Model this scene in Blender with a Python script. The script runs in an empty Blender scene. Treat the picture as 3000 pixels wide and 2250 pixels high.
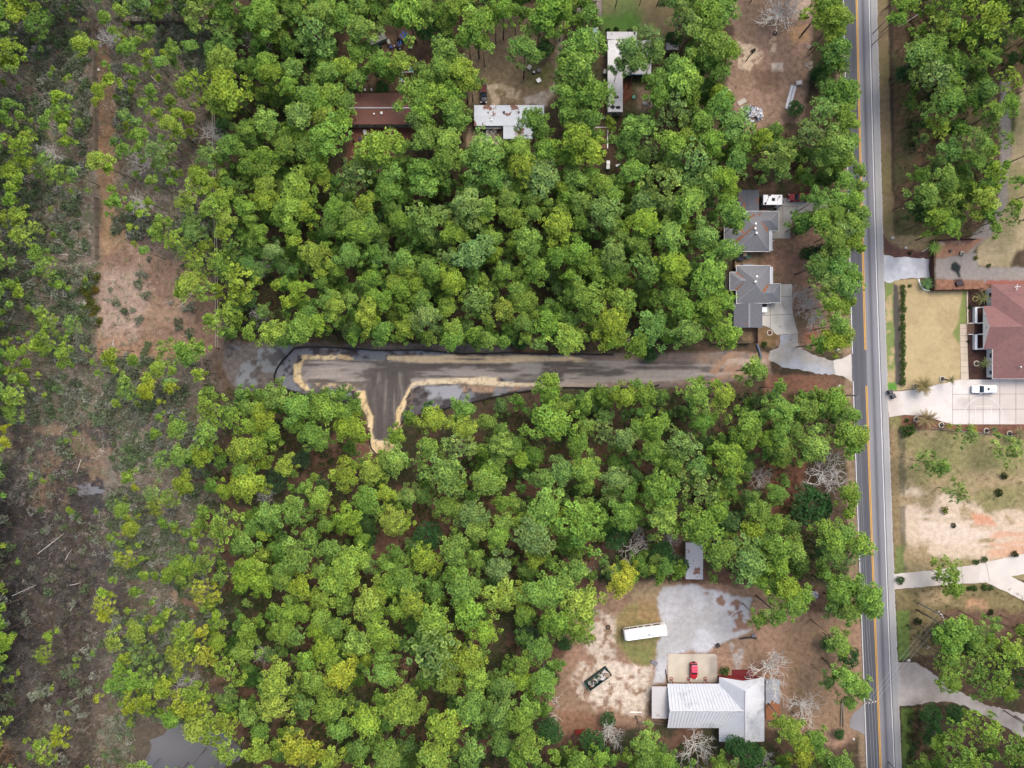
import bpy, bmesh, math, random
import numpy as np
from mathutils import Vector, Matrix

# ------------------------------------------------------------------ camera, sky, sun, exposure
S = 0.085            # metres of ground per photo pixel (photo 3000 x 2250)
H = 177.0            # camera height
SUN_EL, SUN_AZ = math.radians(58), math.radians(35)     # azimuth clockwise from north (up in the photo)
scene = bpy.context.scene
COL = scene.collection
cam_d = bpy.data.cameras.new("camera")
cam_d.sensor_fit = 'HORIZONTAL'
cam_d.angle = 2 * math.atan(1500 * S / H)
cam_d.clip_start = 1.0
cam_d.clip_end = 9000.0
cam = bpy.data.objects.new("camera", cam_d)
cam.location = (0, 0, H)
COL.objects.link(cam)
scene.camera = cam

world = bpy.data.worlds.new("World")
scene.world = world
world.use_nodes = True
wn = world.node_tree
sky = wn.nodes.new('ShaderNodeTexSky')
sky.sky_type = 'NISHITA'
sky.sun_disc = False
sky.sun_elevation = SUN_EL
sky.sun_rotation = SUN_AZ
sky.air_density = 1.0
sky.dust_density = 6.0
sky.ozone_density = 1.0
wn.nodes['Background'].inputs[1].default_value = 0.15
wn.links.new(sky.outputs[0], wn.nodes['Background'].inputs[0])

sun_d = bpy.data.lights.new("sun", 'SUN')
sun_d.energy = 0.7
sun_d.angle = math.radians(35)
sun_d.color = (1.0, 0.97, 0.93)
sun = bpy.data.objects.new("sun", sun_d)
COL.objects.link(sun)
sd = Vector((math.sin(SUN_AZ) * math.cos(SUN_EL), math.cos(SUN_AZ) * math.cos(SUN_EL), math.sin(SUN_EL)))
sun.rotation_euler = sd.to_track_quat('Z', 'Y').to_euler()
scene.view_settings.view_transform = 'Standard'
scene.view_settings.look = 'None'
scene.view_settings.gamma = 1.0
scene.view_settings.exposure = 0.86
scene.cycles.max_bounces = 6
scene.cycles.transparent_max_bounces = 4

rng = np.random.default_rng(7)
rnd = random.Random(11)
PI = math.pi

# ------------------------------------------------------------------ helpers
def P(px, py, h=0.0):
    """Point at height h that the photo shows at pixel (px, py)."""
    k = S * (H - h) / H
    return ((px - 1500) * k, (1125 - py) * k, h)

def lin1(v):
    v /= 255.0
    return v / 12.92 if v <= 0.04045 else ((v + 0.055) / 1.055) ** 2.4

KA = 0.56
def C(r, g, b, k=KA):
    return tuple(min(0.86, lin1(v) * k) for v in (r, g, b))

class MB:
    """Collects faces for one mesh; m = material slot."""
    def __init__(s):
        s.v, s.f, s.m = [], [], []
    def poly(s, pts, m=0):
        i = len(s.v)
        s.v += [tuple(p) for p in pts]
        s.f.append(tuple(range(i, i + len(pts))))
        s.m.append(m)
    def box(s, x0, y0, z0, x1, y1, z1, m=0, bottom=False):
        i = len(s.v)
        s.v += [(x0, y0, z0), (x1, y0, z0), (x1, y1, z0), (x0, y1, z0), (x0, y0, z1), (x1, y0, z1), (x1, y1, z1), (x0, y1, z1)]
        fs = [(4, 5, 6, 7), (0, 1, 5, 4), (1, 2, 6, 5), (2, 3, 7, 6), (3, 0, 4, 7)]
        if bottom:
            fs.append((3, 2, 1, 0))
        for f in fs:
            s.f.append(tuple(i + k for k in f)); s.m.append(m)
    def obox(s, c, u, L, W, z0, z1, m=0):
        """box centred on c (x, y), length L along unit vector u"""
        a, b = (u[0] * L / 2, u[1] * L / 2), (-u[1] * W / 2, u[0] * W / 2)
        q = [(c[0] - a[0] - b[0], c[1] - a[1] - b[1]), (c[0] + a[0] - b[0], c[1] + a[1] - b[1]), (c[0] + a[0] + b[0], c[1] + a[1] + b[1]), (c[0] - a[0] + b[0], c[1] - a[1] + b[1])]
        s.prism(q, z0, z1, m)
    def prism(s, q, z0, z1, m=0):
        i, n = len(s.v), len(q)
        s.v += [(x, y, z0) for x, y in q] + [(x, y, z1) for x, y in q]
        s.f.append(tuple(range(i + n, i + 2 * n))); s.m.append(m)
        s.f.append(tuple(range(i + n - 1, i - 1, -1))); s.m.append(m)
        for k in range(n):
            j = (k + 1) % n
            s.f.append((i + k, i + j, i + n + j, i + n + k)); s.m.append(m)
    def tube(s, pts, rad, n=6, m=0, cap=True):
        pts = [Vector(p) for p in pts]
        if not hasattr(rad, '__len__'):
            rad = [rad] * len(pts)
        i0 = len(s.v)
        for k, p in enumerate(pts):
            d = (pts[min(k + 1, len(pts) - 1)] - pts[max(k - 1, 0)])
            d = d.normalized() if d.length > 1e-9 else Vector((0, 0, 1))
            a = d.cross(Vector((0, 0, 1)) if abs(d.z) < 0.9 else Vector((1, 0, 0))).normalized()
            b = d.cross(a)
            for q in range(n):
                t = 2 * PI * q / n
                s.v.append(tuple(p + (a * math.cos(t) + b * math.sin(t)) * rad[k]))
        for k in range(len(pts) - 1):
            for q in range(n):
                r = (q + 1) % n
                s.f.append((i0 + k * n + q, i0 + k * n + r, i0 + (k + 1) * n + r, i0 + (k + 1) * n + q)); s.m.append(m)
        if cap:
            e = i0 + (len(pts) - 1) * n
            s.f.append(tuple(range(e, e + n))); s.m.append(m)
            s.f.append(tuple(range(i0 + n - 1, i0 - 1, -1))); s.m.append(m)
    def cyl(s, x, y, z0, z1, r, n=16, m=0, r2=None):
        s.tube([(x, y, z0), (x, y, z1)], [r, r if r2 is None else r2], n, m)
    def ring(s, x, y, r0, r1, z0, z1, n=22, m=0, a0=0, a1=2 * PI):
        full = abs(a1 - a0 - 2 * PI) < 1e-6
        k = n if full else n + 1
        i = len(s.v)
        for q in range(k):
            t = a0 + (a1 - a0) * q / n
            c, d = math.cos(t), math.sin(t)
            s.v += [(x + r0 * c, y + r0 * d, z0), (x + r0 * c, y + r0 * d, z1), (x + r1 * c, y + r1 * d, z1), (x + r1 * c, y + r1 * d, z0)]
        for q in range(n):
            a, b = i + 4 * q, i + 4 * ((q + 1) % k)
            for e in range(3):
                s.f.append((a + e, b + e, b + e + 1, a + e + 1)); s.m.append(m)
    def loft(s, rings, m=0, cap=True):
        i, n = len(s.v), len(rings[0])
        for r in rings:
            s.v += [tuple(p) for p in r]
        for k in range(len(rings) - 1):
            for q in range(n):
                r = (q + 1) % n
                s.f.append((i + k * n + q, i + k * n + r, i + (k + 1) * n + r, i + (k + 1) * n + q)); s.m.append(m)
        if cap:
            e = i + (len(rings) - 1) * n
            s.f.append(tuple(range(e, e + n))); s.m.append(m)
            s.f.append(tuple(range(i + n - 1, i - 1, -1))); s.m.append(m)
    def mesh(s, name, mats, smooth=False):
        me = bpy.data.meshes.new(name)
        me.from_pydata(s.v, [], s.f)
        for mt in (mats if isinstance(mats, (list, tuple)) else [mats]):
            me.materials.append(mt)
        if any(s.m):
            me.polygons.foreach_set('material_index', s.m)
        if smooth:
            me.polygons.foreach_set('use_smooth', [True] * len(s.f))
        me.validate()
        bm = bmesh.new(); bm.from_mesh(me)
        bmesh.ops.recalc_face_normals(bm, faces=bm.faces)
        bm.to_mesh(me); bm.free()
        me.update()
        return me
    def obj(s, name, mats, parent=None, smooth=False, bevel=0):
        o = bpy.data.objects.new(name, s.mesh(name, mats, smooth))
        COL.objects.link(o)
        if parent is not None:
            o.parent = parent
        if bevel:
            b = o.modifiers.new('bevel', 'BEVEL'); b.width = bevel; b.segments = 2; b.limit_method = 'ANGLE'
        return o

def tag(o, label, cat, group=None):
    o['label'] = label; o['category'] = cat
    if group:
        o['group'] = group
    return o

def thing(name, label, cat, loc=(0, 0, 0), rz=0.0, group=None):
    o = bpy.data.objects.new(name, None)
    o.empty_display_size = 0.3
    COL.objects.link(o)
    o.location = loc; o.rotation_euler = (0, 0, rz)
    return tag(o, label, cat, group)

def structure(o):
    o['kind'] = 'structure'
    return o

def dup(root, loc, rz=0.0, label=None, scale=None):
    r = root.copy(); COL.objects.link(r)
    r.location = loc; r.rotation_euler = (0, 0, rz)
    if scale is not None:
        r.scale = (scale,) * 3
    if label:
        r['label'] = label
    for ch in list(root.children):
        c = ch.copy(); COL.objects.link(c); c.parent = r
        for g in list(ch.children):
            d = g.copy(); COL.objects.link(d); d.parent = c
    return r

# ------------------------------------------------------------------ materials
def nodes_of(name):
    m = bpy.data.materials.new(name)
    m.use_nodes = True
    nt = m.node_tree
    return m, nt, nt.nodes['Principled BSDF']

def noise(nt, scale, detail=4, vec=None, rough=0.6):
    n = nt.nodes.new('ShaderNodeTexNoise')
    n.inputs['Scale'].default_value = scale
    n.inputs['Detail'].default_value = detail
    n.inputs['Roughness'].default_value = rough
    if vec is not None:
        nt.links.new(vec, n.inputs['Vector'])
    return n.outputs['Fac']

def maprange(nt, val, a, b, c, d):
    n = nt.nodes.new('ShaderNodeMapRange')
    for k, v in zip((1, 2, 3, 4), (a, b, c, d)):
        n.inputs[k].default_value = v
    nt.links.new(val, n.inputs[0])
    return n.outputs[0]

def mixcol(nt, fac, a, b, mode='MIX'):
    n = nt.nodes.new('ShaderNodeMix')
    n.data_type = 'RGBA'; n.blend_type = mode
    for sock, v in ((n.inputs[0], fac), (n.inputs[6], a), (n.inputs[7], b)):
        if hasattr(v, 'is_output') or isinstance(v, bpy.types.NodeSocket):
            nt.links.new(v, sock)
        elif isinstance(v, (int, float)):
            sock.default_value = v
        else:
            sock.default_value = (*v[:3], 1)
    return n.outputs[2]

def grey(nt, val):
    n = nt.nodes.new('ShaderNodeCombineColor')
    for i in range(3):
        nt.links.new(val, n.inputs[i])
    return n.outputs[0]

def coords(nt, kind='Object', scale=(1, 1, 1)):
    t = nt.nodes.new('ShaderNodeTexCoord')
    mp = nt.nodes.new('ShaderNodeMapping')
    mp.inputs['Scale'].default_value = scale
    nt.links.new(t.outputs[kind], mp.inputs[0])
    return mp.outputs[0]

def world_pos(nt, scale=(1, 1, 1)):
    g = nt.nodes.new('ShaderNodeNewGeometry')
    mp = nt.nodes.new('ShaderNodeMapping')
    mp.inputs['Scale'].default_value = scale
    nt.links.new(g.outputs['Position'], mp.inputs[0])
    return mp.outputs[0]

def mat(name, rgb, rough=0.8, var=0.18, scale=1.5, metal=0.0, stain=None, stain_at=0.58, stain_scale=0.35, stretch=(1, 1, 1), spec=0.3, stain_soft=0.03):
    """plain procedural surface: colour x noise, optional second colour in patches of its own shape"""
    m, nt, b = nodes_of(name)
    v = world_pos(nt, stretch)
    f = maprange(nt, noise(nt, scale, 5, v), 0.25, 0.75, 1 - var, 1 + var)
    f2 = maprange(nt, noise(nt, scale * 6, 3, v), 0.3, 0.7, 1 - var * 0.6, 1 + var * 0.6)
    c = mixcol(nt, 1.0, mixcol(nt, 1.0, rgb, grey(nt, f), 'MULTIPLY'), grey(nt, f2), 'MULTIPLY')
    if stain is not None:
        k = maprange(nt, noise(nt, stain_scale, 6, world_pos(nt), 0.65), stain_at, stain_at + stain_soft, 0, 1)
        c = mixcol(nt, k, c, stain)
    nt.links.new(c, b.inputs['Base Color'])
    b.inputs['Roughness'].default_value = rough
    b.inputs['Metallic'].default_value = metal
    b.inputs['Specular IOR Level'].default_value = spec
    return m

def ground_mat(name, lo=0.62, hi=1.4, s1=0.9, s2=5.0, rough=0.95, bump=0.35, stretch=(1, 1, 1), fine=(0.66, 1.36), spec=0.15):
    m, nt, b = nodes_of(name)
    a = nt.nodes.new('ShaderNodeAttribute'); a.attribute_name = 'Col'
    v = world_pos(nt, stretch)
    n1 = noise(nt, s1, 7, v, 0.68)
    n2 = noise(nt, s2, 4, v, 0.7)
    f1 = maprange(nt, n1, 0.3, 0.7, lo, hi)
    f2 = maprange(nt, n2, 0.3, 0.7, fine[0], fine[1])
    tx = nt.nodes.new('ShaderNodeMath'); tx.operation = 'MULTIPLY'
    nt.links.new(f1, tx.inputs[0]); nt.links.new(f2, tx.inputs[1])
    g = mixcol(nt, a.outputs['Alpha'], (1, 1, 1), grey(nt, tx.outputs[0]))
    c = mixcol(nt, 1.0, a.outputs['Color'], g, 'MULTIPLY')
    nt.links.new(c, b.inputs['Base Color'])
    b.inputs['Roughness'].default_value = rough
    b.inputs['Specular IOR Level'].default_value = spec
    if bump:
        bp = nt.nodes.new('ShaderNodeBump'); bp.inputs['Strength'].default_value = bump; bp.inputs['Distance'].default_value = 0.3
        nt.links.new(n1, bp.inputs['Height']); nt.links.new(bp.outputs[0], b.inputs['Normal'])
    return m

def leaf_mat(name, translucent=0.3, use_obj=True):
    """leaves: per-tuft colour attribute times the tree's own colour"""
    m, nt, b = nodes_of(name)
    nt.nodes.remove(b)
    a = nt.nodes.new('ShaderNodeAttribute'); a.attribute_name = 'Col'
    c = a.outputs['Color']
    if use_obj:
        oi = nt.nodes.new('ShaderNodeObjectInfo')
        c = mixcol(nt, 1.0, c, oi.outputs['Color'], 'MULTIPLY')
    d = nt.nodes.new('ShaderNodeBsdfDiffuse'); t = nt.nodes.new('ShaderNodeBsdfTranslucent')
    nt.links.new(c, d.inputs[0]); nt.links.new(c, t.inputs[0])
    mx = nt.nodes.new('ShaderNodeMixShader'); mx.inputs[0].default_value = translucent
    nt.links.new(d.outputs[0], mx.inputs[1]); nt.links.new(t.outputs[0], mx.inputs[2])
    nt.links.new(mx.outputs[0], nt.nodes['Material Output'].inputs[0])
    return m

M_GROUND = ground_mat('ground_litter')
M_ROAD = ground_mat('asphalt', 0.93, 1.07, 0.35, 3.0, 0.85, 0.05, (1, 0.12, 1), (0.95, 1.05), 0.25)
M_CONC = ground_mat('concrete', 0.93, 1.04, 0.25, 1.6, 0.85, 0.03, (1, 1, 1), (0.97, 1.03), 0.2)
M_GRAVEL = ground_mat('gravel', 0.82, 1.14, 0.5, 7.0, 0.95, 0.2, (1, 1, 1), (0.86, 1.14))
M_LEAF = leaf_mat('needles', 0.22, True)
M_LEAF2 = leaf_mat('undergrowth_leaves', 0.25, False)
M_BARK = mat('bark', (0.16, 0.125, 0.10), 0.95, 0.35, 3, stretch=(1, 1, 0.3))
M_BAREWOOD = mat('bare_wood', (0.58, 0.56, 0.52), 0.95, 0.25, 3)
M_DEADWOOD = mat('dead_wood', (0.44, 0.41, 0.37), 0.95, 0.25, 3)
M_WHITE = mat('white_paint', (0.84, 0.84, 0.83), 0.6, 0.05)
M_DARK = mat('dark_rubber', (0.025, 0.025, 0.027), 0.8, 0.2)
M_GLASS = mat('dark_glass', (0.03, 0.045, 0.06), 0.08, 0.05, spec=0.6)
M_STEEL = mat('grey_steel', (0.45, 0.46, 0.48), 0.4, 0.1, metal=0.6)
M_WOODGREY = mat('weathered_boards', C(150, 138, 122), 0.9, 0.25, 4)
M_WOODBROWN = mat('brown_boards', C(92, 62, 55), 0.9, 0.2, 3)

# ------------------------------------------------------------------ noise on arrays
def vnoise(x, y, cell, seed, cy=None):
    cy = cell if cy is None else cy
    g = np.random.default_rng(seed).random((512, 512)).astype(np.float32)
    u, v = x / cell + 100.3, y / cy + 100.7
    i, j = np.floor(u).astype(int), np.floor(v).astype(int)
    fu, fv = u - i, v - j
    fu = fu * fu * (3 - 2 * fu); fv = fv * fv * (3 - 2 * fv)
    i &= 511; j &= 511
    i1, j1 = (i + 1) & 511, (j + 1) & 511
    return (g[i, j] * (1 - fu) + g[i1, j] * fu) * (1 - fv) + (g[i, j1] * (1 - fu) + g[i1, j1] * fu) * fv

def fbm(x, y, cell, seed, octv=4, cy=None):
    t = 0; a = 1.0; n = 0
    for k in range(octv):
        t = t + a * vnoise(x, y, cell / 2 ** k, seed + k, None if cy is None else cy / 2 ** k); n += a; a *= 0.55
    return t / n

def poly_sd(X, Y, poly):
    """signed distance (positive inside) to a polygon"""
    d = np.full(X.shape, 1e9, dtype=np.float32)
    inside = np.zeros(X.shape, bool)
    n = len(poly)
    for k in range(n):
        x0, y0 = poly[k]; x1, y1 = poly[(k + 1) % n]
        ex, ey = x1 - x0, y1 - y0
        l2 = ex * ex + ey * ey + 1e-9
        t = np.clip(((X - x0) * ex + (Y - y0) * ey) / l2, 0, 1)
        d = np.minimum(d, np.hypot(X - x0 - t * ex, Y - y0 - t * ey))
        c = ((y0 > Y) != (y1 > Y)) & (X < (x1 - x0) * (Y - y0) / (y1 - y0 + 1e-12) + x0)
        inside ^= c
    return np.where(inside, d, -d)

def sstep(a, b, x):
    t = np.clip((x - a) / (b - a), 0, 1)
    return t * t * (3 - 2 * t)
# ------------------------------------------------------------------ the ground: one sheet to the horizon
def axis(half, step):
    fine = np.arange(-half, half + step / 2, step)
    out = half + np.array([4, 10, 20, 40, 80, 160, 320, 640, 1280, 2560, 4500.0])
    return np.concatenate([-out[::-1], fine, out])

gx, gy = axis(133.0, 0.32), axis(101.0, 0.32)
GX, GY = np.meshgrid(gx, gy)
GX = GX.astype(np.float32); GY = GY.astype(np.float32)
U, V = 1500 + GX / S, 1125 - GY / S            # the same points as photo pixels at ground level
N12 = fbm(GX, GY, 14, 1); N4 = fbm(GX, GY, 5, 11); N1 = fbm(GX, GY, 1.6, 21, 3); N05 = fbm(GX, GY, 0.8, 31, 2)
NW = fbm(GX, GY, 3.0, 41, 4) - 0.5; NW2 = fbm(GX, GY, 3.0, 51, 4) - 0.5
NSX = fbm(GX, GY, 16, 61, 4, 1.3)               # streaks along x
NSF = fbm(GX, GY, 9, 91, 4, 0.75)              # finer tyre streaks
NSY = fbm(GX, GY, 1.3, 71, 4, 12)               # streaks along y
G = np.empty(GX.shape + (3,), np.float32)
GZ = np.zeros(GX.shape, np.float32)
GT = np.ones(GX.shape, np.float32)               # how strongly the fine grain shows

def put(mask, col):
    m = mask[..., None]
    G[...] = G * (1 - m) + np.array(col, np.float32) * m

def window(poly, pad):
    """index window of the grid around a polygon given in pixels, so that small zones stay cheap"""
    xs = [p[0] for p in poly]; ys = [p[1] for p in poly]
    wx0, wx1 = (min(xs) - pad - 1500) * S, (max(xs) + pad - 1500) * S
    wy0, wy1 = (1125 - max(ys) - pad) * S, (1125 - min(ys) + pad) * S
    return slice(np.searchsorted(gy, wy0), np.searchsorted(gy, wy1) + 1), slice(np.searchsorted(gx, wx0), np.searchsorted(gx, wx1) + 1)

def zone(poly, col, soft=5, warp=10, alpha=1.0, nz=None, at=0.5, band=0.08, col2=None, z=0.0, tex=None):
    """colour a patch of ground: soft, noise-warped edge; nz/at/band: only where that noise passes"""
    w = window(poly, soft + warp)
    sdv = poly_sd(U[w] + warp * 2 * NW[w], V[w] + warp * 2 * NW2[w], poly)
    m = sstep(-soft, soft, sdv) * alpha
    if nz is not None:
        m = m * sstep(at - band, at + band, nz[w])
    c = np.array(col, np.float32)
    if col2 is not None:
        t = sstep(0.35, 0.65, N4[w])[..., None]
        c = c * (1 - t) + np.array(col2, np.float32) * t
    G[w] = G[w] * (1 - m[..., None]) + c * m[..., None]
    if tex is not None:
        GT[w] = GT[w] * (1 - m) + tex * m
    if z:
        GZ[w] = np.maximum(GZ[w], m * z * (0.5 + N05[w]))

def box_(x0, y0, x1, y1):
    return [(x0, y0), (x1, y0), (x1, y1), (x0, y1)]

# forest floor: red-brown needles, patches of dark humus and green
G[...] = np.array(C(100, 82, 68), np.float32)
put(sstep(0.40, 0.62, N12), C(82, 72, 56))
put(sstep(0.46, 0.64, N4) * 0.7, C(72, 78, 52))
put(sstep(0.55, 0.75, N1) * 0.4, C(126, 104, 86))
put(sstep(1150, 1450, V) * sstep(2450, 2200, U) * sstep(0.62, 0.42, N4) * 0.75, C(128, 98, 80))
# wet scrub in the west
W = sstep(700, 520, U + 60 * NW * 4 + np.clip(900 - V, 0, 900) * 0.02)
put(W, C(128, 118, 108))
put(W * sstep(0.48, 0.62, N4), C(112, 112, 96))
put(W * sstep(0.55, 0.72, N1) * 0.7, C(160, 146, 132))
put(W * sstep(0.50, 0.60, N12) * 0.6, C(100, 84, 74))
# tan clearing and the strip behind the fence
CLEAR = [(292, 640), (360, 660), (400, 720), (520, 770), (640, 830), (640, 1020), (560, 1060), (400, 1045), (285, 1030), (285, 800)]
zone(CLEAR, C(170, 142, 120), 14, 16, 0.95, col2=C(148, 120, 102))
zone([(300, 800), (420, 780), (440, 900), (400, 980), (292, 980)], C(186, 165, 150), 20, 20, 0.7)
zone([(280, 130), (325, 130), (345, 400), (340, 700), (292, 700)], C(150, 120, 92), 8, 14, 0.9, col2=C(128, 104, 82))
zone([(300, 560), (365, 560), (370, 720), (300, 760)], C(172, 144, 112), 10, 14, 0.8)
zone([(280, 995), (520, 1000), (560, 1045), (400, 1055), (285, 1050)], C(178, 142, 116), 12, 14, 0.7)
# marsh
zone([(30, 1245), (250, 1235), (340, 1290), (310, 1400), (230, 1480), (60, 1490), (20, 1400)], C(138, 116, 94), 20, 26, 0.8, col2=C(122, 106, 92))
zone([(-60, 1310), (80, 1330), (110, 1420), (60, 1480), (-60, 1490)], C(150, 145, 140), 16, 24, 0.85)
zone([(300, 1325), (420, 1310), (455, 1360), (430, 1420), (330, 1420)], C(140, 132, 124), 12, 16, 0.9)
zone([(-60, 1480), (140, 1490), (120, 1700), (130, 1980), (80, 2170), (-60, 2120)], C(82, 79, 78), 20, 26, 0.95, col2=C(70, 68, 67))
zone([(45, 1860), (120, 1920), (115, 2030), (40, 2060)], C(112, 108, 104), 14, 20, 0.7)
zone([(-60, 2160), (30, 2170), (70, 2250), (60, 2320), (-60, 2320)], C(176, 142, 112), 14, 18, 0.9)
zone([(150, 1480), (330, 1480), (340, 1640), (250, 1760), (120, 1750)], C(82, 76, 72), 24, 30, 0.9)
zone([(130, 1750), (330, 1600), (420, 1750), (330, 1900), (260, 2100), (120, 2100)], C(88, 81, 76), 24, 30, 0.85)
zone([(-60, 1200), (340, 1240), (420, 1500), (330, 1760), (-60, 1800)], C(68, 66, 68), 20, 30, 0.8, nz=N4, at=0.48, band=0.06)
zone([(250, 2100), (430, 2080), (480, 2140), (440, 2250), (400, 2320), (200, 2320)], C(104, 95, 82), 20, 24, 0.9)
zone([(120, 1395), (235, 1385), (315, 1420), (310, 1480), (230, 1480), (140, 1440)], C(62, 60, 64), 6, 34, 0.9, nz=N1, at=0.43)
zone([(-20, 1440), (100, 1450), (150, 1490), (60, 1500), (-20, 1490)], C(64, 62, 66), 6, 30, 0.8, nz=N1, at=0.46)
zone([(500, 1730), (545, 1710), (560, 1770), (520, 1775)], C(200, 160, 132), 6, 10, 0.8)
# litter clearings inside the woods
for q in ([(900, 1290), (1000, 1270), (1075, 1300), (1080, 1340), (960, 1400), (900, 1370)], [(1090, 1540), (1200, 1490), (1190, 1700), (1090, 1700)], [(1610, 1560), (1770, 1560), (1770, 1640), (1650, 1660)],
          [(1240, 1480), (1330, 1470), (1350, 1560), (1250, 1550)], [(1080, 1900), (1240, 1860), (1260, 2100), (1100, 2120)], [(500, 1760), (620, 1740), (640, 1840), (520, 1830)]):
    zone(q, C(152, 116, 98), 16, 22, 0.85, col2=C(124, 94, 78))
zone([(1790, 560), (1850, 560), (1980, 930), (1900, 990), (1780, 780)], C(128, 88, 72), 20, 24, 0.8)
# yards in the north
zone([(1010, 60), (1290, 60), (1270, 260), (1030, 270)], C(112, 88, 72), 16, 18, 0.9, col2=C(130, 108, 86))
zone([(1040, 370), (1210, 365), (1200, 430), (1080, 460), (1010, 470)], C(128, 88, 74), 8, 14, 0.95)
zone([(1380, 60), (1560, 20), (1660, 60), (1650, 200), (1620, 310), (1380, 310), (1350, 180)], C(152, 134, 106), 12, 16, 0.95, col2=C(138, 122, 98))
zone([(1550, 180), (1630, 190), (1600, 255), (1540, 250)], C(122, 122, 76), 12, 12, 0.8)
zone([(1425, 250), (1465, 245), (1460, 308), (1440, 308)], C(214, 196, 168), 4, 8, 0.9, nz=N1, at=0.42)
zone([(1465, 245), (1525, 265), (1520, 290), (1470, 285)], C(204, 186, 156), 4, 8, 0.9, nz=N1, at=0.42)
zone([(1535, 285), (1600, 270), (1600, 310), (1540, 310)], C(186, 176, 168), 5, 8, 0.9)
zone([(1636, 100), (1650, 100), (1640, 260), (1600, 300), (1590, 290), (1625, 240)], C(182, 170, 152), 5, 5, 0.8)
zone([(1375, 378), (1480, 380), (1480, 430), (1370, 430)], C(172, 150, 124), 6, 10, 0.9, nz=N1, at=0.4)
zone([(1765, -40), (1985, -40), (1985, 90), (1930, 110), (1765, 95)], C(128, 146, 88), 6, 8, 0.95, col2=C(142, 142, 98), tex=0.5)
zone([(1765, 45), (1880, 40), (1880, 92), (1765, 92)], C(104, 150, 66), 12, 12, 0.8)
zone([(1860, -20), (1985, -40), (1990, 110), (1900, 100)], C(160, 138, 108), 18, 14, 0.8)
zone(box_(1738, -40, 1763, 50), C(178, 166, 158), 3, 3)
zone([(1820, 225), (1960, 225), (1960, 360), (1820, 330)], C(112, 92, 70), 12, 16, 0.9, col2=C(100, 104, 70))
zone([(1822, 235), (1850, 235), (1850, 300), (1822, 300)], C(132, 84, 64), 6, 8, 0.9)
zone([(1860, 255), (1905, 260), (1910, 330), (1870, 330)], C(166, 142, 122), 10, 12, 0.8)
# bare yard beside the road, north
zone([(2120, -40), (2390, -40), (2375, 200), (2350, 360), (2180, 380), (2130, 270), (2150, 130)], C(166, 138, 120), 8, 14, 0.98, col2=C(154, 130, 110))
zone([(2160, 125), (2200, 120), (2240, 165), (2200, 210), (2165, 205)], C(222, 200, 172), 4, 8, 0.9, nz=N1, at=0.40)
zone([(2255, 120), (2275, 100), (2275, 150), (2255, 155)], C(214, 192, 166), 3, 6, 0.9, nz=N1, at=0.42)
zone(box_(2260, 183, 2294, 210), C(214, 200, 182), 3, 5)
zone([(2310, -30), (2385, -30), (2380, 50), (2320, 55)], C(214, 190, 170), 8, 12, 0.85)
zone([(2300, 80), (2370, 70), (2370, 120), (2325, 130)], C(196, 160, 120), 5, 8, 0.85, nz=N1, at=0.42)
zone([(2205, 205), (2290, 205), (2285, 265), (2215, 260)], C(122, 100, 82), 14, 14, 0.8)
# front yards of the two grey houses, and the litter south of the lane
zone([(2140, 610), (2490, 610), (2492, 1040), (2240, 1010), (2140, 985)], C(156, 126, 106), 6, 12, 0.97, col2=C(142, 122, 96))
zone([(2240, 740), (2350, 745), (2340, 800), (2230, 790)], C(170, 132, 110), 12, 14, 0.8)
zone([(2262, 960), (2285, 985), (2265, 1020), (2225, 1012), (2232, 960)], C(142, 118, 84), 5, 6)
zone([(2355, 955), (2390, 955), (2392, 1010), (2355, 1000)], C(176, 120, 92), 8, 8, 0.8)
zone([(2240, 1095), (2440, 1100), (2495, 1125), (2500, 1230), (2240, 1240)], C(142, 104, 86), 6, 12, 0.97, col2=C(124, 98, 80))
zone([(2240, 1350), (2370, 1350), (2330, 1500), (2240, 1500)], C(142, 98, 80), 10, 14, 0.9)
zone([(2480, 600), (2500, 600), (2500, 1030), (2480, 1030)], C(150, 132, 108), 5, 5, 0.8)
zone([(2477, 0), (2485, 0), (2520, 1700), (2540, 2250), (2520, 2250), (2487, 1700), (2455, 500), (2447, 0)], C(158, 136, 112), 5, 6, 0.85)
# east verge, ditch, woods edge
zone([(2565, -40), (2603, -40), (2622, 800), (2590, 800)], C(150, 132, 104), 4, 4, 0.95, col2=C(134, 124, 88), tex=0.5)
zone([(2600, -40), (2613, -40), (2622, 560), (2613, 560)], C(70, 62, 52), 3, 4, 0.9)
zone([(2620, -40), (3060, -40), (3060, 560), (2900, 700), (2625, 700)], C(112, 92, 74), 8, 14, 0.9, col2=C(92, 92, 62))
zone([(2600, 690), (2740, 690), (2720, 730), (2640, 732), (2605, 700)], C(160, 142, 112), 6, 8, 0.8)
zone([(2587, 690), (2600, 705), (2625, 728), (2722, 735), (2722, 760), (2620, 757), (2590, 745)], C(112, 84, 76), 3, 4)
zone([(2940, 560), (2960, 420), (3000, 240), (3060, 200), (3060, 620), (2960, 780), (2880, 780), (2860, 760)], C(196, 178, 142), 8, 12, 0.95, col2=C(170, 160, 118), tex=0.6)
zone([(2930, 240), (2960, 240), (2962, 420), (2950, 590), (2900, 690), (2830, 760), (2800, 740), (2880, 660), (2930, 560)], C(166, 158, 150), 5, 6, 0.95, tex=0.4)
zone([(2742, 757), (2860, 742), (2870, 780), (3060, 785), (3060, 832), (2880, 832), (2742, 818)], C(168, 160, 154), 4, 5, 0.97, tex=0.4)
zone([(2743, 706), (2885, 700), (2830, 742), (2785, 752), (2743, 757)], C(176, 134, 110), 3, 3, tex=0.5)
zone([(2750, 705), (2822, 712), (2820, 722), (2755, 722)], C(226, 206, 186), 3, 8, 0.9, nz=N05, at=0.52)
zone([(2743, 818), (2880, 820), (2900, 850), (2743, 850)], C(162, 122, 100), 4, 4)
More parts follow.
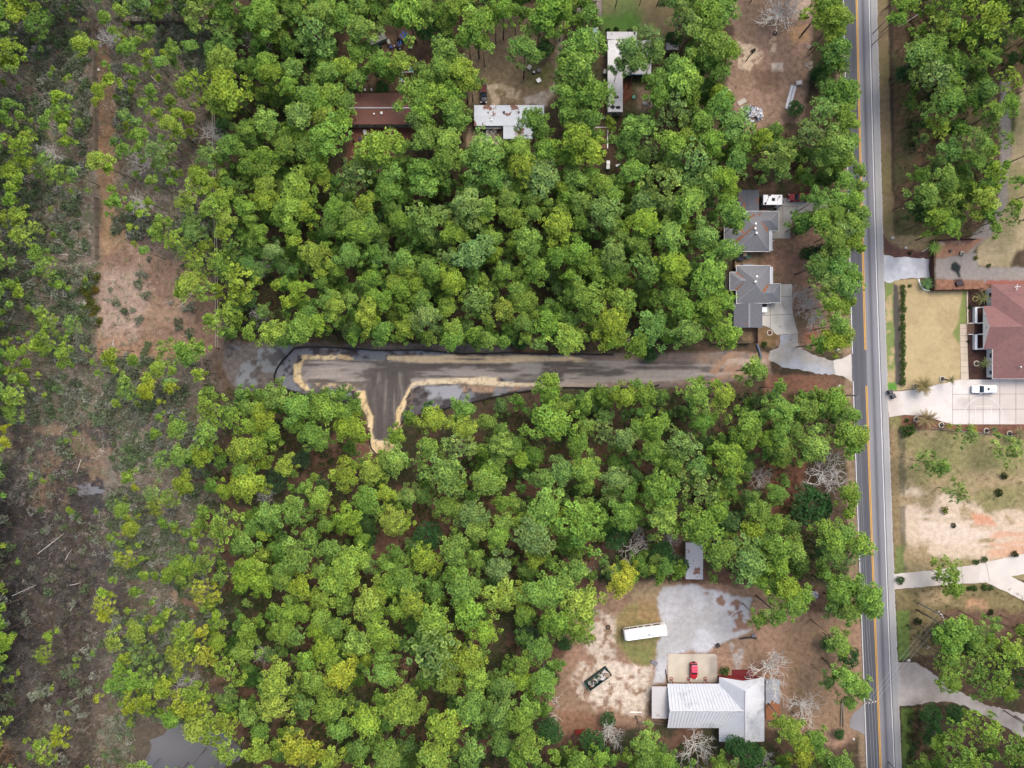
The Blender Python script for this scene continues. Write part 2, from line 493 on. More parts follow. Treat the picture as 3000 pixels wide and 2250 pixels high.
zone([(2890, 822), (3060, 818), (3060, 838), (2890, 838)], C(170, 104, 92), 4, 6, 0.9)
zone([(2788, 772), (2800, 767), (2815, 780), (2812, 797), (2817, 812), (2808, 812), (2800, 798), (2786, 790)], C(48, 56, 58), 3, 4)
zone([(2790, 818), (2820, 815), (2830, 840), (2800, 842)], C(84, 62, 60), 4, 6, 0.9)
# dry front lawn, verge with ditch, mulch
zone([(2592, 823), (2690, 816), (2703, 846), (2725, 853), (2834, 853), (2834, 950), (2814, 952), (2814, 1115), (2770, 1124), (2700, 1138), (2598, 1148)], C(206, 186, 142), 3, 3, 1, col2=C(194, 174, 132), tex=0.35)
zone([(2592, 826), (2617, 826), (2630, 1140), (2598, 1145)], C(128, 152, 84), 4, 5, 0.9, nz=N1, at=0.47, band=0.12)
zone([(2616, 832), (2630, 838), (2637, 900), (2640, 1125), (2624, 1128), (2617, 900)], C(96, 92, 86), 3, 3)
zone([(2600, 1120), (2625, 1120), (2625, 1146), (2600, 1146)], C(92, 160, 62), 5, 5, 0.9)
zone([(2820, 850), (2832, 850), (2832, 950), (2820, 952), (2808, 1010), (2790, 980), (2806, 940)], C(128, 150, 80), 4, 6, 0.85)
zone([(2833, 854), (2900, 854), (2900, 1113), (2836, 1113)], C(86, 64, 58), 2, 2)
zone([(2691, 817), (2724, 815), (2724, 852), (2705, 846)], C(112, 88, 78), 2, 2)
# beds and empty lot south of the drive
zone([(2605, 1222), (2650, 1215), (2700, 1218), (2760, 1235), (2790, 1243), (3060, 1243), (3060, 1285), (2900, 1268), (2730, 1258), (2610, 1245)], C(134, 96, 78), 3, 4)
zone([(2605, 1222), (2640, 1218), (2640, 1250), (2608, 1250)], C(142, 138, 92), 4, 4)
zone([(2610, 1245), (2730, 1258), (2900, 1270), (3060, 1285), (3060, 1700), (2622, 1690)], C(176, 158, 122), 4, 6, 0.98, col2=C(150, 144, 100))
zone([(2680, 1265), (2960, 1290), (3060, 1330), (3060, 1380), (2760, 1370), (2680, 1340)], C(148, 146, 98), 18, 18, 0.7)
zone([(2640, 1430), (2760, 1440), (2900, 1500), (3060, 1490), (3060, 1625), (2900, 1640), (2700, 1630), (2640, 1560)], C(228, 208, 184), 14, 18, 0.95, nz=N4, at=0.40, band=0.12, tex=0.6)
zone([(2680, 1500), (2880, 1520), (3060, 1540), (3060, 1600), (2880, 1600), (2700, 1590)], C(236, 218, 200), 10, 12, 0.9, nz=NSX, at=0.42, tex=0.5)
zone([(2845, 1505), (2905, 1510), (2920, 1540), (2850, 1540)], C(224, 164, 130), 8, 10, 0.9)
zone([(2900, 1560), (3060, 1520), (3060, 1640), (2900, 1630)], C(224, 172, 138), 14, 16, 0.75, nz=NSX, at=0.42)
zone([(2630, 1260), (2650, 1260), (2660, 1700), (2640, 1700)], C(104, 98, 80), 4, 6, 0.75, nz=N4, at=0.42)
zone([(2605, 1250), (2626, 1255), (2645, 1690), (2618, 1690)], C(150, 130, 98), 4, 4, 0.8)
zone([(2622, 1600), (2650, 1600), (2650, 1680), (2622, 1680)], C(108, 136, 72), 5, 5, 0.7)
zone([(2622, 1726), (2742, 1716), (2890, 1706), (3060, 1790), (3060, 1880), (2640, 1930)], C(146, 134, 96), 5, 8, 0.95, col2=C(128, 116, 84))
zone([(2690, 1735), (2780, 1725), (2790, 1765), (2700, 1775)], C(190, 168, 132), 8, 10, 0.7)
zone([(2800, 1750), (2905, 1755), (2900, 1800), (2820, 1795)], C(208, 164, 130), 8, 10, 0.8, nz=N4, at=0.48)
zone([(2760, 1790), (3060, 1790), (3060, 1900), (2760, 1860)], C(122, 92, 82), 12, 14, 0.8)
zone([(2625, 1790), (2665, 1790), (2665, 1930), (2632, 1935)], C(112, 140, 72), 5, 5, 0.85)
zone([(2640, 2075), (2680, 2075), (2675, 2300), (2645, 2300)], C(114, 140, 70), 5, 6, 0.85)
zone([(2675, 2075), (2720, 2065), (2700, 2250), (2680, 2250)], C(138, 104, 84), 5, 6, 0.8)
# yard of the metal-roofed house
zone([(1690, 1760), (1880, 1700), (2260, 1720), (2340, 1800), (2530, 1800), (2530, 2140), (2450, 2200), (2260, 2130), (1900, 2120), (1640, 2150), (1600, 2060), (1660, 1900)], C(172, 140, 118), 10, 14, 0.97, col2=C(156, 130, 108))
zone([(2300, 1800), (2500, 1830), (2520, 2150), (2350, 2150), (2290, 2000)], C(160, 134, 108), 18, 18, 0.85)
zone([(1640, 2080), (1790, 2100), (1750, 2160), (1640, 2150)], C(148, 112, 90), 10, 12, 0.8)
zone([(1850, 1705), (1950, 1715), (1940, 1800), (1850, 1800)], C(170, 152, 118), 14, 14, 0.85)
zone([(1715, 1790), (1830, 1800), (1800, 1900), (1800, 1950), (1915, 1955), (1908, 2060), (1880, 2100), (1780, 2090), (1700, 2060), (1670, 2000), (1710, 1910)], C(220, 204, 186), 10, 16, 0.95, nz=N1, at=0.40, band=0.1)
zone([(1740, 1940), (1910, 1950), (1890, 2090), (1740, 2060)], C(234, 220, 202), 10, 16, 0.9, nz=N05, at=0.47, band=0.1)
zone([(1800, 1800), (1850, 1770), (1930, 1770), (1930, 1920), (1900, 1950), (1850, 1940), (1800, 1880)], C(134, 140, 86), 8, 10, 0.95, col2=C(156, 140, 96))
zone([(1870, 1755), (1930, 1760), (1935, 1830), (1870, 1810)], C(172, 140, 104), 10, 10, 0.7)
LOT = [(1941, 1721), (2029, 1707), (2077, 1731), (2196, 1748), (2199, 1840), (2145, 1877), (2077, 1908), (1955, 1914), (1951, 2002), (1917, 2002), (1928, 1897), (1941, 1840), (1921, 1755)]
zone(LOT, C(216, 218, 223), 5, 12, 0.97, col2=C(196, 196, 196), tex=0.4)
zone([(2060, 1735), (2196, 1748), (2199, 1840), (2150, 1850), (2130, 1790)], C(152, 112, 88), 5, 8, 0.9, nz=fbm(GX, GY, 2.2, 81, 4), at=0.54, band=0.05)
zone([(2140, 1885), (2180, 1885), (2170, 1970), (2155, 1975)], C(186, 182, 178), 6, 8, 0.8, nz=N1, at=0.45)
# the new dirt lane: wet mud, road bed, sand berms
DIST = [(862, 1022), (979, 1017), (1060, 1023), (1236, 1026), (1363, 1036), (1661, 1037), (1797, 1038), (2000, 1038), (2141, 1031), (2240, 1040), (2260, 1090), (2080, 1128), (1907, 1132), (1778, 1136), (1647, 1135), (1566, 1143), (1498, 1152), (1430, 1167), (1376, 1181), (1281, 1201), (1190, 1219), (1171, 1251), (1166, 1308), (1142, 1333), (1115, 1337), (1086, 1314), (1085, 1265), (1060, 1181), (1006, 1181), (965, 1174), (911, 1164), (846, 1143), (805, 1113), (803, 1099), (814, 1078), (830, 1056)]
zone([(650, 1000), (860, 1005), (1500, 1015), (1500, 1040), (1000, 1040), (830, 1060), (800, 1110), (840, 1150), (820, 1170), (740, 1160), (690, 1140), (655, 1080)], C(118, 112, 108), 6, 12, 0.95)
zone([(690, 1010), (1000, 1005), (1350, 1020), (1350, 1036), (860, 1020), (800, 1000), (690, 1040)], C(92, 84, 82), 8, 10, 0.8, nz=N4, at=0.45)
zone([(655, 1020), (860, 1015), (800, 1115), (760, 1150), (690, 1130)], C(142, 148, 152), 5, 14, 0.9, nz=N4, at=0.46, band=0.05, tex=0.15)
zone([(655, 1020), (860, 1015), (800, 1115), (760, 1150), (690, 1130)], C(88, 80, 78), 5, 14, 0.75, nz=N1, at=0.58, band=0.06)
zone(DIST, C(112, 108, 110), 2, 2, tex=0.35)
zone(DIST, C(140, 144, 152), 3, 4, 0.9, nz=N4, at=0.47, band=0.04, tex=0.1)
zone(DIST, C(70, 64, 66), 3, 4, 0.85, nz=N1, at=0.54, band=0.05, tex=0.9)
zone([(1650, 1036), (2250, 1036), (2260, 1095), (2080, 1130), (1780, 1135), (1560, 1140)], C(160, 138, 122), 10, 8, 0.95, col2=C(140, 124, 114), tex=0.6)
ROADBED = [(888, 1056), (1130, 1056), (1136, 1060), (1300, 1064), (1700, 1056), (2000, 1058), (2150, 1075), (2120, 1105), (1900, 1118), (1580, 1124), (1460, 1108), (1268, 1112), (1207, 1126), (1183, 1170), (1163, 1205), (1150, 1270), (1140, 1296), (1110, 1296), (1094, 1285), (1091, 1224), (1077, 1186), (1066, 1146), (1040, 1130), (905, 1125), (884, 1110)]
zone(ROADBED, C(172, 164, 158), 3, 4, tex=0.3)
zone(ROADBED, C(146, 138, 132), 3, 4, 0.8, nz=NSF, at=0.53, band=0.03)
zone([(900, 1075), (1120, 1066), (1400, 1062), (1700, 1068), (1760, 1100), (1460, 1100), (1200, 1112), (1160, 1210), (1145, 1290), (1100, 1290), (1080, 1180), (1050, 1135), (900, 1120)], C(122, 114, 108), 4, 5, 0.92, nz=NSX, at=0.48, band=0.025)
zone([(1060, 1075), (1230, 1062), (1260, 1085), (1200, 1115), (1163, 1205), (1150, 1285), (1098, 1285), (1091, 1220), (1070, 1150)], C(112, 106, 102), 8, 8, 0.9)
zone([(1097, 1225), (1160, 1210), (1148, 1290), (1098, 1290)], C(92, 88, 86), 10, 8, 0.7)
zone([(1085, 1120), (1180, 1120), (1165, 1205), (1150, 1290), (1098, 1290), (1090, 1200)], C(150, 142, 134), 5, 6, 0.75, nz=NSY, at=0.56, band=0.05)
zone([(1520, 1062), (1900, 1062), (2050, 1080), (1900, 1110), (1560, 1115)], C(120, 112, 106), 5, 6, 0.85, nz=NSX, at=0.50, band=0.06, tex=0.3)
zone(ROADBED, C(104, 98, 94), 3, 4, 0.75, nz=NSF, at=0.60, band=0.03)
zone(ROADBED, C(188, 180, 172), 3, 4, 0.6, nz=NSF, at=0.40, band=-0.03)
zone([(1500, 1048), (1590, 1052), (1580, 1110), (1500, 1105)], C(206, 198, 188), 10, 10, 0.7, nz=NSX, at=0.46)
zone([(1650, 1095), (1860, 1080), (2000, 1090), (2000, 1115), (1650, 1122)], C(192, 182, 172), 6, 6, 0.75, nz=NSX, at=0.50, band=0.06)
STEM = [(1060, 1128), (1110, 1090), (1160, 1085), (1206, 1112), (1183, 1165), (1163, 1205), (1150, 1290), (1098, 1290), (1091, 1222), (1077, 1186)]
zone(STEM, C(114, 108, 104), 8, 6, 0.95)
zone(STEM, C(98, 93, 91), 5, 6, 0.8, nz=NSY, at=0.52, band=0.04)
zone(STEM, C(150, 143, 136), 3, 5, 0.7, nz=NSY, at=0.36, band=-0.03)
zone([(862, 1120), (900, 1148), (1040, 1146), (1048, 1178), (965, 1172), (880, 1150)], C(84, 80, 82), 3, 5, 0.85, nz=N1, at=0.44, band=0.06, tex=0.8)
zone([(975, 1148), (1030, 1148), (1030, 1160), (980, 1164)], C(146, 152, 162), 2, 5, 0.9)
CRM, CRM2 = C(255, 232, 186), C(246, 218, 166)
BERM = dict(soft=2, warp=8, col2=CRM2, z=0.35, tex=0.6)
zone([(884, 1040), (915, 1040), (972, 1040), (974, 1054), (905, 1053), (890, 1058), (884, 1050)], CRM, **BERM)
zone([(975, 1042), (1039, 1043), (1038, 1053), (976, 1055)], CRM, nz=N1, at=0.44, **BERM)
zone([(862, 1072), (880, 1060), (893, 1052), (888, 1064), (882, 1085), (884, 1112), (898, 1124), (913, 1143), (900, 1146), (878, 1132), (864, 1112)], CRM, **BERM)
zone([(908, 1123), (1020, 1125), (1044, 1132), (1050, 1144), (1000, 1142), (912, 1138)], C(214, 194, 156), 2, 3, 0.95, nz=N1, at=0.49)
zone([(1043, 1143), (1067, 1144), (1078, 1186), (1092, 1222), (1094, 1262), (1095, 1290), (1086, 1312), (1083, 1265), (1072, 1219), (1058, 1190), (1050, 1178)], CRM, **BERM)
zone([(1090, 1288), (1112, 1294), (1140, 1294), (1160, 1286), (1168, 1304), (1142, 1332), (1116, 1336), (1082, 1326), (1080, 1310)], CRM, **BERM)
zone([(1155, 1262), (1163, 1203), (1176, 1180), (1192, 1150), (1206, 1128), (1214, 1118), (1212, 1130), (1190, 1170), (1184, 1205), (1174, 1240), (1170, 1300), (1156, 1290)], CRM, **BERM)
zone([(1204, 1134), (1214, 1120), (1270, 1109), (1350, 1107), (1458, 1106), (1458, 1120), (1580, 1123), (1580, 1134), (1500, 1134), (1300, 1124), (1225, 1130), (1208, 1140)], C(244, 226, 192), soft=2, warp=3, z=0.3)
zone([(858, 1036), (1046, 1036), (1046, 1060), (900, 1060), (896, 1120), (1060, 1125), (1085, 1190), (1098, 1290), (1160, 1290), (1160, 1205), (1210, 1115), (1460, 1104), (1580, 1122), (1580, 1140), (1240, 1134), (1180, 1215), (1174, 1300), (1140, 1340), (1080, 1330), (1050, 1190), (1040, 1150), (890, 1148), (858, 1110)], C(140, 122, 106), 3, 6, 0.6, nz=N05, at=0.66, band=0.06)
zone([(1580, 1122), (1700, 1122), (1780, 1124), (1780, 1132), (1580, 1136)], C(196, 182, 168), 3, 4, 0.8)
zone([(1300, 1128), (1560, 1128), (1560, 1140), (1440, 1150), (1350, 1150)], C(196, 166, 140), 3, 5, 0.75, nz=N1, at=0.5)
zone([(1210, 1130), (1360, 1126), (1358, 1140), (1345, 1170), (1270, 1165), (1250, 1200), (1212, 1190)], C(178, 182, 190), 3, 6, 0.95, nz=N4, at=0.42, band=0.05, tex=0.1)
zone([(1136, 1043), (1236, 1040), (1400, 1042), (1560, 1042), (1700, 1046), (1730, 1058), (1600, 1060), (1500, 1062), (1300, 1064), (1180, 1060), (1136, 1056)], C(242, 218, 178), 3, 4, 0.97, nz=NSX, at=0.36, band=0.1)
zone([(1370, 1040), (1480, 1042), (1480, 1056), (1370, 1056)], C(190, 158, 128), 4, 5, 0.7, nz=NSX, at=0.5)
zone([(2140, 1032), (2260, 1030), (2260, 1092), (2080, 1120), (2080, 1080)], C(178, 146, 122), 6, 8, 0.9, nz=N1, at=0.4)
zone([(2140, 1050), (2250, 1045), (2250, 1085), (2100, 1100)], C(200, 182, 166), 6, 8, 0.75, nz=NSX, at=0.47)

# far country: same woods, so no hard end is ever seen
vx = np.stack([GX.ravel(), GY.ravel(), (GZ * (np.abs(U - 1350) < 650)).ravel()], 1)
nx, ny = len(gx), len(gy)
ii = (np.arange(ny - 1)[:, None] * nx + np.arange(nx - 1)[None, :]).ravel()
quads = np.stack([ii, ii + 1, ii + nx + 1, ii + nx], 1)

def np_mesh(name, verts, faces, mats, col=None, alpha=None):
    """fast mesh from arrays; faces n x k; col: per-vertex rgb"""
    me = bpy.data.meshes.new(name)
    nv, nf, k = len(verts), len(faces), faces.shape[1]
    me.vertices.add(nv); me.loops.add(nf * k); me.polygons.add(nf)
    me.vertices.foreach_set('co', verts.astype(np.float32).ravel())
    me.loops.foreach_set('vertex_index', faces.astype(np.int32).ravel())
    me.polygons.foreach_set('loop_start', (np.arange(nf) * k).astype(np.int32))
    for m in (mats if isinstance(mats, (list, tuple)) else [mats]):
        me.materials.append(m)
    if col is not None:
        a = me.color_attributes.new('Col', 'FLOAT_COLOR', 'POINT')
        al = np.ones((nv, 1)) if alpha is None else alpha.reshape(-1, 1)
        a.data.foreach_set('color', np.concatenate([col, al], 1).astype(np.float32).ravel())
    me.update(calc_edges=True)
    return me

ground = bpy.data.objects.new('ground', np_mesh('ground', vx, quads, M_GROUND, G.reshape(-1, 3), GT))
COL.objects.link(ground); structure(ground)

# ------------------------------------------------------------------ flat sheets: road, aprons, drives, pads
def sheet(name, poly, z, col, m, seed=0, jag=0.0, amp=0.06, res=0.45, marks=()):
    """a thin paved patch: polygon in photo pixels, filled with a fine grid so colour can vary and edges can be ragged"""
    pts = [P(x, y)[:2] for x, y in poly]
    if jag:
        out = []
        r = random.Random(seed + 5)
        for k in range(len(pts)):
            a, b = Vector(pts[k]), Vector(pts[(k + 1) % len(pts)])
            L = (b - a).length; n = max(1, int(L / 0.7)); nr = Vector((-(b - a).y, (b - a).x)).normalized()
            for q in range(n):
                out.append(tuple(a.lerp(b, q / n) + nr * (r.uniform(-jag, jag) if q else 0)))
        pts = out
    bm = bmesh.new()
    vs = [bm.verts.new((x, y, z)) for x, y in pts]
    bm.faces.new(vs)
    bmesh.ops.triangulate(bm, faces=bm.faces)
    xs = [p[0] for p in pts]; ys = [p[1] for p in pts]
    for a0, a1, ax in ((min(xs), max(xs), 0), (min(ys), max(ys), 1)):
        t = a0 + 1.2
        while t < a1:
            co = (t, 0, z) if ax == 0 else (0, t, z)
            no = (1, 0, 0) if ax == 0 else (0, 1, 0)
            bmesh.ops.bisect_plane(bm, geom=bm.verts[:] + bm.edges[:] + bm.faces[:], plane_co=co, plane_no=no)
            t += 1.2
    for f in bm.faces:
        if f.normal.z < 0:
            f.normal_flip()
    me = bpy.data.meshes.new(name); bm.to_mesh(me); bm.free()
    n = len(me.vertices)
    co = np.empty(n * 3, np.float32); me.vertices.foreach_get('co', co); co = co.reshape(-1, 3)
    t = fbm(co[:, 0], co[:, 1], 6, 300 + seed, 4)[:, None]
    t2 = fbm(co[:, 0], co[:, 1], 2.5, 320 + seed, 3)[:, None]
    base = np.array(col[0] if isinstance(col[0], tuple) else col, np.float32)[None, :] * np.ones((n, 1), np.float32)
    if isinstance(col[0], tuple):
        k = sstep(0.45, 0.62, t)
        base = base * (1 - k) + np.array(col[1], np.float32)[None, :] * k
    base = base * (1 + (t2 - 0.5) * amp * 4)
    a = me.color_attributes.new('Col', 'FLOAT_COLOR', 'POINT')
    a.data.foreach_set('color', np.concatenate([base, np.ones((n, 1))], 1).astype(np.float32).ravel())
    me.materials.append(m)
    o = bpy.data.objects.new(name, me); COL.objects.link(o)
    return structure(o)

# the road as columns across, rows along; offsets in metres from the west edge line
RY = [-80, 0, 280, 563, 850, 1125, 1400, 1688, 1970, 2250, 2330]
RXL = [2468.6, 2470.6, 2477.5, 2485, 2492, 2499.5, 2509, 2520, 2530, 2540, 2543]
RXY = [2507.6, 2509.6, 2516, 2523, 2530.5, 2538, 2547.5, 2558, 2569, 2580, 2583]
RXR = [2544, 2546, 2553, 2560.5, 2569, 2578.5, 2587.5, 2597, 2608, 2620, 2623]
RXS = [2568, 2570, 2577, 2584, 2592, 2600, 2610, 2620, 2631, 2642, 2645]
rows = np.linspace(-80, 2330, 420)
fL, fY, fR, fS = (np.interp(rows, RY, a) for a in (RXL, RXY, RXR, RXS))
def lane_cols(spec):
    """spec: list of (fraction, rgb) between two edge curves"""
    return spec
def ribbon(name, left, right, spec, z, m, seed=0, jag=(0, 0), amp=0.05):
    n, k = len(rows), len(spec)
    r = np.random.default_rng(seed)
    jl, jr = r.normal(0, 1, n) * jag[0], r.normal(0, 1, n) * jag[1]
    L, R_ = left + jl, right + jr
    ve = np.empty((n, k, 3), np.float32); co = np.empty((n, k, 3), np.float32)
    for q, (fr, rgb) in enumerate(spec):
        px = L + (R_ - L) * fr
        ve[:, q, 0] = (px - 1500) * S; ve[:, q, 1] = (1125 - rows) * S; ve[:, q, 2] = z
        t = 1 + (fbm(ve[:, q, 0] * 3 + 50, ve[:, q, 1], 9, 400 + seed, 4) - 0.5) * amp * 4
        co[:, q] = np.array(rgb)[None, :] * t[:, None]
    i = (np.arange(n - 1)[:, None] * k + np.arange(k - 1)[None, :]).ravel()
    fa = np.stack([i + k, i + k + 1, i + 1, i], 1)
    o = bpy.data.objects.new(name, np_mesh(name, ve.reshape(-1, 3), fa, m, co.reshape(-1, 3)))
    COL.objects.link(o)
    return structure(o)
dk, md, lt = C(96, 98, 106), C(104, 106, 113), C(152, 153, 161)
spec = [(0, C(120, 120, 124)), (.03, C(112, 113, 118)), (.06, md), (.16, dk), (.25, md), (.33, dk), (.42, md), (.5, C(112, 113, 120)), (.53, lt), (.6, C(150, 151, 158)), (.66, C(138, 139, 146)), (.705, C(112, 113, 121)), (.74, C(116, 117, 124)), (.79, C(142, 143, 150)), (.86, lt), (.94, C(146, 147, 154)), (.975, C(124, 126, 132)), (1, C(112, 114, 118))]
ribbon('road', fL - 3, fR + 4, spec, 0.035, M_ROAD, 1, (0.3, 0.0), 0.04)
spec = [(0, C(176, 176, 178)), (.3, C(186, 186, 187)), (.7, C(184, 184, 184)), (.9, C(196, 195, 193)), (1, C(206, 202, 196))]
ribbon('road_shoulder', fR + 2, fS, spec, 0.018, M_CONC, 2, (0, 0.6), 0.06)

def line_obj(name, f, rng_, half, off, m, z=0.05):
    b = MB()
    for r0, r1 in rng_:
        n = max(2, int((r1 - r0) / 12))
        yy = np.linspace(r0, r1, n); xx = np.interp(yy, rows, f)
        for k in range(n - 1):
            x0, y0, _ = P(xx[k], yy[k]); x1, y1, _ = P(xx[k + 1], yy[k + 1])
            b.poly([(x0 + off - half, y0, z), (x1 + off - half, y1, z), (x1 + off + half, y1, z), (x0 + off + half, y0, z)])
    return structure(b.obj(name, m))
M_LINEW = mat('white_road_paint', C(238, 238, 238), 0.7, 0.12, 1.2)
M_LINEY = mat('yellow_road_paint', C(250, 192, 84), 0.7, 0.12, 1.2)
line_obj('edge_line_marking', fL, [(-80, 1036), (1117, 2330)], 0.10, 0, M_LINEW)
line_obj('edge_line_marking', fR, [(-80, 2330)], 0.11, 0, M_LINEW)
for off in (-0.15, 0.15):
    line_obj('centre_line_marking', fY, [(-80, 1024.6), (1130, 2330)], 0.085, off, M_LINEY)

CW, CG = C(232, 228, 218), C(206, 202, 192)
sheet('concrete_apron', [(2441, 1056), (2466, 1051), (2483, 1043), (2496, 1034), (2499, 1121), (2471, 1102), (2447, 1098)], 0.022, (C(228, 222, 214), C(214, 206, 196)), M_CONC, 1, 0.1)
sheet('gravel_drive', [(2287, 981), (2312, 978), (2337, 976), (2340, 1011), (2362, 1028), (2390, 1041), (2441, 1057), (2447, 1097), (2390, 1095), (2345, 1083), (2290, 1076), (2250, 1052), (2256, 1028), (2280, 1019), (2286, 1000)], 0.012, (C(196, 200, 208), C(190, 186, 180)), M_GRAVEL, 2, 0.22, 0.08)
sheet('driveway', [(2287, 832.7), (2320, 832.7), (2322, 913), (2328, 942.6), (2338, 976), (2276, 981), (2269, 975), (2263, 967), (2256, 961.5), (2248, 957), (2233.6, 953), (2233.6, 885), (2287, 885)], 0.02, (CW, CG), M_CONC, 3, 0, 0.08)
sheet('driveway', [(2222, 606), (2230, 580), (2300, 580), (2400, 582), (2492, 585), (2492, 612), (2380, 618), (2340, 628), (2322, 642), (2316, 662), (2315, 698), (2262, 699), (2262, 650), (2281, 618)], 0.02, (C(206, 202, 192), C(180, 176, 168)), M_CONC, 4, 0, 0.09)
sheet('driveway', [(2598, 1148), (2640, 1146), (2691, 1140), (2720, 1132), (2770, 1122), (2812, 1112), (3090, 1112), (3090, 1243), (2790, 1243), (2760, 1235), (2730, 1224), (2700, 1218), (2650, 1215), (2605, 1222)], 0.02, (C(244, 238, 232), C(226, 216, 208)), M_CONC, 5, 0, 0.05)
sheet('driveway', [(2619, 1682), (2750, 1668), (2850, 1655), (2930, 1638), (3090, 1602), (3090, 1664), (3000, 1682), (2962, 1689), (3000, 1708), (3090, 1745), (3090, 1808), (3000, 1760), (2940, 1730), (2888, 1706), (2742, 1716), (2621, 1727)], 0.02, (C(238, 232, 224), C(224, 216, 208)), M_CONC, 6, 0.08, 0.05)
sheet('garage_pad', [(1956.5, 1916), (2095, 1916), (2101, 1921), (2101, 1999), (1958, 1999)], 0.02, (C(226, 216, 196), C(186, 178, 166)), M_CONC, 7, 0, 0.1)
sheet('limestone_drive', [(2587, 746), (2605, 748), (2621, 755), (2640, 754), (2660, 753), (2722, 758), (2722, 814), (2691, 816), (2660, 815), (2640, 817), (2621, 822), (2606, 829), (2590, 823)], 0.016, (C(212, 215, 222), C(242, 243, 246)), M_GRAVEL, 8, 0.2, 0.08)
sheet('gravel_lane', [(2627, 1938), (2650, 1940), (2688, 1943), (2720, 1964), (2759, 1992), (2800, 2021), (2895, 2067), (3000, 2091), (3090, 2116), (3090, 2215), (3000, 2162), (2930, 2120), (2878, 2094), (2830, 2068), (2779, 2057), (2718, 2057), (2680, 2066), (2635, 2068)], 0.014, (C(204, 198, 194), C(188, 180, 174)), M_GRAVEL, 9, 0.25, 0.08)
sheet('asphalt_turnout', [(2533, 2062), (2522, 2070), (2510, 2082), (2496, 2096), (2490, 2112), (2489, 2130), (2500, 2138), (2520, 2144), (2536, 2154), (2541, 2150)], 0.02, (C(158, 158, 162), C(150, 150, 152)), M_CONC, 10, 0.12)
sheet('garden_walk', [(2812, 950), (2833, 949), (2835, 1040), (2838, 1111), (2815, 1113), (2814, 1040)], 0.03, (C(232, 216, 194), C(222, 206, 184)), M_CONC, 11)
# concrete joints and the painted ball court
M_JOINT = mat('concrete_joint', C(150, 142, 134), 0.9, 0.1)
def seams(segs, w, m, z=0.042, name='paving_joint_marking'):
    b = MB()
    for q, (x0, y0, x1, y1) in enumerate(segs):
        z += 0.0006
        a, c = Vector(P(x0, y0)[:2]), Vector(P(x1, y1)[:2])
        d = (c - a).normalized(); b.obox(((a.x + c.x) / 2, (a.y + c.y) / 2), (d.x, d.y), (c - a).length, w, z - 0.006, z)
    return structure(b.obj(name, m))
seams([(2287, 869, 2320, 869), (2256, 923, 2324, 921), (2256, 890, 2257, 962), (2234, 924, 2256, 924)], 0.12, M_JOINT)
seams([(2293, 605, 2335, 605), (2293, 605, 2293, 649), (2281, 649, 2316, 649), (2335, 590, 2335, 628)], 0.12, M_JOINT)
seams([(2791, 1112, 2791, 1243), (2839, 1155, 2839, 1243), (2880, 1155, 2880, 1243), (2929, 1112, 2929, 1243), (2976, 1112, 2976, 1243), (2791, 1155, 3060, 1154), (2791, 1200, 3060, 1198)], 0.09, M_JOINT)
seams([(2814, y, 2836, y) for y in (962, 983, 1000, 1018, 1037, 1055, 1074, 1092)], 0.08, M_JOINT)
seams([(2750, 1668, 2752, 1716), (2815, 1660, 2822, 1710), (2888, 1648, 2900, 1705)], 0.09, M_JOINT)
M_COURT = mat('court_paint', C(252, 250, 246), 0.8, 0.05)
arc = [(2880 + 58 * math.cos(t), 1226 - 62 * math.sin(t)) for t in np.linspace(0.05, PI - 0.05, 25)]
seams([(2858, 1190, 2904, 1190), (2858, 1190, 2858, 1243), (2904, 1190, 2904, 1243)] + [(*arc[k], *arc[k + 1]) for k in range(24)], 0.14, M_COURT, 0.05, 'ball_court_marking')

# ------------------------------------------------------------------ standing water
m, nt, b = nodes_of('pond_water')
b.inputs['Base Color'].default_value = (0.13, 0.13, 0.138, 1); b.inputs['Roughness'].default_value = 0.2
M_WATER = m
def water(name, poly, z=0.03):
    o = MB()
    o.poly([(*P(x, y)[:2], z) for x, y in poly])
    return structure(o.obj(name, M_WATER))
water('pond_water', [(395, 2300), (412, 2240), (428, 2222), (443, 2196), (444, 2182), (438, 2168), (460, 2160), (482, 2152), (489, 2138), (494, 2127), (515, 2122), (540, 2120), (600, 2125), (660, 2150), (708, 2195), (712, 2212), (700, 2230), (668, 2238), (655, 2250), (650, 2300)])
mp = []
_r = random.Random(2)
for q in range(60):
    an = q * 2 * PI / 60; rr_ = 1 + .28 * math.sin(3 * an + 1) + .18 * math.sin(7 * an) + _r.uniform(-.16, .16)
    mp.append((258 + 36 * rr_ * math.cos(an), 1436 + 17 * rr_ * math.sin(an)))
water('marsh_pool_water', mp, 0.03)

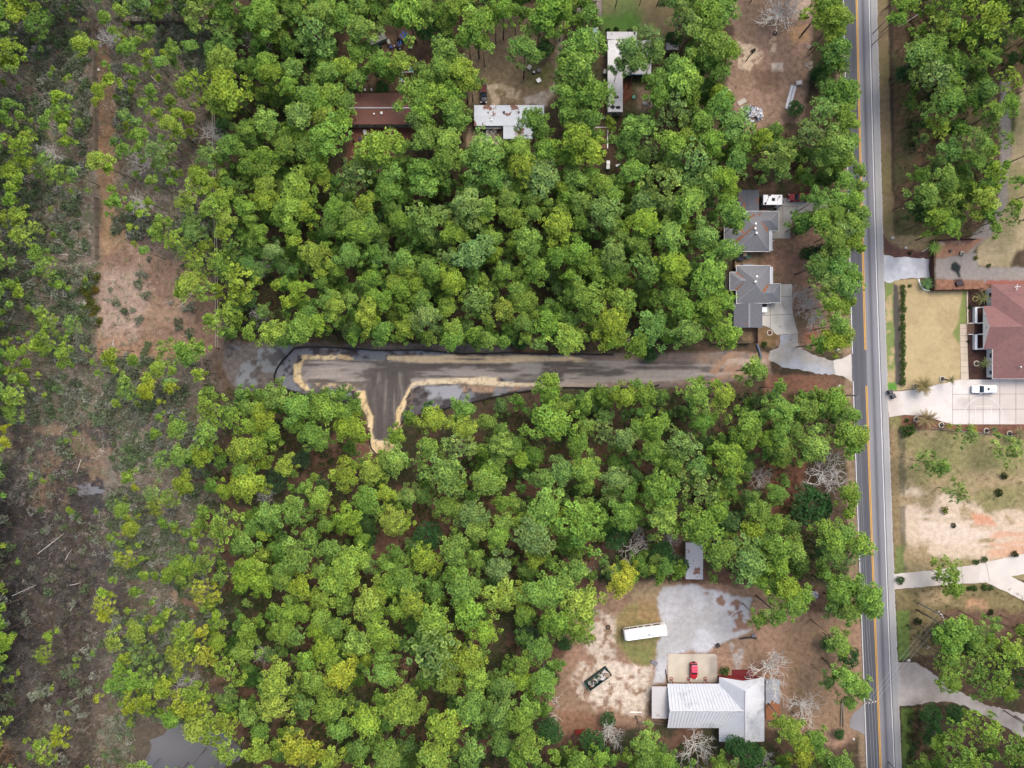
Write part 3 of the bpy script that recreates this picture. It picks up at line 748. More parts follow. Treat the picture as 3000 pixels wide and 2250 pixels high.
# ------------------------------------------------------------------ pines: crowns read off the photo, "x y r tint" per 750 x 563 tile (enlarged 2.947 times)
TILES = {
'A': """160 110 120 y,320 190 110 g,90 420 105 y,60 530 70 y,140 550 70 y,20 270 40 g,700 390 95 y,825 390 40 y,390 150 80 g,920 150 70 b,1030 80 60 y,980 270 55 b,1180 40 90 g,1380 100 70 b,1700 120 115 p,1670 220 60 p,1960 90 90 g,1930 200 75 g,2165 150 85 g,1910 310 80 g,1840 440 80 g,1975 400 80 g,1300 265 55 b,1210 250 40 b,1200 350 45 b,1120 400 80 b,1050 430 50 b,1270 490 45 y,1500 430 75 b,1640 410 55 b,1930 530 140 y,1510 540 45 b,1380 550 60 b,1180 620 62 b,900 560 40 b,1100 580 40 b,950 700 75 y,860 780 80 y,830 870 45 y,1150 730 48 b,1660 730 115 y,1570 760 70 y,1950 770 145 y,1970 920 70 y,1850 880 60 y,1310 790 58 b,1480 880 58 b,1230 890 58 b,1080 1010 60 p,1210 1060 45 p,1540 980 60 y,1340 980 45 y,1650 1010 60 y,1460 1080 80 y,1530 1125 60 y,1220 1180 90 b,1400 1190 40 b,570 690 30 b,510 830 75 y,520 950 85 b,560 1000 70 y,430 990 50 b,380 1040 58 b,690 1060 45 p,550 1120 50 y,580 1230 62 y,90 900 75 g,30 990 50 b,180 990 50 b,80 1065 55 b,230 1170 58 y,180 1265 105 y,40 1190 45 y,200 1390 60 y,250 1420 50 y,390 1390 85 b,480 1510 95 b,110 1480 100 y,160 1555 65 y,640 1500 55 p,110 1625 65 y,850 1400 105 y,950 1440 60 y,1080 1280 58 b,1040 1320 40 b,1190 1290 45 b,990 1225 42 g,1350 1300 95 p,1490 1290 60 p,1400 1400 85 p,1800 1340 90 p,1930 1370 60 g,1740 1550 115 y,1850 1610 75 y,1300 1560 52 b,1480 1570 40 b,960 1630 50 y,2120 1130 70 b,2175 1205 60 b,2060 1290 70 b,2150 1440 85 b,1990 1260 90 g,1960 1580 60 g,2060 1640 85 g,2180 580 65 g""",
'B': """60 110 110 b,150 195 90 b,130 300 70 b,40 30 70 b,320 90 78 b,300 165 60 g,480 40 60 g,570 130 100 b,620 50 80 b,740 140 90 b,510 290 145 p,260 345 60 g,290 435 70 g,520 460 115 d,880 50 90 b,1020 90 75 g,910 255 110 b,860 335 60 b,960 420 65 g,1300 80 145 b,1440 80 80 b,1170 150 70 b,1400 170 80 b,1260 195 58 b,1660 170 78 b,1750 60 95 b,1900 225 145 b,1830 330 85 b,1955 375 68 b,2060 170 58 b,2130 90 105 b,760 590 85 y,880 480 85 g,830 690 78 b,1080 540 88 b,1000 585 60 b,1250 550 88 y,1170 640 75 g,100 560 88 b,40 650 60 b,125 650 85 y,330 600 98 b,560 540 58 b,630 640 95 b,520 695 60 b,280 740 70 b,460 860 100 b,650 830 98 b,780 900 90 b,380 1000 100 p,590 1010 90 y,740 1060 98 b,570 920 90 b,100 1050 105 b,260 1150 60 b,620 1210 140 b,390 1180 68 b,565 1140 75 b,1600 600 118 b,1790 640 130 y,1640 465 130 b,1500 680 88 b,1850 710 90 b,1390 800 125 b,1560 820 115 b,1700 820 118 b,1440 960 105 b,1700 950 118 b,1380 1035 85 p,1750 1055 108 b,1440 1075 68 b,1620 700 95 b,1050 1270 145 y,1080 1400 78 b,1250 1280 78 b,1450 1200 105 b,1660 1250 118 b,1650 1385 108 b,1450 1500 138 g,870 1500 128 p,1170 1510 105 g,1480 1625 110 b,890 1425 80 b,540 1430 95 y,570 1540 68 y,430 1290 88 b,250 1275 88 b,90 1360 98 b,80 1450 88 b,235 1355 60 b,350 1600 115 y,90 1610 88 y,700 1570 58 g,1960 1330 148 p,1890 1400 80 b,2020 1520 128 g,2165 1310 68 b,2165 1600 58 p,1860 1640 80 g,1130 1640 95 b""",
'C': """30 100 65 g,330 80 150 b,240 170 100 b,330 255 85 g,440 130 88 b,130 110 48 b,670 150 98 g,640 50 60 g,110 430 118 b,300 430 55 d,620 400 145 b,560 600 160 b,460 560 90 b,470 820 115 b,710 820 128 b,470 990 98 b,690 1040 98 b,200 1060 138 g,570 1230 145 y,660 1320 105 y,710 1190 75 b,460 1350 75 b,290 1290 98 b,1180 340 115 p,1000 430 88 p,1230 470 98 p,1080 560 95 p,1100 450 100 p,930 560 60 p,1400 600 115 g,1450 690 145 b,1270 720 98 b,1540 710 88 b,1390 940 140 p,1260 830 85 b,1540 850 75 b,1475 1035 55 b,1450 30 100 g,1480 130 108 p,1690 120 115 b,1830 100 108 b,1560 240 108 p,1720 230 105 b,1740 400 125 b,1870 460 88 b,1690 500 88 b,1770 610 118 g,1680 740 65 g,1770 790 65 y,1790 920 118 g,1850 860 60 b,1620 1060 98 b,1910 1100 118 g,1960 1250 118 g,1730 1230 108 b,1060 1110 130 b,990 1250 115 g,1370 1250 128 b,1500 1190 85 y,1150 1290 85 p,1560 1400 128 p,1720 1560 118 g,1850 1560 105 y,1930 1410 108 g,1050 1490 115 b,1320 1590 135 p,60 1290 105 b,90 1440 105 y,260 1530 128 p,560 1540 98 b,770 1580 85 y,690 1510 70 b,50 1620 65 b,430 1635 55 b,2150 1200 85 y,2170 1440 58 p""",
'D': """460 100 108 y,600 160 115 y,560 250 88 y,500 40 80 b,580 430 115 g,640 410 70 g,640 800 125 g,710 780 78 b,550 770 68 g,470 970 108 p,650 970 88 b,700 1060 78 b,360 1160 98 p,580 1270 135 b,710 1220 65 b,450 1380 88 b,660 1390 88 b,775 1470 65 b,540 1510 105 d,780 1610 65 b,650 1570 80 b,60 1140 68 g,100 1340 108 p,120 1450 75 p,1560 60 115 b,1140 60 58 b,1130 170 58 b,1230 40 65 b,1470 200 88 y,1320 265 55 b,1600 240 78 b,1600 335 55 b,1870 170 140 y,1960 120 80 y,1830 265 85 b,2150 220 55 b,1300 480 110 g,1410 420 108 g,1420 560 88 g,1560 530 108 g,1330 680 88 p,1470 670 108 p,1600 720 78 b,1860 490 68 b,2100 690 88 y,1850 800 98 g,1760 880 70 g,1950 540 48 p,1570 880 105 b,1450 935 85 b,1480 1105 78 y,2080 900 78 b,1950 960 75 b,1920 1040 65 b,1690 1130 60 g,1560 1310 95 g,1790 1220 108 p,1860 1265 65 b,1780 1400 75 b,1930 1300 48 b,2060 1200 65 b,2040 1430 48 b,2160 1560 45 b,1950 1520 95 y,1530 1560 105 b,1400 1640 48 b,1720 1610 65 g,1850 1640 60 g""",
'E': """100 70 78 b,20 230 60 y,160 210 95 y,230 365 115 y,130 370 58 y,320 530 88 b,400 650 98 b,290 690 30 b,110 800 58 b,180 870 68 y,530 800 55 b,250 1000 38 b,400 1100 88 y,330 1040 48 b,620 1130 78 b,400 1290 115 y,330 1330 75 y,60 1300 48 y,130 1400 88 y,540 1400 75 y,540 1480 48 y,230 1460 48 y,60 1550 48 y,200 1590 58 y,120 1620 58 b,1010 60 58 b,960 100 55 b,1130 140 55 b,930 190 30 b,1210 190 48 y,1130 300 38 y,1370 230 38 b,1460 240 30 b,1290 90 48 b,1390 300 78 y,1330 350 55 y,1510 420 88 y,1560 485 75 p,1240 510 42 b,1150 440 28 y,1640 80 115 y,1840 130 88 y,1660 270 88 p,1670 360 78 p,1760 470 58 y,1950 240 78 y,1930 60 85 y,2130 130 88 b,2160 220 65 b,2180 450 48 b,2010 480 78 g,1930 350 68 y,1890 600 88 y,1650 560 68 y,1720 640 88 y,1630 810 125 y,1570 870 65 y,1750 850 78 y,1870 830 55 y,2060 770 105 y,2040 880 78 y,2130 620 65 g,1960 1030 78 y,1870 1130 98 y,1800 1080 48 y,2150 1200 58 b,940 1410 75 y,980 1360 40 y,1150 1430 55 y,1420 1350 78 b,1590 1370 98 b,1740 1330 58 b,1650 1440 55 b,1360 1520 78 y,1500 1540 48 y,1710 1560 55 y,1280 1630 65 y,1080 1620 65 p,840 1560 38 b,1000 1530 45 y,1450 1640 55 p""",
'F': """90 60 105 y,60 115 60 b,380 30 95 b,470 80 60 b,310 150 100 y,210 210 88 b,420 170 88 y,300 310 75 b,460 215 58 b,690 160 115 b,780 210 80 b,660 275 75 b,830 230 95 b,950 100 78 y,860 330 105 b,980 300 95 b,720 370 48 b,900 385 75 b,1170 140 65 g,1250 230 75 b,1430 230 118 p,1550 170 58 p,1380 360 95 g,1500 270 85 p,1500 420 65 g,1830 130 135 p,1990 130 88 b,1750 120 85 p,1950 220 75 b,1840 230 78 b,2140 180 75 b,2150 50 75 b,1980 340 48 b,1700 370 95 y,1870 530 125 p,2040 410 85 b,2050 520 75 y,1650 565 68 p,2190 450 40 b,40 350 75 b,130 500 65 p,320 430 55 y,500 540 115 y,590 470 48 b,800 550 105 b,840 590 58 b,1010 520 68 g,1040 580 50 g,660 630 58 y,700 690 48 b,550 700 58 y,570 790 65 g,370 850 75 y,250 790 48 b,180 815 48 y,280 960 58 y,330 680 48 g,1270 590 95 b,1280 650 70 y,1200 775 75 y,1260 840 88 b,1000 750 88 b,1480 660 78 b,1540 700 105 b,1690 770 115 y,1750 800 58 y,1890 750 68 g,1970 770 58 b,2140 700 78 b,1390 790 65 y,1370 835 38 y,1900 920 108 p,1950 860 58 b,1870 985 75 p,2000 920 60 b,1440 930 88 g,1270 1010 58 g,1650 1020 78 y,1620 960 55 b,620 950 78 b,690 1000 85 y,700 900 55 b,820 930 65 b,640 1070 60 b,1020 900 88 b,1110 950 78 b,950 1050 108 y,1040 1110 48 y,960 1155 55 y,1290 1180 88 y,1350 1120 55 b,1460 1080 115 p,1480 1240 55 b,2140 1020 88 y,2000 1110 48 b,1700 1190 78 b,1690 1290 78 b,1880 1210 58 b,2010 1280 65 b,2150 1290 58 b,2160 1160 50 g,1260 1265 40 b,1090 1200 95 g,140 1200 105 y,390 1170 105 b,420 1255 55 b,530 1130 88 y,460 1040 75 g,820 1190 75 d,1080 1285 55 p""",
'G': """40 60 58 b,170 60 78 b,40 250 75 y,180 180 75 b,430 170 85 b,310 95 48 b,400 310 115 y,470 50 58 b,590 90 95 b,590 260 75 b,800 180 128 p,850 30 95 b,140 430 118 b,160 500 70 g,560 530 105 b,390 560 85 b,80 560 28 Y,210 690 98 b,50 690 52 b,690 640 98 b,740 770 58 b,490 720 52 b,870 540 110 p,920 370 85 b,930 290 60 b,1080 450 88 b,1150 270 108 y,1140 370 65 p,1360 390 118 b,1130 90 100 p,1520 110 130 b,1420 190 75 b,1350 110 75 p,1650 390 140 p,1850 500 108 b,1900 190 130 b,1860 80 85 b,1930 280 70 b,1130 650 108 p,1210 740 55 b,910 730 78 b,1300 670 70 g,1400 650 125 y,1440 630 70 y,1700 730 128 b,40 850 85 b,100 950 105 b,520 890 88 g,660 930 125 b,660 1020 75 b,960 940 108 b,850 870 60 b,1110 900 55 d,1370 900 105 g,1480 990 95 b,1720 1000 105 b,1660 1060 90 b,1830 950 108 b,850 1150 140 y,900 1210 80 y,860 1290 75 y,1200 1190 140 g,1080 1330 95 b,1500 1210 118 p,1860 1230 118 b,300 1140 105 b,100 1120 68 b,490 1120 95 g,480 1290 115 y,580 1240 58 b,240 1320 55 p,130 1270 48 b,330 1630 78 b,1080 1650 40 b,1620 1620 42 b,2080 1530 95 b,1760 1645 40 b""",
'H': """600 100 115 b,430 60 85 b,720 80 85 b,790 200 85 b,560 200 115 b,700 270 108 b,300 260 98 g,450 260 98 b,620 330 98 p,750 330 78 b,560 420 105 b,720 440 75 b,620 520 85 b,790 500 45 b,420 640 110 g,580 640 115 g,700 740 108 g,540 760 105 p,640 820 115 g,540 970 95 y,640 990 75 y,720 950 48 b,600 1150 98 b,660 1230 75 y,560 1300 98 y,450 1310 75 b,470 830 70 p,1350 30 98 b,1530 60 105 b,1850 70 120 y,1880 160 60 b,1430 230 95 y,1570 310 75 b,1300 170 85 d,1950 310 58 b,2110 200 75 p,2150 120 48 b""",
'I': """140 100 105 y,110 265 78 y,50 120 50 b,40 380 42 Y,40 490 48 Y,1270 60 85 Y,1380 150 30 Y,1470 10 55 Y,1480 60 30 Y,1010 160 45 y,1380 280 40 b,1090 60 85 p,1820 210 105 y,1790 70 65 b,1540 380 95 b,1780 430 105 b,1330 440 38 b,1750 620 95 y,1560 620 95 b,1640 660 60 g,1390 670 75 b,2100 560 128 y,2160 360 68 y,2020 330 85 b,1960 230 65 b,2150 200 75 b,2130 870 120 y,1950 920 75 y,2110 740 78 b,1120 800 65 y,1160 890 35 Y,1590 860 95 y,1830 880 65 g,1320 950 80 p,1340 1050 75 Y,1480 990 75 y,1060 1080 85 b,1100 1150 40 Y,1140 1240 85 Y,960 1330 48 b,1030 1370 38 b,1770 1090 58 b,1720 1210 38 b,1610 1300 40 b,1690 1400 48 b,1940 1250 115 b,2100 1370 98 b,1070 1510 85 Y,1440 1620 55 y,1600 1560 95 y,1790 1540 105 b,2150 1570 88 y,1250 1640 48 y,2040 1610 48 b,2170 1250 70 b""",
'J': """190 110 98 b,60 320 88 y,30 230 70 y,360 200 105 b,340 340 85 b,590 200 118 b,710 220 65 b,780 290 90 b,780 380 115 y,880 410 78 y,150 420 85 y,520 450 105 b,560 520 58 b,910 470 48 y,30 560 88 y,60 690 55 y,260 710 75 y,40 870 68 y,500 790 33 y,1220 440 65 y,1190 660 120 b,1100 650 58 b,780 790 128 y,1000 750 105 y,960 990 125 b,1110 950 68 y,1180 1180 110 y,1240 1060 38 b,1310 1180 48 y,1530 300 115 y,1330 290 65 g,1800 380 105 y,1800 210 85 b,1990 310 68 b,2120 400 65 g,1500 540 95 b,1740 560 105 p,1860 570 48 b,2110 530 105 b,2090 655 75 b,1960 590 48 b,1640 770 150 p,1450 700 95 p,1750 880 58 y,1980 840 125 b,2030 740 75 b,1660 1050 120 b,1450 960 75 g,1310 960 75 p,1850 960 58 g,1880 1130 125 p,1900 1260 85 b,2130 1030 75 b,2140 1200 85 b,2090 1320 105 b,1710 1420 135 b,1460 1510 120 y,1890 1500 75 b,120 1130 98 b,340 1120 115 b,300 1000 58 b,550 980 115 y,410 900 58 b,780 1170 125 y,600 1210 65 b,380 1480 135 b,200 1430 75 g,650 1420 85 p,850 1490 110 y,770 1590 130 y,480 1290 58 g,50 1300 48 y,80 1470 58 y,40 1570 58 y,1230 1540 35 b,1250 1630 105 b,230 1630 85 b,540 1610 65 b,1730 1640 95 b,2100 1580 98 p,950 1180 75 d""",
'K': """320 80 95 b,60 150 55 g,870 60 48 b,820 140 55 b,960 110 105 y,1140 90 95 b,640 150 58 b,420 190 55 b,510 185 38 b,330 330 160 b,30 530 75 b,180 590 75 g,90 650 72 y,570 510 105 b,640 380 68 b,800 430 88 p,970 470 88 p,1080 390 88 b,1240 370 95 b,1210 560 105 g,1280 600 65 b,1480 530 118 p,1380 680 80 b,1430 720 50 b,1100 245 48 g,1590 100 115 b,1820 110 105 y,1620 330 105 g,2020 370 125 b,2040 470 90 b,1860 630 135 y,1760 560 60 b,2160 260 65 g,2175 470 75 b,250 800 88 g,430 760 105 g,640 750 105 b,640 890 55 b,880 810 115 p,860 1000 55 p,1290 900 160 b,1310 1030 95 b,1620 910 145 p,1590 740 105 g,1860 830 78 g,1010 930 80 g,950 1120 120 b,1080 1110 80 g,1290 1160 115 b,1750 1110 95 b,1620 1240 140 b,1900 1200 105 d,2060 1270 98 y,2120 1110 105 b,2030 1000 85 d,280 1060 150 b,350 1140 80 b,180 1290 138 p,590 1230 170 b,620 1110 95 b,560 1330 95 b,30 1030 58 b,40 1180 58 b,190 1510 78 y,110 1600 65 g,330 1560 55 g,550 1600 98 b,1000 1610 75 Y,1210 1600 38 y,860 1620 65 p,1330 1580 65 g,1790 1440 125 b,2040 1530 145 p,2150 1390 85 b""",
'L': """90 30 55 b,100 230 125 b,330 240 98 b,560 150 118 b,700 270 85 b,80 430 110 b,220 400 108 b,110 560 110 b,120 640 65 b,380 530 120 b,320 620 55 b,690 430 105 b,780 460 85 y,710 550 85 b,590 420 75 p,690 960 95 b,680 1130 50 b,60 950 75 g,40 1210 85 b,180 1230 75 g,540 1320 120 b,770 1380 108 b,560 1460 105 b,660 1290 90 b,60 1420 125 b,220 1440 95 b,250 1560 95 d,80 1570 95 b,680 1500 90 p,2080 570 115 p,1380 680 90 p,1510 720 62 b,1730 440 75 p,1630 930 80 p,1560 1600 95 b""",
'M': """40 550 85 y,430 510 55 y,370 680 78 y,900 150 58 y,910 250 100 Y,900 355 60 Y,960 30 38 b,1170 125 55 b,1260 10 38 y,1430 10 48 y,1590 20 75 y,1760 150 105 Y,2110 40 95 y,1190 470 105 y,1340 450 48 y,1000 560 95 y,1210 680 105 p,1080 700 65 y,1040 800 58 b,1580 540 95 y,1610 470 60 y,1570 690 130 Y,1780 680 85 Y,1730 490 55 Y,1890 570 65 y,1990 810 105 y,2130 480 85 b,2120 650 85 b,1020 930 98 b,940 960 58 b,1160 900 85 b,1290 910 105 y,1420 970 88 y,1160 1080 105 Y,1100 1160 48 Y,1270 1090 58 y,840 1065 42 Y,1680 1010 100 y,1600 1100 120 Y,1700 1120 85 Y,1640 1220 48 Y,1480 1230 85 b,1700 1310 105 y,1850 1330 115 y,1940 1260 75 y,1980 1500 115 y,1970 1140 58 g,2150 1200 78 b,2170 1520 58 y,520 1400 88 Y,480 1340 40 y,330 1460 58 y,380 1560 85 y,270 1550 40 b,580 1180 25 Y""",
'N': """60 60 95 y,230 30 85 b,380 90 98 y,700 50 130 y,820 65 60 y,580 200 105 y,300 200 48 b,270 310 95 b,400 300 88 y,560 350 85 y,690 430 95 b,530 470 65 y,240 470 105 b,350 510 75 p,780 230 75 b,970 230 115 y,1060 170 88 y,1000 340 88 b,610 630 120 y,430 720 78 b,1220 300 78 b,1360 240 110 y,1320 80 110 b,1150 60 95 b,1070 480 120 y,880 560 115 b,1060 590 65 y,840 460 58 y,1540 390 130 y,1540 120 85 g,1790 90 145 b,1850 300 115 b,2110 180 130 y,1970 480 115 y,1510 660 160 p,1600 560 85 b,1480 570 70 b,730 840 140 Y,690 760 85 y,180 890 150 y,500 900 105 b,1110 850 105 b,960 700 55 y,1110 690 95 b,1820 700 120 y,1900 870 105 b,1690 900 120 y,1460 880 75 g,1640 710 70 b,150 1120 120 y,40 1330 85 g,640 1100 125 b,550 1215 48 b,400 1090 85 g,1240 1120 140 y,1370 1150 85 y,1090 1070 75 b,1850 1130 130 b,1650 1280 145 y,960 1230 115 y,720 1320 95 b,1340 990 38 b,2080 930 85 g,2160 950 95 p,2100 1180 115 g,370 1490 130 Y,640 1580 105 y,50 1500 95 y,1100 1470 115 g,1140 1560 105 b,1540 1560 130 y,1870 1510 130 p,2120 1430 120 g,900 1500 85 g,1300 1460 95 d,430 1180 55 p""",
'O': """40 160 70 y,200 150 115 b,320 130 128 b,450 90 115 b,590 240 130 y,690 130 48 b,390 380 140 b,560 460 135 b,640 330 70 b,100 310 85 b,240 620 105 b,90 750 85 b,280 910 130 b,80 900 105 y,130 1140 105 b,60 1250 98 y,150 1480 130 b,60 1570 95 b,940 60 115 Y,380 1570 55 b,570 1600 95 b,760 1570 75 b,1150 1430 105 b,1150 1590 95 b,1320 1570 75 b,1780 1610 65 g,2130 370 75 b,2150 40 65 b""",
'P': """160 120 110 y,60 80 85 g,300 170 88 b,230 260 105 b,80 330 105 b,600 130 118 b,720 90 80 b,850 170 125 b,700 290 120 b,560 260 75 p,880 280 85 b,530 20 50 b,600 560 95 b,640 620 70 b,680 900 110 b,780 960 95 b,690 1080 65 b,620 830 60 g,520 900 55 p,180 1320 105 y,290 1430 105 y,390 1390 95 b,300 1570 78 Y,90 1260 48 b,430 1490 60 b,620 1610 110 g,480 1590 75 g,1600 470 118 b,1570 580 95 b,1770 540 78 b,1700 430 60 b,1930 440 75 b,1920 570 48 b,1830 620 85 b,1560 700 85 b,1620 770 75 b,1560 850 85 b,1580 930 68 b,1790 810 95 b,1880 960 118 b,1990 820 98 b,2120 660 105 y,2050 600 60 b,2170 480 58 b,2060 1000 75 b,2150 900 75 d,1870 1330 115 y,1620 1360 85 b,1640 1520 120 b,1450 1440 65 b,1760 1600 95 b,2100 1480 130 g,1560 20 80 b,1600 110 75 b""",
}
TINT = {'b': (0.184, 0.304, 0.067), 'y': (0.232, 0.338, 0.061), 'Y': (0.31, 0.365, 0.052), 'g': (0.142, 0.255, 0.066), 'p': (0.184, 0.292, 0.09), 'd': (0.094, 0.168, 0.056)}
TINTNAME = {'b': 'bright green', 'y': 'yellow-green', 'Y': 'golden-yellow', 'g': 'mid-green', 'p': 'pale dusty-green', 'd': 'dim dark-green'}
F = 750 / 2210
pines = []
for tile, txt in TILES.items():
    k = "ABCDEFGHIJKLMNOP".index(tile)
    ox, oy = 750 * (k % 4), (0, 563, 1125, 1687)[k // 4]
    for e in txt.split(','):
        x, y, r, t = e.split()
        pines.append((ox + int(x) * F, oy + int(y) * F, int(r) * F * (1.0 + .25 * min(1, max(0, (ox + int(x) * F - 300) / 420))), t))

def blades(cx, cy, cz, dirs, length, width, r, base_col, tip_col):
    """needle fans: for each direction one thin triangle, all centred on one twig tip. returns verts, cols"""
    n = len(dirs)
    side = np.cross(dirs, r.normal(size=(n, 3)))
    side /= np.linalg.norm(side, axis=1)[:, None] + 1e-9
    L = length * r.uniform(0.75, 1.2, n)[:, None]
    c = np.array([[cx, cy, cz]])
    v = np.empty((n, 3, 3))
    v[:, 0] = c + dirs * L * 0.10 - side * width
    v[:, 1] = c + dirs * L * 0.10 + side * width
    v[:, 2] = c + dirs * L
    col = np.empty((n, 3, 3))
    j = r.uniform(0.85, 1.15, (n, 1))
    col[:, 0] = base_col * j; col[:, 1] = base_col * j; col[:, 2] = tip_col * j
    return v.reshape(-1, 3), col.reshape(-1, 3)

def rosette(p, nrm, rho, k, r):
    """one needle tuft: a ring of broad needle bundles round a bud, shade painted into the centre and tips lightened, and a few spikes standing up"""
    a = np.cross(nrm, [.3, .5, .81]); a /= np.linalg.norm(a); b = np.cross(nrm, a)
    n = k + 4
    th = np.concatenate([np.arange(k) * 2 * PI / k, r.uniform(0, 6.28, 4)]) + r.uniform(0, 6) + r.normal(0, .08, n)
    L = rho * np.concatenate([r.uniform(.8, 1.2, k), r.uniform(.6, 1.0, 4)])
    up = rho * np.concatenate([r.uniform(-.28, .28, k), r.uniform(.5, 1.0, 4)])
    hw = np.concatenate([np.full(k, PI / k * .80), np.full(4, .16)])
    P_ = np.array(p)
    def pt(an, ll, uu):
        return P_ + (np.cos(an) * ll)[:, None] * a + (np.sin(an) * ll)[:, None] * b + uu[:, None] * nrm
    v = np.empty((n, 3, 3)); c = np.empty((n, 3, 3))
    v[:, 0] = P_ + nrm * rho * np.where(np.arange(n) < k, .06, 0)[:, None]
    v[:, 1] = pt(th - hw, L, up); v[:, 2] = pt(th + hw, L * r.uniform(.85, 1.1, n), up + r.normal(0, .1, n) * rho)
    j = r.uniform(.85, 1.15, (n, 1))
    c[:, 0] = np.array([.20, .27, .30]) * j  # centre coloured dark to stand for shade down inside the tuft
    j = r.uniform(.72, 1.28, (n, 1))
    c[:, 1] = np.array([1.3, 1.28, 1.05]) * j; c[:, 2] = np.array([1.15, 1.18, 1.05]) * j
    return v.reshape(-1, 3), c.reshape(-1, 3)

def pine_crown(seed, lobes, tufts, blade, width, k, flat=0.62, spread=0.62, open_=0.0):
    """crown of radius about 1: limbs ending in lobes, each lobe a dome of needle tufts"""
    r = np.random.default_rng(seed)
    V_, C_ = [], []
    cen = [(r.uniform(-.12, .12), r.uniform(-.12, .12), 0.42, r.uniform(.30, .42))]
    a0 = r.uniform(0, 6.28)
    for q in range(lobes - 1):
        a = a0 + q * 2.399 + r.uniform(-.35, .35)
        d = spread * math.sqrt((q + 0.7) / lobes) * r.uniform(.72, 1.38) + open_ * 0.15
        cen.append((d * math.cos(a), d * math.sin(a), 0.36 - 0.75 * d * d + r.uniform(-.2, .2), r.uniform(.20, .36)))
    for q in range(3):
        a = r.uniform(0, 6.28); d = r.uniform(.85, 1.12)
        cen.append((d * math.cos(a), d * math.sin(a), -0.25 + r.uniform(-.15, .1), r.uniform(.16, .24)))
    for (x, y, z, R) in cen:
        tl = r.uniform(.82, 1.14)
        n = max(4, int(tufts * (R / 0.33) ** 2))
        for q in range(n):
            u = (q + 0.5) / n
            zz = 1 - 1.25 * u
            a = q * 2.399 + r.uniform(-.4, .4)
            rr = math.sqrt(max(0, 1 - zz * zz))
            s = R * r.uniform(.80, 1.12)
            p = (x + s * rr * math.cos(a), y + s * rr * math.sin(a), z + s * 0.72 * zz)
            nrm = np.array([rr * math.cos(a) * .8, rr * math.sin(a) * .8, max(zz, -.1) * 0.8 + .5])
            nrm /= np.linalg.norm(nrm)
            t = r.uniform(0.60, 1.25) * tl
            w = r.uniform(-0.14, 0.26)
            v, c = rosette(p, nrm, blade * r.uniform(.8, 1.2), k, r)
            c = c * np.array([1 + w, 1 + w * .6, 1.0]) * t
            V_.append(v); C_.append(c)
    v = np.concatenate(V_); c = np.concatenate(C_)
    v[:, 2] *= flat / 0.62
    return v, c

BIG, MID, SML, OPN = [], [], [], []
for q in range(9):
    BIG.append(pine_crown(100 + q, 14 + q % 3, 14, 0.122, 0, 8))
for q in range(9):
    MID.append(pine_crown(200 + q, 10 + q % 3, 12, 0.165, 0, 8, 0.70, 0.60))
for q in range(7):
    SML.append(pine_crown(300 + q, 7 + q % 2, 7, 0.245, 0, 8, 0.8, 0.52))
for q in range(7):
    OPN.append(pine_crown(400 + q, 13 + q % 3, 7, 0.132, 0, 7, 0.7, 0.80, 0.5))
TREE_MESH = {}
def tri_faces(v):
    return np.arange(len(v)).reshape(-1, 3)
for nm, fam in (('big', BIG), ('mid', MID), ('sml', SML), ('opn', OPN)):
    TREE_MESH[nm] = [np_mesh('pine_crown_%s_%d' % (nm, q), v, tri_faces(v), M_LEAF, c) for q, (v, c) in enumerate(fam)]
FAM = {'big': BIG, 'mid': MID, 'sml': SML, 'opn': OPN}

def trunk_mesh(seed, thick=0.013):
    r = random.Random(seed)
    b = MB()
    bx, by = r.uniform(-.012, .012), r.uniform(-.012, .012)
    b.tube([(0, 0, 0), (bx * .5, by * .5, .4), (bx, by, .75), (0, 0, .96)], [thick, thick * .8, thick * .6, thick * .2], 7)
    for q in range(9):
        z = 0.70 + 0.026 * q
        a = q * 2.4 + r.uniform(-.5, .5); L = r.uniform(.07, .15)
        b.tube([(bx * .7, by * .7, z), (bx * .7 + L * .5 * math.cos(a), by * .7 + L * .5 * math.sin(a), z + .012), (L * math.cos(a), L * math.sin(a), z + .05)], [thick * .34, thick * .24, thick * .1], 4, cap=False)
    return b.mesh('pine_trunk_%d' % seed, M_BARK, True)
TRUNKS = [trunk_mesh(q) for q in range(5)]

def pine_spec(px, py, r, t):
    """size, height and place of a pine from its crown in the photo"""
    q = random.Random(int(px * 7 + py * 13))
    Rm = r * S
    h = 8.6 + 1.8 * Rm + q.uniform(-1.6, 1.6)
    if px < 620 or (px < 800 and py > 1200):
        h -= 1.2
    if t == 'd':
        h -= 5.0
    elif t == 'g':
        h -= 1.8
    if px > 2640 and 1240 < py < 1740:
        h = 9 + q.uniform(-1, 1)
    if 2450 > px > 2150 and py < 640 and t in 'gd':
        h -= 1
    h = max(3.5, h)
    hc = h - 0.45 * Rm
    x, y, _ = P(px, py, hc)
    return x, y, hc, h, Rm * (H - hc) / H, q

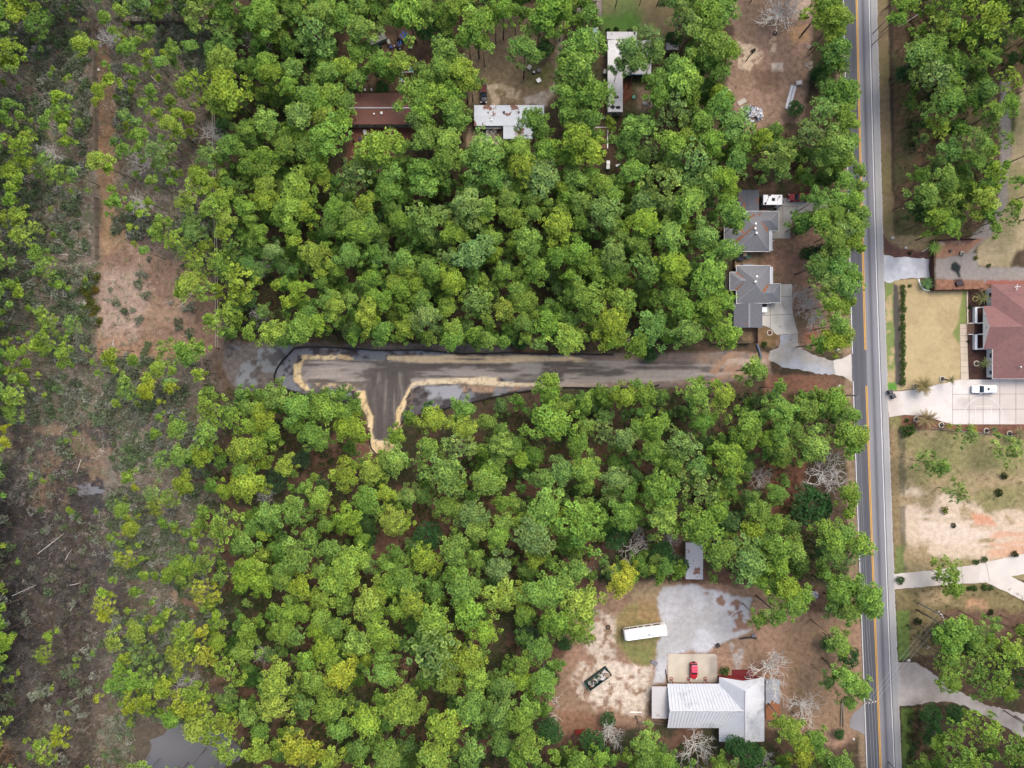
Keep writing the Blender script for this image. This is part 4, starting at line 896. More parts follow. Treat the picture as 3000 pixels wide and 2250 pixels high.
# landmarks for telling one pine from the next
LM = [("the brown-roofed mobile home", 1110, 318), ("the stained white mobile home", 1490, 340), ("the long white-roofed house", 1800, 200), ("the tarp-covered car", 1175, 114), ("the white scrap heap", 2200, 337),
      ("the slim dark cypress", 2200, 155), ("the grey house behind the caravan", 2205, 690), ("the grey house with the carport", 2205, 850), ("the burnt patch", 2800, 785), ("the dry square lawn", 2740, 970),
      ("the lane's road junction", 2480, 1080), ("the big bare roadside tree", 2420, 1396), ("the domed roadside evergreen", 2375, 1480), ("the rusty shed roof", 2035, 1640), ("the white motorhome", 1890, 1855),
      ("the open skip", 1752, 1990), ("the metal-roofed red house", 2100, 2080), ("the sandy tip of the T", 1125, 1310), ("the dirt lane's west end", 870, 1090), ("the dirt lane's middle", 1500, 1085), ("the grey mud flat", 730, 1080),
      ("the grey pond", 560, 2190), ("the slatted fence's south end", 290, 760), ("the slatted fence's north end", 270, 65), ("the tan clearing", 460, 900), ("the long rail fence", 638, 600), ("the marsh pool", 250, 1430),
      ("the gravel lane fork", 2750, 2030), ("the forked concrete drive", 2920, 1695), ("the leaning utility pole", 2720, 1780), ("the tan northern yard", 1480, 150), ("the green northern lawn", 1850, 40), ("the litter gap below the T", 1140, 1590),
      ("the bare yard's tree", 2280, 30), ("the litter gap with red soil", 1640, 1610), ("the caravan and red pickup", 2300, 585), ("the lane's muddy puddle", 1280, 1150), ("the holly thicket", 265, 880), ("the short northern fence", 500, 67),
      ("the sand path by the burnt patch", 2940, 520), ("the blue-edged flat roof", 1870, 215), ("the low brown cabin", 1750, 405)]
ORD = "first second third fourth fifth sixth seventh eighth ninth tenth eleventh twelfth thirteenth fourteenth fifteenth sixteenth seventeenth eighteenth nineteenth twentieth".split()
DIRS = ['east', 'north-east', 'north', 'north-west', 'west', 'south-west', 'south', 'south-east']
inview = [p for p in pines if -10 < p[0] < 3010 and -10 < p[1] < 2260]
inview.sort(key=lambda p: -p[2])
SOLO, REST = inview[:300], inview[300:] + [p for p in pines if p not in inview]
where = {}
for i, p in enumerate(SOLO):
    d = [(math.hypot(p[0] - a, p[1] - b), k) for k, (_, a, b) in enumerate(LM)]
    dist, k = min(d)
    ang = math.degrees(math.atan2(LM[k][2] - p[1], p[0] - LM[k][1])) % 360
    where.setdefault((k, int((ang + 22.5) // 45) % 8), []).append((dist, i))
PLABEL = {}
for (k, s), lst in where.items():
    lst.sort()
    for n, (_, i) in enumerate(lst):
        r, t = SOLO[i][2], SOLO[i][3]
        size = 'broad' if r > 48 else ('mid-sized' if r > 40 else 'small')
        PLABEL[i] = "%s pine %s of %s, a %s %s crown" % (ORD[n], DIRS[s], LM[k][0], size, TINTNAME[t])

def family(px, py, Rm, t, q):
    fam = 'big' if Rm > 3.4 else ('mid' if Rm > 2.1 else 'sml')
    if fam != 'sml' and (t == 'p' and q.random() < .55 or (px < 700 and q.random() < .55) or (px > 2640 and q.random() < .5)):
        fam = 'opn'
    return fam

def pine_colour(t, q):
    c = TINT[t]; j = q.uniform(.86, 1.14); w = q.uniform(.92, 1.10)
    return (c[0] * j * w, c[1] * j, c[2] * j * q.uniform(.85, 1.2), 1)

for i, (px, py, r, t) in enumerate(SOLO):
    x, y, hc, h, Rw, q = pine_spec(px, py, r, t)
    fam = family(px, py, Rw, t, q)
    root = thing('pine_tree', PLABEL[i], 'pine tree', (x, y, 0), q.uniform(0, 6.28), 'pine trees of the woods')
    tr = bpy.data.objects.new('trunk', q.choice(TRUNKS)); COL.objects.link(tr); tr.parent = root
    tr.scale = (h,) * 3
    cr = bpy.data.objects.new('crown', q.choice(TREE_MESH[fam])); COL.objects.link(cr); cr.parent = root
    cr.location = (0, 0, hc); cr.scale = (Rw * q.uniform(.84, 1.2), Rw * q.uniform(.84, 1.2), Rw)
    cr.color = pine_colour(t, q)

def merged(items, name):
    """many small trees as one mesh: crowns with their colours, plus thin trunks"""
    VV, CC, TV = [], [], []
    for (x, y, hc, h, R, fam, idx, rot, col) in items:
        v, c = FAM[fam][idx % len(FAM[fam])]
        ca, sa = math.cos(rot), math.sin(rot)
        w = np.empty_like(v)
        w[:, 0] = (v[:, 0] * ca - v[:, 1] * sa) * R + x; w[:, 1] = (v[:, 0] * sa + v[:, 1] * ca) * R + y; w[:, 2] = v[:, 2] * R + hc
        VV.append(w); CC.append(c * np.array(col[:3]))
        rr = 0.011 * h
        for a in range(4):
            a0, a1 = a * PI / 2, (a + 1) * PI / 2
            p0, p1 = (x + rr * math.cos(a0), y + rr * math.sin(a0), 0), (x + rr * math.cos(a1), y + rr * math.sin(a1), 0)
            tp = (x, y, h * .93)
            TV.append([p0, p1, tp])
    v = np.concatenate(VV); c = np.concatenate(CC)
    tv = np.array(TV).reshape(-1, 3)
    tc = np.tile(np.array([[0.15, 0.115, 0.095]]), (len(tv), 1))
    v = np.concatenate([v, tv]); c = np.concatenate([c, tc])
    o = bpy.data.objects.new(name, np_mesh(name, v, tri_faces(v), M_LEAF2, c))
    COL.objects.link(o); o['kind'] = 'stuff'
    return o
items = []
for (px, py, r, t) in REST:
    x, y, hc, h, Rw, q = pine_spec(px, py, r, t)
    items.append((x, y, hc, h, Rw, family(px, py, Rw, t, q), q.randrange(9), q.uniform(0, 6.28), pine_colour(t, q)))
# woods carry on past the edges of the photo, and young pines fill the gaps under the big ones
def forest_ok(px, py):
    if px > 2470 and not (px > 2660 and (py < 650 or py > 1830)):
        return False
    for (a, b, c, d) in ((990, 60, 1290, 200), (990, 225, 1270, 475), (1320, 20, 1660, 440), (1750, -50, 1980, 120), (1750, 80, 1980, 350), (1690, 360, 1830, 510), (2090, -50, 2410, 400), (2120, 540, 2490, 1020), (640, 1000, 2500, 1150), (1040, 1100, 1220, 1350), (1180, 1100, 1420, 1200), (1640, 1700, 2500, 2180), (1990, 1580, 2080, 1700), (280, 560, 640, 1060), (265, 40, 335, 760), (380, 2100, 720, 2260), (2720, 690, 3060, 900), (2340, 1300, 2500, 1560), (2700, 1930, 3060, 2200), (1990, 1560, 2080, 1720), (2600, 1925, 2790, 2075), (2905, 190, 3060, 720)):
        if a < px < c and b < py < d:
            return False
    return True
big_pts = np.array([(p[0], p[1], p[2]) for p in pines])
rq = random.Random(5)
tries = 0
while tries < 8000:
    tries += 1
    px, py = rq.uniform(-160, 3160), rq.uniform(-140, 2390)
    out = px < -15 or px > 3015 or py < -15 or py > 2265
    if not forest_ok(px, py):
        continue
    if px < 640 - max(0, (py - 1500)) * .05 and not out:
        if rq.random() < ((.95 if px < 330 or py < 1500 else .55) if py > 1100 else (.93 if 260 < px < 360 else .72)):
            continue
    d = np.hypot(big_pts[:, 0] - px, big_pts[:, 1] - py)
    k = (d / big_pts[:, 2]).min()
    if out:
        if k < 1.0 or rq.random() < .3:
            continue
        r = rq.uniform(30, 52); t = rq.choice('bbgyp')
        big_pts = np.concatenate([big_pts, [[px, py, r]]])
        x, y, hc, h, Rw, q = pine_spec(px, py, r, t)
    else:
        if k < 0.43 or rq.random() < .1:
            continue
        if (py > 1230 and px > 640 and rq.random() < .62) or (px > 2640 and rq.random() < .4):
            continue
        r = rq.uniform(12, 28) if px > 640 else rq.uniform(8, 10 + 14 * min(1, max(0, (px - 300) / 340))); t = rq.choice('gggbpd' if px > 640 else 'byyb')
        h = rq.uniform(4, 9); hc = h - .4 * r * S; x, y, _ = P(px, py, hc); Rw = r * S; q = rq
        big_pts = np.concatenate([big_pts, [[px, py, r * 1.15]]])
    items.append((x, y, hc, h, Rw, 'sml' if Rw < 2 else 'mid', rq.randrange(9), rq.uniform(0, 6.28), pine_colour(t, rq)))
merged(items, 'smaller_pine_trees')
# ------------------------------------------------------------------ undergrowth: uncountable tufts of twig, grass and young leaf
def tufts(name, n, keep, palette, hlen, k, seed, area=(-150, 3150, -130, 2380), width=0.05, up=0.9):
    r = np.random.default_rng(seed)
    px = r.uniform(area[0], area[1], n); py = r.uniform(area[2], area[3], n)
    m = keep(px, py, r)
    px, py = px[m], py[m]; n = len(px)
    pal = np.array(palette)
    pick = (np.clip(fbm(px * S, py * S, 6, seed + 9, 3) * 1.9 - .45, 0, .999) * len(pal)).astype(int)
    pick = np.where(r.random(n) < .35, r.integers(0, len(pal), n), pick)
    col = pal[pick] * r.uniform(.75, 1.3, (n, 1))
    x, y = (px - 1500) * S, (1125 - py) * S
    sc = r.uniform(.55, 1.35, n) * hlen
    d = r.normal(size=(n, k, 3)); d[..., 2] = np.abs(d[..., 2]) * up + .15
    d /= np.linalg.norm(d, axis=2)[..., None]
    L = sc[:, None, None] * r.uniform(.6, 1.2, (n, k, 1))
    base = np.stack([x, y, np.zeros(n)], 1)[:, None, :] + r.normal(size=(n, k, 3)) * np.array([.3, .3, 0]) * sc[:, None, None]
    side = np.cross(d, r.normal(size=(n, k, 3))); side /= np.linalg.norm(side, axis=2)[..., None] + 1e-9
    v = np.empty((n, k, 3, 3))
    w = width * sc[:, None, None]
    v[:, :, 0] = base - side * w; v[:, :, 1] = base + side * w; v[:, :, 2] = base + d * L
    c = np.repeat(np.repeat(col[:, None, None, :], k, 1), 3, 2) * r.uniform(.8, 1.2, (n, k, 1, 1))
    v = v.reshape(-1, 3)
    o = bpy.data.objects.new(name, np_mesh(name, v, tri_faces(v), M_LEAF2, c.reshape(-1, 3)))
    COL.objects.link(o); o['kind'] = 'stuff'
    return o
def swamp(px, py, r):
    e = 620 + 40 * np.sin(py / 90) + np.clip(py - 1500, 0, 700) * .05
    ok = (px < e) & (r.random(len(px)) < np.where(px < e - 120, 1, .5))
    for (a, b, c, d, p) in ((285, 640, 640, 1050, .75), (265, 334, 60, 760, .8), (10, 330, 1240, 1480, .55), (-150, 130, 1480, 2200, .45), (395, 720, 2110, 2400, 1), (205, 318, 1395, 1490, .95)):
        ok &= ~((px > a) & (px < b) & (py > c) & (py < d) & (r.random(len(px)) < p))
    return ok
def marsh(px, py, r):
    return (px < 330 + 60 * np.sin(py / 130)) & (py > 1290) & (r.random(len(px)) < np.clip((py - 1290) / 200, 0, 1))
def woods(px, py, r):
    ok = np.array([forest_ok(a, b) for a, b in zip(px, py)]) & (px > 600)
    return ok & (fbm(px * S, py * S, 7, 777, 3) > .46)
def pal(*c, k=0.9):
    return [C(*q, k=k) for q in c]
tufts('swamp_scrub', 60000, lambda px, py, r: swamp(px, py, r) & ~(marsh(px, py, r) & (r.random(len(px)) < .85)), pal((92, 96, 74), (128, 120, 104), (104, 116, 92), (122, 104, 88), (150, 144, 132), (98, 116, 72), (112, 96, 80), (108, 122, 104), k=1.45), 0.85, 7, 1, (-150, 760, -130, 2380), .05)
tufts('marsh_scrub', 26000, lambda px, py, r: marsh(px, py, r) & swamp(px + 0 * py, np.where(py < 2120, 700, py), r), pal((84, 80, 74), (66, 62, 60), (104, 98, 92), (92, 82, 72), (108, 105, 102), (54, 53, 52), k=1.05), .8, 7, 21, (-150, 420, 1250, 2380), .05)
tufts('swamp_twigs', 24000, lambda px, py, r: swamp(px, py, r) & ~(marsh(px, py, r) & (r.random(len(px)) < .7)), pal((186, 178, 168), (160, 150, 140), (138, 128, 116), k=1.3), 1.3, 4, 2, (-150, 760, -130, 2380), .018)
tufts('forest_undergrowth', 90000, woods, pal((58, 76, 44), (44, 66, 40), (70, 88, 48), (86, 88, 58), (96, 80, 62), (52, 74, 52), k=1.25), 1.0, 8, 3, (600, 3150, -130, 2380), .08)
def verge(px, py, r):
    ok = np.zeros(len(px), bool)
    for (a, b, c, d, p) in ((2622, 3100, -80, 690, .9), (2625, 3060, 1250, 1480, .22), (2640, 3060, 1720, 1920, .5), (1640, 1800, 1760, 2130, .12), (2130, 2380, 0, 380, .10), (2240, 2480, 620, 1030, .10), (2290, 2500, 1790, 2180, .12), (640, 870, 1000, 1160, .12), (1190, 1420, 1130, 1210, .10), (2645, 2700, 2080, 2300, .5)):
        ok |= (px > a) & (px < b) & (py > c) & (py < d) & (r.random(len(px)) < p)
    ok &= ~((px > 2935) & (py > 230) & (py < 600)) & ~((px > 2880) & (py > 520) & (py < 700))
    return ok
tufts('verge_weeds', 30000, verge, pal((104, 112, 66), (84, 104, 56), (128, 116, 82), (112, 96, 76), (70, 88, 50)), 0.6, 7, 4, (600, 3150, -80, 2300), .07)

# ------------------------------------------------------------------ broad-leaved evergreens, shrubs
def leafy(seed, n, k, leaf, flat=.7, lobes=9):
    r = np.random.default_rng(seed)
    cen = np.concatenate([[[0, 0, .1, .62]], np.stack([(lambda a: .6 * np.cos(a))(np.arange(lobes) * 2.4), .6 * np.sin(np.arange(lobes) * 2.4), r.uniform(-.2, .15, lobes), r.uniform(.28, .45, lobes)], 1)])
    V_, C_ = [], []
    for q in range(n):
        x, y, z, R = cen[r.choice(len(cen), p=cen[:, 3] ** 2 / (cen[:, 3] ** 2).sum())]
        d0 = r.normal(size=3); d0[2] = abs(d0[2]) * .9; d0 /= np.linalg.norm(d0)
        p = np.array([x, y, z]) + d0 * R * r.uniform(.75, 1.08) * np.array([1, 1, .85])
        t = r.uniform(.65, 1.35)
        d = r.normal(size=(k, 3)) * .8 + d0; d /= np.linalg.norm(d, axis=1)[:, None]
        v, c = blades(*p, d, leaf, leaf * .36, r, np.array([.9, .95, .9]) * t, np.array([1.05, 1.1, 1.0]) * t)
        V_.append(v); C_.append(c)
    v = np.concatenate(V_); v[:, 2] *= flat / .7
    return v, np.concatenate(C_)
OAK = [np_mesh('oak_crown_%d' % q, *(lambda vc: (vc[0], tri_faces(vc[0]), M_LEAF, vc[1]))(leafy(700 + q, 760, 6, .11))) for q in range(4)]
SHR = [np_mesh('shrub_leaves_%d' % q, *(lambda vc: (vc[0], tri_faces(vc[0]), M_LEAF, vc[1]))(leafy(720 + q, 130, 6, .22, .8, 5))) for q in range(4)]
BUSH = [leafy(740 + q, 46, 6, .30, .8, 4) for q in range(5)]
VV, CC = [], []
rb = random.Random(17); nb = 0
while nb < 3000:
    px, py = rb.uniform(-120, 680), rb.uniform(-120, 2370)
    if px > 600 + 40 * math.sin(py / 90) + max(0, py - 1500) * .05 or (262 < px < 340 and 50 < py < 770) or (285 < px < 640 and 700 < py < 1050 and rb.random() < .93):
        continue
    if (px < 330 and 1240 < py < 2250 and rb.random() < .88) or (395 < px < 720 and py > 2110) or vnoise(np.array([px * S]), np.array([py * S]), 9, 555)[0] < .36:
        continue
    nb += 1
    v, cc = BUSH[nb % 5]
    R = rb.uniform(.6, 1.5); a = rb.uniform(0, 6.28)
    col = np.array(rb.choice([(0.13, 0.155, 0.10), (0.16, 0.17, 0.13), (0.11, 0.145, 0.085), (0.22, 0.215, 0.195), (0.19, 0.20, 0.165), (0.12, 0.17, 0.08), (0.15, 0.16, 0.115)])) * rb.uniform(1.0, 1.7)
    w = v * np.array([R, R, R * .9])
    VV.append(np.stack([w[:, 0] * math.cos(a) - w[:, 1] * math.sin(a) + (px - 1500) * S, w[:, 0] * math.sin(a) + w[:, 1] * math.cos(a) + (1125 - py) * S, w[:, 2] + R * .4], 1)); CC.append(cc * col)
VV = np.concatenate(VV); CC = np.concatenate(CC)
o = bpy.data.objects.new('swamp_shrubbery', np_mesh('swamp_shrubbery', VV, tri_faces(VV), M_LEAF2, CC)); COL.objects.link(o); o['kind'] = 'stuff'
def evergreen(px, py, r, h, label, col=(0.03, 0.068, 0.026), n=0, name='evergreen_tree', cat='evergreen tree', group='dark broadleaved evergreens'):
    R = r * S
    if r < 27:
        h = min(h, R * 1.35 + .3)
    hc = h - .5 * R
    x, y, _ = P(px, py, hc)
    t = thing(name, label, cat, (x, y, 0), (px * .37) % 6.28, group)
    tr = bpy.data.objects.new('trunk', TRUNKS[n % 5]); COL.objects.link(tr); tr.parent = t; tr.scale = (h,) * 3
    c = bpy.data.objects.new('crown', OAK[n % 4]); COL.objects.link(c); c.parent = t
    c.location = (0, 0, hc); c.scale = (R, R * .95, R); c.color = (*col, 1)
    return t
EV = [(2375, 1480, 62, 9, "large domed dark evergreen on the road edge below the big bare tree"), (1250, 84, 38, 8, "dark evergreen east of the tarp-covered car"), (1252, 1570, 46, 9, "dark evergreen beside the litter gap in the southern woods"),
      (1805, 1570, 40, 8, "dark evergreen beside the large bare tree north of the gravel lot"), (1938, 1627, 42, 8, "dark evergreen west of the rusty shed roof"), (1985, 1655, 32, 7, "grey-green evergreen touching the west side of the rusty shed roof"),
      (2395, 745, 32, 7, "dark evergreen on the lawn between the two grey houses and the road"), (2357, 745, 20, 5, "small dark evergreen at the yard edge east of the trampoline"), (2336, 668, 20, 5, "small dark evergreen by the curved driveway of the caravan house"),
      (2413, 197, 26, 6, "dark evergreen under the roadside pines next to the pallets"), (2392, 225, 24, 5, "dark evergreen at the road edge above the silver metal sheets"), (2650, 220, 30, 7, "dark evergreen at the west edge of the north-eastern woods"),
      (2425, 1885, 26, 6, "dark evergreen under a roadside pine east of the gravel lot"), (2484, 1922, 34, 7, "broad dark evergreen against the road south-east of the gravel lot"), (2457, 2150, 18, 4, "small dark evergreen south of the fallen grey poles"),
      (2190, 2210, 46, 9, "dark evergreen against the south end of the metal-roofed house"), (2150, 2180, 30, 7, "dark evergreen under the metal roof's southern corner"), (1610, 2140, 40, 8, "dark evergreen south of the driftwood pile"),
      (1738, 2172, 40, 8, "dark evergreen south of the open skip"), (1780, 2108, 26, 5, "dark evergreen beside the sandy yard's southern edge"), (1545, 1865, 38, 7, "dark grey-green evergreen west of the white motorhome"), (1655, 1885, 22, 4, "small dark evergreen at the yard edge west of the motorhome"),
      (1075, 1580, 30, 7, "dark evergreen west of the litter gap in the southern woods"), (885, 1345, 30, 5, "soft grey-green evergreen west of the sandy tip"), (810, 1405, 40, 5, "low spreading grey-green evergreen among bare twigs west of the T"),
      (1525, 1000, 26, 6, "dark evergreen behind the black silt fence north of the lane's middle"), (1905, 1040, 26, 6, "dark evergreen overhanging the lane north of its eastern half"), (2725, 2090, 34, 6, "dark evergreen at the corner south of the gravel lane mouth"),
      (2795, 2090, 30, 6, "dark evergreen on the south side of the gravel lane"), (2730, 2150, 36, 6, "dark evergreen in the south-eastern woods by the verge"), (2850, 1900, 30, 7, "dark evergreen among pines north of the gravel lane"),
      (1120, 258, 22, 4, "dark bushy evergreen leaning over the brown roof"), (1035, 275, 22, 4, "dark bushy evergreen at the brown roof's north-west corner"), (1600, 145, 26, 5, "dark evergreen under a lone pine in the tan yard"), (700, 1900, 44, 5, "broad leafy green thicket in the wet south-western woods"),
      (740, 1980, 36, 5, "second leafy green thicket north-east of the pond"), (1975, 115, 26, 5, "dark evergreen above the small grey roof in the north"), (2330, 320, 26, 5, "dark evergreen south-east of the silver metal sheets")]
for q, (px, py, r, h, lb) in enumerate(EV):
    c = (0.085, 0.14, 0.075) if 'grey-green' in lb else ((0.08, 0.17, 0.045) if 'thicket' in lb else (0.068, 0.155, 0.056))
    evergreen(px, py, r, h, lb, c, q)

def shrub(px, py, r, label, group, col=(0.06, 0.12, 0.03), n=0, name='shrub', cat='shrub', tall=1.0):
    R = r * S
    x, y, _ = P(px, py, R * .7)
    o = bpy.data.objects.new(name, SHR[n % 4]); COL.objects.link(o)
    o.location = (x, y, R * .35 * tall); o.scale = (R, R, R * tall); o.rotation_euler = (0, 0, px % 6)
    o.color = (*col, 1)
    tag(o, label, cat, group)
    return o
HY = [840, 854, 868, 882, 895, 907, 925, 935, 949, 961, 975, 988, 1002, 1014, 1028, 1042, 1056, 1068, 1082, 1096, 1110, 1122]
for q, yy in enumerate(HY):
    shrub(2647 + (q % 3) - 1, yy, 8 + (q % 4 == 1) * 2, "%s clipped green shrub from the north in the dry lawn's ditch-side row" % (ORD + ['twenty-first', 'twenty-second'])[q], 'hedge row along the ditch', (0.075, 0.15, 0.04), q)
for q, (px, py, r, lb) in enumerate([(2667, 837, 6, "small round shrub on the dry lawn just off the hedge row"), (2666, 741, 6, "round shrub alone in the brown mulch north of the limestone drive"), (1806, 86, 9, "round dark shrub at the white house's north wall, on the lawn"), (1780, 88, 8, "dark shrub at the white house's north-west corner"), (1845, 90, 9, "brownish shrub at the white house's north wall under the pine"),
      (2124, 1968, 15, "round green shrub beside the red wall, east of the concrete pad"), (2240, 1008, 10, "green shrub by the blue drain pipe next to the garage"), (2862, 1648, 9, "westernmost round shrub on the north edge of the forked drive"), (2886, 1640, 10, "second round shrub on the north edge of the forked drive"), (2975, 1624, 11, "dark round shrub near the photo's edge above the forked drive"),
      (2943, 1395, 11, "olive round shrub alone in the empty lot, far east"), (2930, 1443, 12, "low dark shrub in the empty lot's middle"), (2795, 1540, 8, "small dark shrub in the pale sand of the lot"), (2770, 1495, 12, "bright yellow-green shrub in the pale sand of the lot"),
      (2842, 1724, 9, "westernmost shrub of four south of the concrete drive"), (2858, 1724, 9, "second shrub of four south of the concrete drive"), (2888, 1722, 10, "third shrub of four south of the concrete drive"), (2905, 1723, 8, "easternmost shrub of four south of the concrete drive"),
      (2662, 1262, 22, "leafy green bush at the ditch culvert below the concrete drive"), (2691, 1820, 12, "dark bush beside the leaning utility pole"), (2658, 1232, 7, "small bush in the narrow bed at the drive's mouth"), (2841, 900, 6, "small leafy plant in the dark mulch by the stone edging"), (2838, 960 + 40, 5, "tiny plant in the dark mulch south of the porch steps"), (2820, 744, 7, "green plant inside the fenced red bed"), (2860, 755, 7, "yellow-green plant on the dry grass by the sand path"), (2898, 778, 7, "green plant at the forking of the sand path"),
      (2640, 1700, 14, "weedy bush at the mouth of the forked drive"), (2905, 1795, 9, "dark bush on bare ground west of the eastern pines")]):
    cl = (0.2, 0.23, 0.03) if 'yellow' in lb else ((0.06, 0.075, 0.03) if 'olive' in lb or 'brown' in lb else ((0.035, 0.065, 0.025) if 'dark' in lb else (0.075, 0.14, 0.04)))
    shrub(px, py, r, lb, 'garden shrubs', cl, q)
# holly thicket of orange-green leaves by the fence end
hx = [(262, 805), (282, 812), (250, 830), (272, 838), (240, 850), (258, 862), (280, 850), (262, 885), (276, 905), (268, 925), (250, 905), (240, 930), (275, 945), (288, 940)]
for q, (px, py) in enumerate(hx):
    shrub(px, py, 11 + q % 3 * 2, "%s orange-tinged holly bush from the north, below the slatted fence" % ORD[q], 'holly bushes south of the fence', (0.12, 0.13, 0.03) if q % 3 else (0.2, 0.14, 0.03), q, 'holly_bush', 'holly bush')

# slim dark cypress
t = thing('cypress', 'slim dark columnar cypress standing in bare sand', 'cypress', P(2186, 178)[:2] + (0,))
v, c = leafy(760, 150, 6, .16, .7, 4)
v = v * np.array([.55, .55, 3.6]) + np.array([0, 0, 4.4])
v[:, :2] *= np.clip(1.25 - np.abs(v[:, 2:3] - 4.2) / 4.0, .15, 1)
me = np_mesh('cypress_crown', v, tri_faces(v), M_LEAF, c)
o = bpy.data.objects.new('crown', me); COL.objects.link(o); o.parent = t; o.color = (0.022, 0.034, 0.022, 1)
b = MB(); b.tube([(0, 0, 0), (0, 0, 4), (0, 0, 8)], [.16, .1, .03], 6); b.obj('trunk', M_BARK, t)

# ------------------------------------------------------------------ leafless trees and fallen wood
def bare_mesh(seed, height=1.0, spread=1.0, depth=4, n0=9, rad=.02):
    r = random.Random(seed); b = MB()
    def grow(p, d, L, rd, lev):
        q = p + d * L * .5 + Vector((r.uniform(-1, 1), r.uniform(-1, 1), r.uniform(-.3, .6))) * L * .07
        e = p + d * L + Vector((r.uniform(-1, 1), r.uniform(-1, 1), 0)) * L * .10
        b.tube([p, q, e], [rd, rd * .8, rd * .55], 5 if lev < 2 else 3, cap=False)
        if lev >= depth:
            return
        for k in range(3 if lev else n0):
            a = r.uniform(0, 6.28) if lev else k * 6.28 / n0 + r.uniform(-.4, .4)
            s = Vector((math.cos(a), math.sin(a), r.uniform(-.1, .5)))
            nd = (d * r.uniform(.5, 1) + s * r.uniform(.5, .9) * spread); nd.z = max(nd.z, -.15) ; nd.normalize()
            grow(e if lev == 0 or r.random() < .6 else q, nd, L * r.uniform(.58, .86) if lev else L * r.uniform(.8, 1.15), rd * .66, lev + 1)
    grow(Vector((0, 0, 0)), Vector((0, 0, 1)), .34 * height, rad, 0)
    xs = [math.hypot(p[0], p[1]) for p in b.v]; mx = sorted(xs)[int(len(xs) * .985)]; mz = max(p[2] for p in b.v)
    b.v = [(p[0] / mx, p[1] / mx, p[2] / mz) for p in b.v]
    return b.mesh('bare_tree_%d' % seed, M_BAREWOOD, True)
BARE = [bare_mesh(q) for q in (3, 8, 14, 21)]
BT = [(2420, 1396, 62, 9, "largest bare grey tree, at the road edge above the domed evergreen"), (2285, 30, 68, 10, "wide bare tree at the top of the photo above the bare yard"), (2385, 875, 36, 6, "bare tree beside the garage driveway, nearest the road"), (2340, 860, 28, 5, "bare tree at the garage driveway's eastern edge, upper of two"), (2360, 893, 32, 5, "bare tree at the garage driveway's edge, lower of two"), (2385, 935, 38, 6, "bare tree with drooping twigs above the gravel turn"),
      (2225, 1400, 34, 6, "bare grey tree in the clearing west of the big roadside tree"), (1856, 1612, 52, 8, "large bare tree north-west of the gravel lot"), (1870, 1555, 22, 5, "small bare tree north of the large bare tree"), (1965, 1580, 28, 6, "bare brown tree north-west of the rusty shed roof"), (1925, 1180, 20, 5, "small bare tree just south of the lane's eastern half"),
      (2262, 1965, 66, 9, "big bare tree over the metal roof's north-east corner"), (2360, 2075, 52, 7, "bare tree between the metal-roofed house and the road"), (1790, 2150, 40, 7, "bare white tree south of the sandy yard"), (2040, 2190, 52, 8, "tangled bare tree just south of the metal roof"), (2245, 2235, 40, 7, "bare tree at the bottom edge by the metal house"), (1730, 1680, 20, 4, "forked bare tree in the red litter gap"),
      (628, 395, 40, 7, "bare white tree tangled in the rail fence, upper west woods"), (415, 480, 36, 6, "bare white tree in the western scrub, south-west of the rail fence"), (150, 450, 36, 6, "bare tree in the far western scrub below the slatted fence's middle"), (410, 600, 34, 6, "bare tree in the scrub east of the slatted fence's end"), (320, 110, 36, 6, "bare tree beside the slatted fence's north end"), (760, 130, 40, 7, "bare twiggy tree in the woods of the upper left"), (765, 780, 36, 6, "bare tree east of the rail fence's middle"), (760, 925, 30, 5, "bare grey tree north of the mud flat"), (780, 1450, 32, 5, "bare tree in the wet woods west of the T"), (770, 1915, 28, 5, "bare white sapling in the south-western thicket"), (550, 2000, 38, 6, "star-shaped bare white tree north of the pond"), (2520, 2300, 30, 6, "bare tree below the bottom edge"), (1835, 990, 16, 4, "small pale bare tree north of the lane, in red litter"), (2070, 1560, 26, 5, "bare tree under pines north of the rusty shed"), (1905, 300, 24, 5, "bare brush tree east of the long white-roofed house"), (1430, 400, 30, 3, "low bare brush south of the stained white mobile home")]
for q, (px, py, r, h, lb) in enumerate(BT):
    x, y, _ = P(px, py, h * .6)
    if py > 2280:
        continue
    o = bpy.data.objects.new('bare_tree', BARE[q % 4]); COL.objects.link(o)
    o.location = (x, y, 0); R = r * S * (H - h * .6) / H; o.scale = (R * 1.25, R * 1.25, h * 1.0); o.rotation_euler = (0, 0, q * 1.7)
    tag(o, lb, 'bare tree', 'leafless trees')
LG = [((508, 1480), (545, 1520), "bare"), ]
